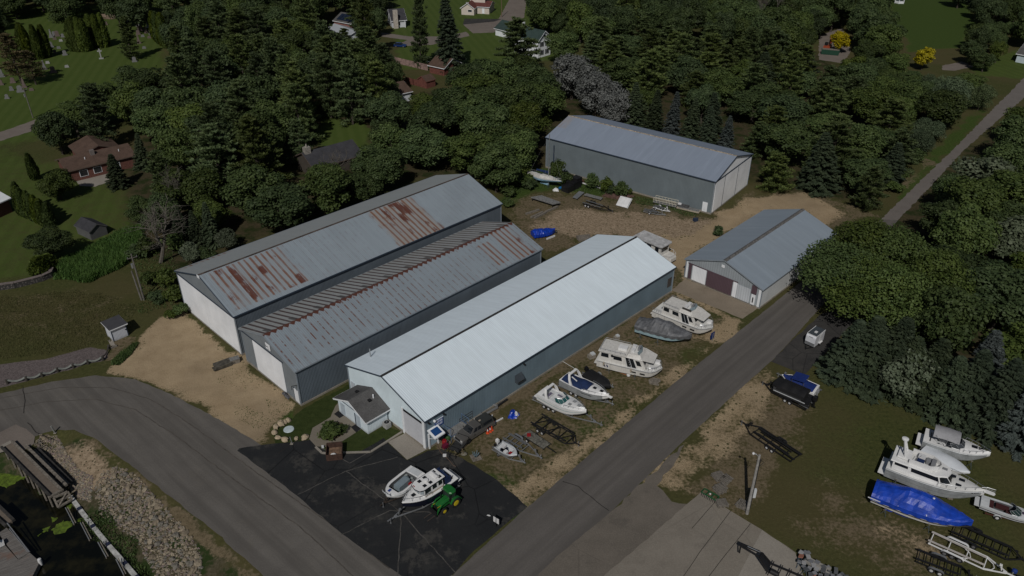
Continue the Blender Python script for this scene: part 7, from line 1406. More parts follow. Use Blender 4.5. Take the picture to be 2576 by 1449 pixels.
L_OAK=leaf_mat('oak_leaves',(.020,.034,.009),(.053,.074,.020));L_OAK2=leaf_mat('yellow_green_leaves',(.022,.038,.008),(.058,.078,.018));L_DEEP=leaf_mat('deep_green_leaves',(.017,.029,.009),(.044,.062,.019));L_LOC=leaf_mat('locust_leaves',(.022,.038,.009),(.058,.082,.020),(.07,.085,.028))
L_PINE=leaf_mat('pine_needles',(.020,.034,.011),(.068,.088,.027),None,.12);L_PINE2=leaf_mat('brown_tinged_needles',(.028,.028,.012),(.065,.052,.026),None,.12);L_SPR=leaf_mat('spruce_needles',(.014,.022,.012),(.036,.048,.024),None,.1);L_BLUE=leaf_mat('blue_spruce_needles',(.026,.034,.031),(.062,.075,.069),None,.1)
L_ARB=leaf_mat('arborvitae_leaves',(.016,.028,.004),(.052,.070,.010),None,.1);L_SIL=leaf_mat('silver_poplar_leaves',(.055,.058,.052),(.13,.135,.128),None,.2);L_YEL=leaf_mat('golden_leaves',(.12,.105,.004),(.24,.205,.009),None,.25);L_WIL=leaf_mat('grey_green_leaves',(.026,.042,.018),(.065,.085,.040));L_PAL=leaf_mat('pale_leaves',(.03,.042,.022),(.085,.10,.066))
BARK=mat('brown_bark',(.06,.05,.04),.95,vary=.3,vs=2);BARKG=mat('grey_bark',(.15,.14,.125),.95,vary=.3,vs=2);DEADW=mat('dead_grey_wood',(.11,.098,.082),.95,vary=.25,vs=2)
def quads(name,C,D,U,a,bsz,material):
 """leaf faces: centres C, long axis D, in-plane axis U, half sizes a (long) and bsz"""
 n=len(C);D=D/(np.linalg.norm(D,axis=1,keepdims=True)+1e-9);U=U-D*(U*D).sum(1,keepdims=True);U=U/(np.linalg.norm(U,axis=1,keepdims=True)+1e-9)
 a=a[:,None];bsz=bsz[:,None];V=np.stack([C-D*a,C+U*bsz*.9-D*a*.1,C+D*a,C-U*bsz-D*a*.1],1).reshape(-1,3)
 me=bpy.data.meshes.new(name);me.vertices.add(4*n);me.vertices.foreach_set('co',V.astype(np.float32).ravel());me.loops.add(4*n);me.loops.foreach_set('vertex_index',np.arange(4*n,dtype=np.int32))
 me.polygons.add(n);me.polygons.foreach_set('loop_start',np.arange(0,4*n,4,dtype=np.int32));me.update(calc_edges=True);me.materials.append(material);return me
def sph(r_,n):
 v=r_.randn(n,3);return v/np.linalg.norm(v,axis=1,keepdims=True)
def broad(seed,material,Rr=5.0,H=12.0,nl=38,per=300,leaf=(.15,.27),base=.14,open_=0.0,flat=1.0,droop=0.0):
 r_=np.random.RandomState(seed);zc=H*(1+base)/2;hz=H*(1-base)/2*flat;C,N=[],[]
 cen=[(0,0,zc+hz*.2)]
 for i in range(nl):
  d=sph(r_,1)[0];q=(.50+.28*r_.rand());cen.append((d[0]*Rr*q*(1+.25*(r_.rand()-.5)),d[1]*Rr*q,zc+d[2]*hz*q))
 cen=np.array(cen);rad=Rr*(.24+.18*r_.rand(len(cen)))
 for c,q in zip(cen,rad):
  n=int(per*(q/(Rr*.33))**2*(1-open_*r_.rand()));d=sph(r_,n);d[:,2]=np.abs(d[:,2])*np.where(r_.rand(n)<.72,1,-1);rr_=q*(.62+.45*r_.rand(n)**.6)
  p=c+d*rr_[:,None]*np.array([1,1,.8])+r_.randn(n,3)*.12;p[:,2]-=droop*((np.hypot(p[:,0],p[:,1])/Rr)**2);C.append(p);N.append(d)
 C=np.concatenate(C);N=np.concatenate(N);ok=C[:,2]>H*.08;C,N=C[ok],N[ok];n=len(C)
 nrm=N+r_.randn(n,3)*.55+np.array([0,0,.35]);t=np.cross(nrm,r_.randn(n,3));u=np.cross(nrm,t);s_=leaf[0]+(leaf[1]-leaf[0])*r_.rand(n)
 me=quads('crown',C,t,u,s_*1.15,s_*.8,material)
 mb=MB();mb.tube([(0,0,-.2),(.05,.05,H*.25),(.1*r_.randn(),.1*r_.randn(),H*.62)],[.036*H*.8,.026*H*.8,.012*H],8)
 for c in cen[1:9]:mb.tube([(0,0,H*(.18+.2*r_.rand())),(c[0]*.45,c[1]*.45,(c[2]+H*.3)/2),tuple(c)],[.016*H,.010*H,.004*H],6)
 return me,mb,BARK
def pine(seed,material,Rr=5.4,H=15.0,base=.10,dense=1.0,sz=1.0):
 r_=np.random.RandomState(seed);C,D,U=[],[],[];mb=MB();mb.tube([(0,0,-.2),(.1,0,H*.5),(.12,.1,H*.98)],[.30,.2,.04],8);z=base*H;k=0
 while z<H*.985:
  f=(z/H-base)/(1-base);prof=max(1-f,.02)**.48*min(1,.7+f*1.6);nb=int(4+3*r_.rand())
  for i in range(nb):
   L=Rr*prof*(.55+.55*r_.rand())+.35;az=6.283*(i/nb)+k*1.9+r_.randn()*.25;el=.02+.5*f+.12*r_.randn();d=np.array([math.cos(az)*math.cos(el),math.sin(az)*math.cos(el),math.sin(el)])
   if r_.rand()<.5 and L>1.5:mb.tube([(0,0,z),tuple(d*L*.85+[0,0,z])],[.06,.02],4,False)
   nc=max(2,int(L*1.15*dense))
   for j in range(nc):
    q=(.35+.65*(j+.4*r_.rand())/nc)*L;c=d*q+np.array([0,0,z-.10*q*(1-f)])+r_.randn(3)*[.35,.35,.12];n=int(36*dense);ph=6.283*r_.rand(n);e2=.25+.55*r_.rand(n)
    dd=np.stack([np.cos(ph)*np.cos(e2),np.sin(ph)*np.cos(e2),np.sin(e2)],1)+d*.55;s_=(.45+.5*(1-f))*sz;p=c+np.stack([np.cos(ph),np.sin(ph),.25*r_.randn(n)],1)*(s_*r_.rand(n)**.5)[:,None]
    C.append(p);D.append(dd);U.append(r_.randn(n,3)+np.array([0,0,.0]))
  z+=(.055+.02*r_.rand())*H*(1-.35*f);k+=1
 C=np.concatenate(C);n=len(C);me=quads('crown',C,np.concatenate(D),np.concatenate(U),(.26+.2*r_.rand(n))*sz,(.085+.06*r_.rand(n))*sz,material);return me,mb,BARK
def spruce(seed,material,Rr=3.2,H=13.0,base=.03):
 r_=np.random.RandomState(seed);C,D,U=[],[],[];mb=MB();mb.tube([(0,0,-.2),(0,0,H*.97)],[.24,.03],7);z=base*H;k=0
 while z<H*.99:
  f=(z/H-base)/(1-base);nb=int(6+4*r_.rand())
  for i in range(nb):
   L=Rr*(1-f)**.85*(.75+.35*r_.rand())+.15;az=6.283*i/nb+k*1.3+r_.randn()*.2;n=int(34+70*L/Rr*1.5);q=L*r_.rand(n)**.65;w_=(r_.rand(n)-.5)*(.5+.35*L)*(1.1-.75*q/L);dz=-.30*q*(1-f)+.22*q*q/max(L,.5)*.5+r_.randn(n)*.07
   C.append(np.stack([np.cos(az)*q-np.sin(az)*w_,np.sin(az)*q+np.cos(az)*w_,z+dz],1));sg=np.sign(w_);D.append(np.stack([np.cos(az)-np.sin(az)*.7*sg,np.sin(az)+np.cos(az)*.7*sg,-.2+.3*r_.randn(n)],1));U.append(np.stack([-np.sin(az)*np.ones(n),np.cos(az)*np.ones(n),.5*r_.randn(n)],1))
  z+=(.032+.012*r_.rand())*H;k+=1
 C=np.concatenate(C);n=len(C);me=quads('crown',C,np.concatenate(D),np.concatenate(U),.18+.17*r_.rand(n),.07+.05*r_.rand(n),material);return me,mb,BARK
def column(seed,material,Rr=1.2,H=7.0,tip=2.2):
 r_=np.random.RandomState(seed);n=2600;z=H*r_.rand(n)**.9;prof=np.minimum(1,((H-z)/H)**(1/tip)*1.15)*np.minimum(1,.65+z/H*1.4);az=6.283*r_.rand(n);bump_=1+.14*np.sin(az*5+seed)*np.sin(z*1.7);q=Rr*prof*bump_*(.72+.32*r_.rand(n)**.5)
 C=np.stack([np.cos(az)*q,np.sin(az)*q,z],1);D=np.stack([np.cos(az)*.35,np.sin(az)*.35,np.ones(n)],1)+r_.randn(n,3)*.25;U=np.stack([-np.sin(az),np.cos(az),np.zeros(n)],1)+r_.randn(n,3)*.4
 me=quads('crown',C,D,U,.2+.2*r_.rand(n),.09+.07*r_.rand(n),material);mb=MB();mb.tube([(0,0,-.1),(0,0,H*.8)],[.14,.04],6);return me,mb,BARK
def bare(seed,H=15.0,spread=.5,stems=3,twigs=True):
 r_=np.random.RandomState(seed);mb=MB();tw=MB()
 def grow(p,d,L,r,lv):
  pts=[p];dd=d
  for i in range(3):dd=dd+r_.randn(3)*.13+np.array([0,0,.05]);dd/=np.linalg.norm(dd);pts.append(pts[-1]+dd*L/3)
  (mb if lv<2 else tw).tube([tuple(q)for q in pts],[r,r*.85,r*.72,r*.55],6 if lv<2 else 4,False)
  if lv>=4:return
  for i in range(4 if lv else stems+1):
   ax=r_.randn(3);nd=dd+ax*spread*(1+.3*lv);nd[2]=max(nd[2],-.1)+.12;nd/=np.linalg.norm(nd);grow(pts[-1 if i<2 else 2],nd,L*(.58+.2*r_.rand()),max(r*.52,.02),lv+1)
 grow(np.zeros(3),np.array([.06*r_.randn(),.06*r_.randn(),1.0]),H*.40,.022*H,0);return tw,mb,DEADW
def mk(fn,*a,**k):
 me,mb,bk=fn(*a,**k);t=bpy.data.objects.new('tree',None);COL.objects.link(t)
 mb.build('trunk',bk,t,True)
 if isinstance(me,MB):me.build('twigs',bk,t)
 else:o=bpy.data.objects.new('crown',me);COL.objects.link(o);o.parent=t
 return t
LIB={}
def lib(kind,name,cat,h0,r0,makers):LIB[kind]=dict(name=name,cat=cat,h=h0,r=r0,mk=makers,src=[None]*len(makers))
lib('oak','oak_tree','leafy tree',12,5.6,[lambda:mk(broad,1,L_OAK),lambda:mk(broad,2,L_OAK),lambda:mk(broad,3,L_OAK2,nl=26),lambda:mk(broad,4,L_DEEP,nl=34)])
lib('deep','oak_tree','leafy tree',12,5.6,[lambda:mk(broad,14,L_DEEP,nl=34),lambda:mk(broad,15,L_DEEP,nl=28)])
lib('lime','oak_tree','leafy tree',12,5.6,[lambda:mk(broad,24,L_OAK2,nl=30),lambda:mk(broad,25,L_OAK2,nl=24)])
lib('locust','locust_tree','locust tree',12,6.8,[lambda:mk(broad,31,L_LOC,6.2,12,46,330,(.12,.22),.25,.35,.9,1.2),lambda:mk(broad,32,L_LOC,6.2,12,42,330,(.12,.22),.25,.35,.9,1.2)])
lib('willow','willow_tree','leafy tree',11,6.0,[lambda:mk(broad,41,L_WIL,5.6,11,36,300,(.12,.22),.1,.3,1,1.0),lambda:mk(broad,42,L_WIL,5.6,11,36,300,(.12,.22),.1,.3,1,1.0)])
lib('silver','poplar_tree','silver tree',12,5.6,[lambda:mk(broad,51,L_SIL,5.0,12,40,210,(.14,.26),.04,.3)])
lib('yellow','golden_tree','golden tree',7,3.3,[lambda:mk(broad,61,L_YEL,3.0,7,26,130,(.16,.28),.12)])
lib('pale','pale_tree','leafy tree',9,4.6,[lambda:mk(broad,71,L_PAL,4.2,9,26,150,(.18,.3),.1)])
lib('pine','pine_tree','pine tree',15,5.6,[lambda:mk(pine,1,L_PINE),lambda:mk(pine,2,L_PINE),lambda:mk(pine,3,L_PINE,5.6,14),lambda:mk(pine,4,L_PINE,5.2,15),lambda:mk(pine,5,L_PINE,5.8,13,.06),lambda:mk(pine,6,L_PINE,5.0,15,.15)])
lib('brownpine','pine_tree','pine tree',16,4.6,[lambda:mk(pine,7,L_PINE2,4.6,16,.25,.8)])
lib('spruce','spruce_tree','spruce tree',13,3.3,[lambda:mk(spruce,1,L_SPR),lambda:mk(spruce,2,L_SPR),lambda:mk(spruce,3,L_SPR)])
lib('blue','spruce_tree','blue spruce',13,3.3,[lambda:mk(spruce,11,L_BLUE),lambda:mk(spruce,12,L_BLUE)])
lib('column','arborvitae','arborvitae',7,1.25,[lambda:mk(column,1,L_ARB),lambda:mk(column,2,L_ARB),lambda:mk(column,3,L_ARB)])
lib('bare','dead_tree','dead tree',13,4.0,[lambda:mk(bare,3),lambda:mk(bare,8,15,.42,2)])
lib('shrub','shrub','shrub',3,1.7,[lambda:mk(broad,81,L_OAK,1.6,3,14,70,(.12,.22),.05),lambda:mk(broad,82,L_DEEP,1.6,3,14,70,(.12,.22),.05),lambda:mk(broad,83,L_OAK2,1.6,3,14,70,(.12,.22),.05)])
tr_rng=random.Random(99)
def plant(kind,pos,h,r,label,group=None,var=None,rz=None):
 K=LIB[kind];i=tr_rng.randrange(len(K['mk']))if var is None else var;sc=(r/K['r'],r/K['r'],h/K['h']);rz=tr_rng.random()*6.28 if rz is None else rz
 if K['src'][i]is None:
  o=K['mk'][i]();o.name=K['name'];K['src'][i]=o;o.location=(pos.x,pos.y,0);o.scale=sc;o.rotation_euler=(R(tr_rng.uniform(-3,3)),R(tr_rng.uniform(-3,3)),rz);return tag(o,label,K['cat'],group)
 sc=(sc[0]*tr_rng.uniform(.88,1.12),sc[1]*tr_rng.uniform(.88,1.12),sc[2]);o=copy_tree(K['src'][i],(pos.x,pos.y,0),rz,label,None,sc);o.rotation_euler=(R(tr_rng.uniform(-4,4)),R(tr_rng.uniform(-4,4)),rz)
 if group:o['group']=group
 elif 'group' in o:del o['group']
 return o
def at_c(u,v,h,q=.62):p=P(u,v,h*q);p.z=0;return p
TREES=[]
def T(kind,u,v,h,r,label,group=None,q=None,base=False,var=None):
 p=P(u,v)if base else at_c(u,v,h,q if q is not None else(.5 if kind in('pine','spruce','blue','brownpine','column')else .62));TREES.append((p.x,p.y,r,h));return plant(kind,p,h,r,label,group,var)
for(u,v,h,r),lb in zip(((2118,668,12.5,8.2),(2186,622,13,8.0),(2262,640,13.5,8.5),(2178,722,12,7.6),(2262,742,12,7.5),(2340,700,13,8)),('nearest the grey shed and overhanging the road','farthest back beside the road','behind the middle of the clump','at the front above the parking pad','at the front right of the parking pad','on the far right of the clump')):
 T('locust',u,v,h,r,'broad feathery locust tree '+lb)
for i,(u,v,h,r,k)in enumerate(((2124,950,10.5,4.4,'spruce'),(2176,968,12,4.6,'spruce'),(2222,978,12.5,4.6,'spruce'),(2270,992,10.5,4.3,'spruce'),(2318,1014,11,4.4,'spruce'),(2376,1040,10,4.2,'spruce'),(2428,1056,11.5,4.5,'spruce'),(2484,1080,12,4.6,'spruce'),(2556,1120,10,4.0,'blue'),(2452,1012,12,4.0,'blue'),(2600,1100,13,4.8,'spruce'))):
 lb={0:'dark spruce nearest the parking pad at the end of the row',8:'blue spruce at the picture edge above the boat lot',9:'tall frosty blue spruce standing behind the dark row'}.get(i)
 T(k,u,v,h,r,lb or 'dark green spruce in the row above the boat lot',None if lb else 'dark spruces above the boat lot',base=True)
T('pale',2290,925,9,4.5,'pale silvery-leaved tree wedged between the dark spruces')
T('silver',1440,190,14,8.2,'largest silver-grey tree beside the two-storey white house',q=.5);T('silver',1500,232,13,7.0,'middle silver-grey tree over the roof of the tall blue-grey shed',q=.5);T('silver',1550,272,11,5.6,'smallest silver-grey tree touching the roof ridge of the tall shed',q=.5)
for i,(u,v,h,r,k)in enumerate(((1692,292,13,3.0,'blue'),(1828,338,9.5,2.6,'blue'),(1598,268,13,3.6,'spruce'),(1648,282,12,3.4,'spruce'),(1738,306,12,3.4,'spruce'),(1786,322,11,3.2,'spruce'))):
 T(k,u,v,h,r,('tallest blue spruce behind the ridge of the tall shed','small blue spruce behind the gable of the tall shed')[i]if k=='blue' else 'dark spruce along the back of the tall blue-grey shed',None if k=='blue' else 'dark spruces behind the tall shed')
T('oak',1412,108,12,6.2,'leafy tree at the porch end of the two-storey white house');T('yellow',2327,140,7.5,3.6,'bright golden round tree beside the driveway');T('yellow',2113,97,8,3.6,'golden tree half hidden beside the excavator')
T('spruce',1131,78,25,6.0,'huge dark spruce towering between the farmhouse and the red garage');T('pine',1052,80,23,4.2,'tall narrow pine beside the huge dark spruce');T('pine',922,66,22,5.2,'tall pine in front of the house with the pale chimney');T('pine',1306,112,18,8.0,'round-topped pine hiding the side of the two-storey white house')
T('oak',120,608,6.5,4.6,'low grey-green bushy tree on the lawn in front of the tool shed',var=3)
T('column',96,668,3.6,1.9,'squat rounded evergreen at the end of the block wall');T('column',120,658,3.0,1.7,'smaller rounded evergreen behind the squat one at the wall');T('column',80,418,6.5,1.3,'single slim evergreen column on the lawn by the ranch house')
T('spruce',300,470,8,3.0,'grey-green spruce in front of the ranch house patio',base=True);T('spruce',362,425,9,2.4,'narrow spruce at the end wall of the ranch house',base=True);T('oak',140,455,7,4.0,'round leafy tree at the patio end of the ranch house',var=0);T('deep',350,520,6,3.4,'low leafy tree on the lawn edge below the ranch house')
h0,h1=P(58,540),P(128,570)
for i in range(9):p=h0.lerp(h1,i/8);plant('column',p,6.8-.25*i+.4*tr_rng.random(),1.35,'yellow-green evergreen column in the tall hedge by the white-roofed garage','hedge columns by the white-roofed garage');TREES.append((p.x,p.y,1.2,6))
z6=zm(0,0,3.45)
for grp,lb,pts in(('left cemetery evergreens','dark evergreen column in the clump nearest the cemetery entrance lane',((345,775),(440,790),(560,800),(640,775))),('middle cemetery evergreens','dark evergreen column in the middle clump among the gravestones',((1010,690),(1080,700),(1150,700),(1205,690))),('back cemetery evergreens','dark evergreen column in the clump behind the middle one',((1300,640),(1370,650),(1430,640))),('cemetery hedge evergreens','dark evergreen column closing the far side of the cemetery',((2150,560),(2190,590),(2230,620),(2270,650)))):
 for x,y in pts:p=z6(x,y);plant('column',p,10.5+tr_rng.random(),2.1,lb,grp);TREES.append((p.x,p.y,2,10))
T('deep',160,18,15,7,'lone dark broad tree casting a long shadow on the cemetery lawn');T('deep',335,22,15,8,'dark spreading tree behind the tallest gravestones');T('deep',290,12,14,6.5,'dark tree beside the earth mound in the cemetery');T('pine',318,98,14,4.5,'feathery pine standing among the gravestones')
T('brownpine',36,150,15,5.2,'brown-tinged pine over the gravestones at the picture edge');T('brownpine',78,172,10,4.2,'lower brown-tinged pine beside the cemetery lane');T('deep',-6,62,12,5,'dark tree cut by the picture edge beside the cemetery lawn')
b0=P(405,661);plant('bare',b0,11.5,5.0,'large bare dead tree with many stems left of the big rusty shed',None,0,1.0);b1=P(446,556);plant('bare',b1,10,2.6,'slim pale bare tree behind the large dead one',None,1)
for(u,v,h),lb in zip(((1911,108,17),(1938,82,16),(1950,74,15)),('leaning bare trunk rising from the far wood, in front of its two neighbours','middle bare trunk in the far wood','farthest bare trunk in the far wood')):plant('bare',P(u,v),h,3.2,lb,None,1)
for(u,v,h),lb in zip(((1285,372,8),(842,470,8),(474,395,8)),('grey dead snag among the leafy trees near the sailboat','grey dead snag below the cottage roof','grey dead snag beside the ranch house lawn')):plant('bare',P(u,v),h,2.6,lb,None,0)
for(u,v,h,r),lb in zip(((463,613,7.5,2.4),(503,616,7.5,2.0),(538,618,9.5,2.3)),('bluish young spruce nearest the large dead tree','middle young spruce beside the big rusty shed','tallest young spruce beside the big rusty shed')):T('spruce',u,v,h,r,lb,base=True)
T('pale',478,630,4.5,2.4,'pale leafy bush at the back corner of the big rusty shed');T('pale',568,596,4.5,2.4,'pale leafy bush along the side of the big rusty shed')
for(x,y,h,r),lb in zip(((400,590,5.5,2.2),(500,690,3.5,2.0),(765,710,4.2,1.9),(915,770,4.0,1.6),(985,810,2.6,1.5),(1085,800,4.2,1.7),(1175,835,1.8,.6),(90,740,2.5,2.2),(20,700,3,2.6)),('tall bush right behind the sailboat mast','yellow-green bush at the sailboat bow','round bush over the long white pipe','dark bush at the end of the white pipe','low bush between the two dark ones by the shed wall','dark bush by the middle of the tall shed wall','tiny bush against the tall shed wall','weedy bush under the sailboat','weedy bush beyond the sailboat stern')):
 p=zD(x,y,h*.5);p.z=0;plant('shrub',p,h,r,lb)
p=z5(1130,800,.8);p.z=0;plant('shrub',p,1.9,2.0,'round green bush in the middle of the walkway loop',None,1);p=z5(1260,780,.5);p.z=0;plant('shrub',p,1.0,1.2,'low yellow-green bush beside the round one in the walkway loop',None,2)
p=P(1803,592);plant('shrub',p,2.0,1.5,'small bush at the back wall of the pale grey shed')
def pin(u,v,poly):
 c=False;n=len(poly)
 for i in range(n):
  ax,ay=poly[i];bx,by=poly[(i+1)%n]
  if(ay>v)!=(by>v)and u<(bx-ax)*(v-ay)/(by-ay+1e-9)+ax:c=not c
 return c
OPEN=[[(20,40),(225,40),(240,20),(400,20),(395,95),(310,120),(300,95),(190,100),(190,170),(120,190),(30,95)],[(-20,200),(60,230),(70,340),(-20,350)],[(-20,440),(110,400),(165,440),(330,460),(340,590),(140,700),(-20,720)],[(150,395),(245,360),(340,333),(352,400),(270,450),(190,462)],
  [(780,382),(800,374),(845,372),(912,360),(916,374),(840,394)],[(805,312),(885,302),(925,340),(905,362),(840,368)],[(1003,148),(1075,165),(1090,143),(1125,150),(1120,175),(1100,200),(1085,222),(1040,225),(1010,205),(1045,195),(1040,170)],[(1012,212),(1036,218),(1036,232),(1012,228)],
  [(985,90),(1040,70),(1100,90),(1175,70),(1175,0),(1320,0),(1310,50),(1250,60),(1240,85),(1250,140),(1190,140),(1170,100),(1100,110),(985,125)],[(1352,72),(1395,78),(1398,135),(1365,136)],[(978,15),(1030,18),(1030,75),(985,72)],[(838,32),(886,42),(882,72),(845,72)],
  [(1400,160),(1450,150),(1520,200),(1560,250),(1540,275),(1480,260),(1440,215)],[(2248,20),(2330,-10),(2430,20),(2440,60),(2400,110),(2320,108),(2290,85)],[(2298,105),(2352,105),(2352,172),(2298,172)],[(2370,152),(2450,160),(2450,180),(2372,180)],[(2062,82),(2105,90),(2125,150),(2070,145)],[(2085,75),(2140,75),(2140,120),(2090,120)],
  [(455,695),(1103,445),(1176,442),(1262,515),(1262,560),(760,1018),(610,895),(465,780)],[(1390,340),(1445,298),(1888,388),(1880,470),(1790,540),(1370,420)],[(2235,552),(2300,470),(2400,370),(2560,205),(2580,190),(2576,218),(2420,368),(2330,455),(2255,545)],[(2250,510),(2300,430),(2390,340),(2460,290),(2480,300),(2300,475)],
  [(1262,525),(1330,445),(1400,440),(1790,545),(1890,475),(2080,490),(2190,545),(2070,590),(1900,540),(1700,660),(1480,590)],[(2548,105),(2580,110),(2580,165),(2545,160)],[(1940,905),(2030,800),(2060,830),(2110,800),(2060,900),(1990,925)],[(330,600),(345,590),(440,690),(470,790),(330,800)],[(1665,240),(1715,240),(1715,330),(1665,320)],[(1815,300),(1842,300),(1842,360),(1815,350)],[(2254,-5),(2275,-5),(2275,20),(2254,20)]]
BLD=[(s.t.matrix_basis.inverted(),-s.w/2,s.w/2,0,s.L)for s in(s1,s2,s3,s4,s5)]
def clear(x,y,r,h):
 for k in range(10):
  a=k*.6283
  for zf,q in((.45,1.0),(.7,.85),(.97,.35),(.2,.6)):
   u,v=proj((x+r*q*math.cos(a),y+r*q*math.sin(a),h*zf))
   for pl_ in OPEN:
    if pin(u,v,pl_):return False
 for M_,x0,x1,y0,y1 in BLD:
  l=M_@Vector((x,y,0))
  if x0-r*.7<l.x<x1+r*.7 and y0-r*.7<l.y<y1+r*.7:return False
 return True
ZC={}
def wood(poly,spacing,kinds,label,group,hr,rr_,zc=9.0,seed=1,cap=200):
 rg=random.Random(seed);pw=[P(u,v,zc)for u,v in poly];x0,x1=min(p.x for p in pw),max(p.x for p in pw);y0,y1=min(p.y for p in pw),max(p.y for p in pw);pl_=[(p.x,p.y)for p in pw];n=0
 cand=[(x0+rg.random()*(x1-x0),y0+rg.random()*(y1-y0))for _ in range(int((x1-x0)*(y1-y0)/spacing**2*14))]
 for x,y in cand:
  if n>=cap:break
  if not pin(x,y,pl_):continue
  if any((x-a)**2+(y-b_)**2<(spacing*.5+r2*.62)**2 for a,b_,r2,h2 in TREES):continue
  k=rg.choices([q[0]for q in kinds],[q[1]for q in kinds])[0];cone=k in('pine','spruce','brownpine');h=hr[0]+(hr[1]-hr[0])*rg.random();r=rr_[0]+(rr_[1]-rr_[0])*rg.random()
  if cone:h*=1.25;r*=.9
  if not clear(x,y,r,h):
   h*=.72;r*=.68
   if not clear(x,y,r,h):continue
  TREES.append((x,y,r,h));n+=1;adj={'pine':'pine','spruce':'spruce','deep':'dark leafy tree','lime':'yellow-green leafy tree','oak':'green leafy tree','willow':'grey-green leafy tree','locust':'feathery leafy tree','brownpine':'brownish pine','pale':'pale leafy tree'}[k]
  plant(k,Vector((x,y,0)),h,r,adj+' '+label,adj+'s '+group);ZC[group]=ZC.get(group,0)+1
wood([(575,520),(640,430),(760,425),(900,350),(900,300),(1010,250),(1090,205),(1140,170),(1240,155),(1400,160),(1440,280),(1380,330),(1360,400),(1300,450),(1180,440),(1090,415),(900,480),(700,560),(600,610)],8.2,[('oak',5),('deep',3),('lime',1.5)],'in the belt between the rusty shed and the far houses','behind the rusty shed',(10,13.5),(6,8),8,1)
wood([(440,180),(560,70),(700,35),(900,80),(1000,140),(1010,230),(900,290),(780,330),(640,390),(560,430),(500,330)],8.4,[('pine',7),('oak',1.5),('deep',1.5)],'in the pine wood beyond the ranch house','in the pine wood',(11.5,14),(6.2,7.8),9,2)
wood([(110,330),(190,240),(330,190),(470,190),(540,330),(560,430),(520,480),(400,470),(360,380),(300,330),(220,350)],8.0,[('oak',4),('deep',4),('pine',1)],'crowding round the ranch house','round the ranch house',(9.5,13),(6,8.2),8,3)
wood([(380,500),(450,480),(600,480),(600,600),(480,640),(420,560)],7.0,[('oak',3),('deep',3)],'behind the large dead tree','behind the large dead tree',(7,10),(3.8,5),5,4)
wood([(1400,110),(1600,60),(1850,90),(2060,110),(2090,160),(2220,230),(2290,300),(2280,350),(2200,440),(2120,500),(2010,460),(1910,440),(1890,380),(1840,330),(1700,290),(1560,240),(1440,200)],8.0,[('pine',6.5),('oak',2),('deep',1),('spruce',.5)],'in the dense pine wood behind the tall blue-grey shed','in the dense pine wood',(8,12),(5.6,8),9,5)
wood([(2020,520),(2060,430),(2160,400),(2240,420),(2240,470),(2160,530)],8.0,[('oak',4),('lime',1)],'where the wood meets the road past the tall shed','at the road end of the wood',(9,12),(6,7.5),7,6)
wood([(260,-60),(980,-60),(985,40),(720,45),(520,70),(420,130),(390,60),(300,-10)],9.5,[('oak',3),('deep',3),('pine',3)],'in the far wood past the cemetery','in the far wood past the cemetery',(12,17),(5.5,7.5),9,7)
wood([(-60,-70),(260,-70),(250,-20),(60,10),(-60,20)],9.5,[('deep',4),('oak',2)],'along the far edge of the cemetery lawn','along the far edge of the cemetery',(11,15),(5.5,7),9,8)
wood([(1335,-60),(2240,-60),(2240,30),(2230,110),(2120,80),(2040,100),(1850,80),(1600,50),(1430,75),(1400,110),(1345,40)],9.0,[('oak',5),('deep',3),('pine',1)],'in the tall wood beyond the white house','beyond the white house',(12,17),(5.6,7.8),9,9)
wood([(2130,130),(2230,110),(2290,120),(2300,200),(2360,190),(2330,250),(2240,280),(2150,200)],8.5,[('oak',4),('lime',2)],'between the excavator and the golden tree','beside the golden tree',(8,11),(5,6.5),6,10)
wood([(2380,110),(2440,70),(2560,60),(2560,130),(2450,160),(2380,140)],8.0,[('lime',3),('oak',3),('deep',2)],'round the lawn near the blue bungalow','near the blue bungalow',(8,11),(4.6,6),6,11)
wood([(2400,-60),(2640,-60),(2640,80),(2540,60),(2440,30),(2400,10)],9.0,[('oak',3),('deep',3)],'at the far corner beyond the striped lawn','beyond the striped lawn',(10,14),(5,7),8,12)
wood([(2240,260),(2330,190),(2440,190),(2540,210),(2530,250),(2460,290),(2360,330),(2290,400),(2240,380)],7.6,[('willow',5),('oak',1)],'beside the bend of the far road','beside the far road',(8,11),(6,7.6),6,13)
wood([(2340,520),(2400,430),(2480,370),(2600,260),(2760,280),(2760,760),(2640,1000),(2540,960),(2440,930),(2330,860),(2330,760),(2420,690),(2370,600)],7.8,[('oak',4),('lime',2.5),('deep',1.5),('pale',.5)],'on the wooded side of the road opposite the sheds','across the road',(9,13),(6,8),7,14)
for i,(u,v,h,r)in enumerate(((375,700,3,2),(420,700,3.5,2.2),(440,740,3,2),(395,750,2.2,1.8),(452,780,2,1.5),(430,790,1.5,1.3),(345,630,3,2.4),(370,620,3.5,2.6),(430,610,4,2.6),(520,640,3,2),(1275,480,3,2.2),(1295,450,3.5,2.6),(1315,430,3,2.2),(1280,510,1.6,1.5),(1245,450,4,2.8),(1210,430,4,3),(2290,400,3,2.4),(2262,440,3,2.6),(2250,470,2.5,2),(2310,390,3,2.4))):
 lb='rough green bush between the utility pole and the rusty shed' if i<10 else('rough green bush in the corner between the two big sheds' if i<16 else 'rough green bush on the meadow edge by the far road');plant('shrub',at_c(u,v,h,.5),h,r,lb,lb.replace('bush','bushes'))
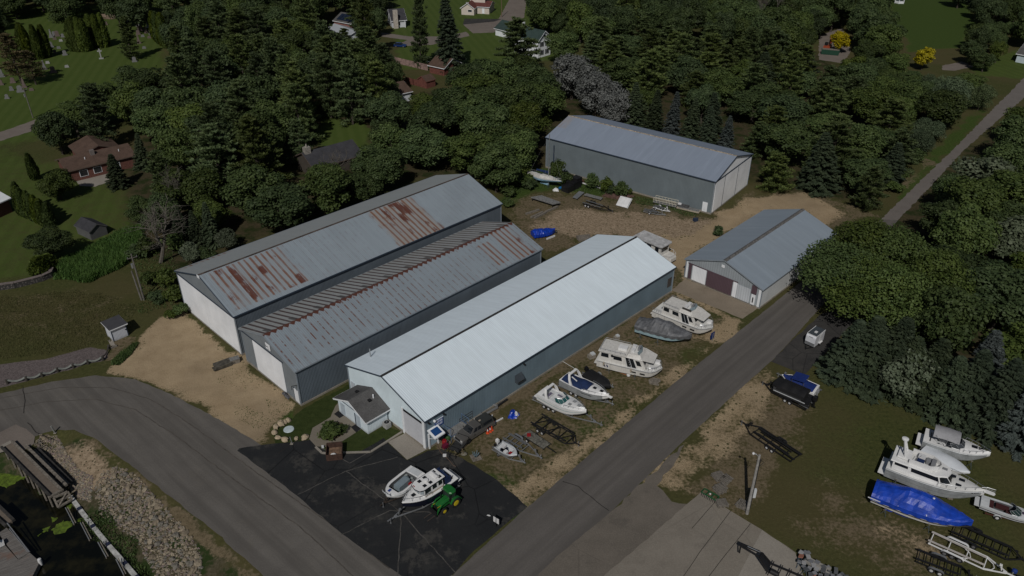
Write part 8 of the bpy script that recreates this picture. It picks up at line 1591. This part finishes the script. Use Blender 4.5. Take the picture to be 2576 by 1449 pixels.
def blades(name,polys,n,h,wd,material,label,seed,lean=.25):
 r_=np.random.RandomState(seed);C=[]
 for pl_ in polys:
  pw=poly_w(pl_);X=pw[:,0].min()+r_.rand(n*4)*np.ptp(pw[:,0]);Y=pw[:,1].min()+r_.rand(n*4)*np.ptp(pw[:,1]);ok=sdist(X,Y,pw)+(vnoise(X,Y,2.0,seed)-.5)*2>0;X,Y=X[ok][:n],Y[ok][:n];C.append(np.stack([X,Y,ground_h(X,Y)],1))
 C=np.concatenate(C);n=len(C);hh=h[0]+(h[1]-h[0])*r_.rand(n)*(.5+.8*vnoise(C[:,0],C[:,1],3.0,seed+1));C[:,2]+=hh*.5;D=np.stack([r_.randn(n)*lean,r_.randn(n)*lean,np.ones(n)],1);me=quads(name,C,D,r_.randn(n,3),hh*.5,wd*(.6+.8*r_.rand(n)),material);o=bpy.data.objects.new(name,me);COL.objects.link(o);return tag(o,label,'plants',None,'stuff')
L_REED=leaf_mat('reed_blades',(.024,.056,.014),(.050,.092,.026),None,.2);L_DRY=leaf_mat('dry_grass_blades',(.030,.036,.010),(.085,.078,.032),None,.2);L_WEED=leaf_mat('weed_leaves',(.018,.034,.007),(.05,.075,.016),None,.2)
blades('reeds',[[(136,705),(165,655),(300,592),(352,570),(372,610),(345,640),(280,688),(220,714)]],16000,(.7,1.7),.07,L_REED,'dense bank of tall green reeds below the lawn',1,.5)
blades('rough_grass',[[(-150,760),(200,730),(340,770),(330,835),(260,870),(110,895),(-150,915)]],16000,(.15,.5),.03,L_DRY,'rough half-dry grass on the slope beside the gravel bed',2)
blades('weeds',[[(660,1000),(740,1015),(735,1040),(690,1100),(665,1085),(690,1040)],[(540,900),(640,935),(670,975),(600,995),(540,960)],[(600,1000),(680,1060),(640,1080),(580,1030)]],260,(.06,.2),.05,L_WEED,'low weeds breaking the sand lot near the striped shed',5,.6)
blades('weeds',[[(1262,515),(1335,425),(1430,445),(1560,485),(1480,490),(1380,470),(1320,480)],[(1480,470),(1760,532),(1740,545),(1560,505)],[(150,1275),(240,1265),(320,1345),(380,1449),(310,1449),(230,1340)],[(275,908),(330,882),(352,862),(330,892),(290,920)],[(300,590),(440,640),(470,770),(360,790),(350,690)]],2200,(.2,.6),.06,L_WEED,'low weeds and wild plants along walls, yard edges and the bank',3,.6)
# ---------------------------------------------------------------- far details: gravestones, mound, excavator, cars
GS=[mat('grey_granite',(.17,.17,.17),.7,vary=.15,vs=3),mat('pink_granite',(.14,.105,.095),.7,vary=.15,vs=3),mat('white_marble',(.30,.30,.29),.7,vary=.1)]
def stone(p,kind,m_,k=1.0):
 lb={'slab':'upright slab gravestone on a base in the cemetery','obelisk':'tall pillar gravestone on a stepped base in the cemetery','cross':'white stone cross rising above the leafy trees','low':'low block gravestone in the cemetery grass'}[kind];t=thing('gravestone',lb,'gravestone',(p.x,p.y,0),R(20)+.2*tr_rng.random(),{'slab':'slab gravestones','obelisk':'pillar gravestones','low':'low gravestones'}.get(kind));MB().box((0,0,.15*k),(1.3*k,.7*k,.3*k)).build('base',m_,t)
 if kind=='slab':MB().loft([[(x,y*k,z*k)for x,z in((-.45*k,.3),(.45*k,.3),(.45*k,1.1),(.25*k,1.3),(-.25*k,1.3),(-.45*k,1.1))]for y in(-.14,.14)],True,True,True).build('slab',m_,t)
 elif kind=='obelisk':mb=MB();mb.box((0,0,.6*k),(.9*k,.6*k,.6*k));taper(mb,[(-.3*k,-.3*k),(.3*k,-.3*k),(.3*k,.3*k),(-.3*k,.3*k)],.9*k,[(-.2*k,-.2*k),(.2*k,-.2*k),(.2*k,.2*k),(-.2*k,.2*k)],2.3*k);mb.blob((0,0,2.45*k),(.4*k,.4*k,.4*k),8,5,0);mb.build('pillar',m_,t)
 elif kind=='cross':mb=MB();mb.box((0,0,1.7*k),(.35*k,.3*k,2.8*k));mb.box((0,0,2.4*k),(1.3*k,.29*k,.35*k));mb.build('cross',m_,t)
 else:MB().box((0,0,.5*k),(1.0*k,.4*k,.5*k)).build('block',m_,t)
for i,(x,y)in enumerate(((1875,360),(2015,375),(1740,290),(610,945),(335,1190),(35,1045),(1890,590),(1990,450),(700,510))):stone(z6(x,y),'obelisk',GS[(0,2,0,0,1,0,1,1,0)[i]],1.15)
for i,(x,y)in enumerate(((1730,335),(1880,470),(2060,470),(2100,480),(740,488),(780,492),(855,505),(915,550),(695,645),(750,725),(885,750),(725,985),(160,1230),(180,1125),(280,1250),(1445,340),(1830,840),(1920,415),(100,1340),(15,1155))):stone(z6(x,y),'slab',GS[i%2],1.0+.25*(i%3))
for i,(x,y)in enumerate(((1960,660),(745,538),(830,562),(800,660),(430,1230),(650,862),(1940,500),(2030,518),(910,915))):stone(z6(x,y),'low',GS[i%3],1.0)
stone(z6(1378,800),'cross',GS[2],1.1)
q=z6(1530,240);o=MB().blob((0,0,.2),(11,5.5,3.0),14,8,.18,random.Random(3)).build('earth_mound',mat('bare_earth',(.17,.125,.09),.95,vary=.25),None,True);o.location=q;tag(o,'mound of bare earth on the cemetery lawn','earth mound')
ORG2=mat('digger_orange',(.30,.06,.025),.5,vary=.15)
c=zm(2688,0,1.91667)(1085,385);t=thing('excavator','orange excavator parked between the far trees','excavator',(c.x,c.y,0),R(60))
for sg in(-1,1):MB().box((0,sg*.9,.4),(3.2,.5,.8)).build('track',STEELK,t)
MB().box((-.3,0,1.4),(2.6,2.2,1.0)).build('body',ORG2,t);MB().box((.3,.5,2.3),(1.3,1.0,1.1)).build('cab',GLASSD,t);MB().tube([(.8,-.3,1.6),(2.6,-.3,4.6),(4.6,-.3,3.4),(4.9,-.3,1.0)],.24,6).build('boom',ORG2,t);MB().box((4.8,-.3,.7),(.8,.9,.7)).build('bucket',STEELK,t)
c=zm(2688,0,1.91667)(1110,410);t=thing('skip_bin','dark green waste skip beside the orange excavator','skip',(c.x,c.y,0),R(-20));MB().prism([(-2.8,-1.1),(2.8,-1.1),(2.8,1.1),(-2.8,1.1)],.1,1.7,[(-3.0,-1.2),(3.0,-1.2),(3.0,1.2),(-3.0,1.2)]).build('bin',mat('skip_green',(.012,.05,.03),.6),t);MB().box((0,0,1.66),(5.6,2.1,.2)).build('load',TIMBER,t)
def car(p,rz,paint,label):
 t=thing('parked_car',label,'car',(p.x,p.y,0),rz);profile_loft([(-2.2,.35),(2.2,.35),(2.25,.7),(1.3,.95),(-2.2,.95)],(-.88,0,.88)).build('body',paint,t);b4=[(-1.9,-.8),(1.0,-.8),(1.0,.8),(-1.9,.8)];t4=[(-1.5,-.62),(.3,-.62),(.3,.62),(-1.5,.62)];MB().loft([[(x,y,.95)for x,y in b4],[(x,y,1.45)for x,y in t4]],True,True,True).build('windows',GLASSD,t);MB().box((-.6,0,1.46),(1.75,1.2,.05)).build('roof',paint,t)
 for x in(-1.35,1.35):
  for sg in(-1,1):wheel_at(t,x,sg*.82,.32,.2)
car(P(1007,118),R(-10),mat('blue_car_paint',(.01,.03,.12),.3,coat=.4),'blue car parked in the shade of the tall pines');car(P(1066,163),R(30),mat('dark_red_car_paint',(.07,.008,.012),.3,coat=.4),'dark red car parked behind the red garage')
print('TREES',len(TREES),ZC)
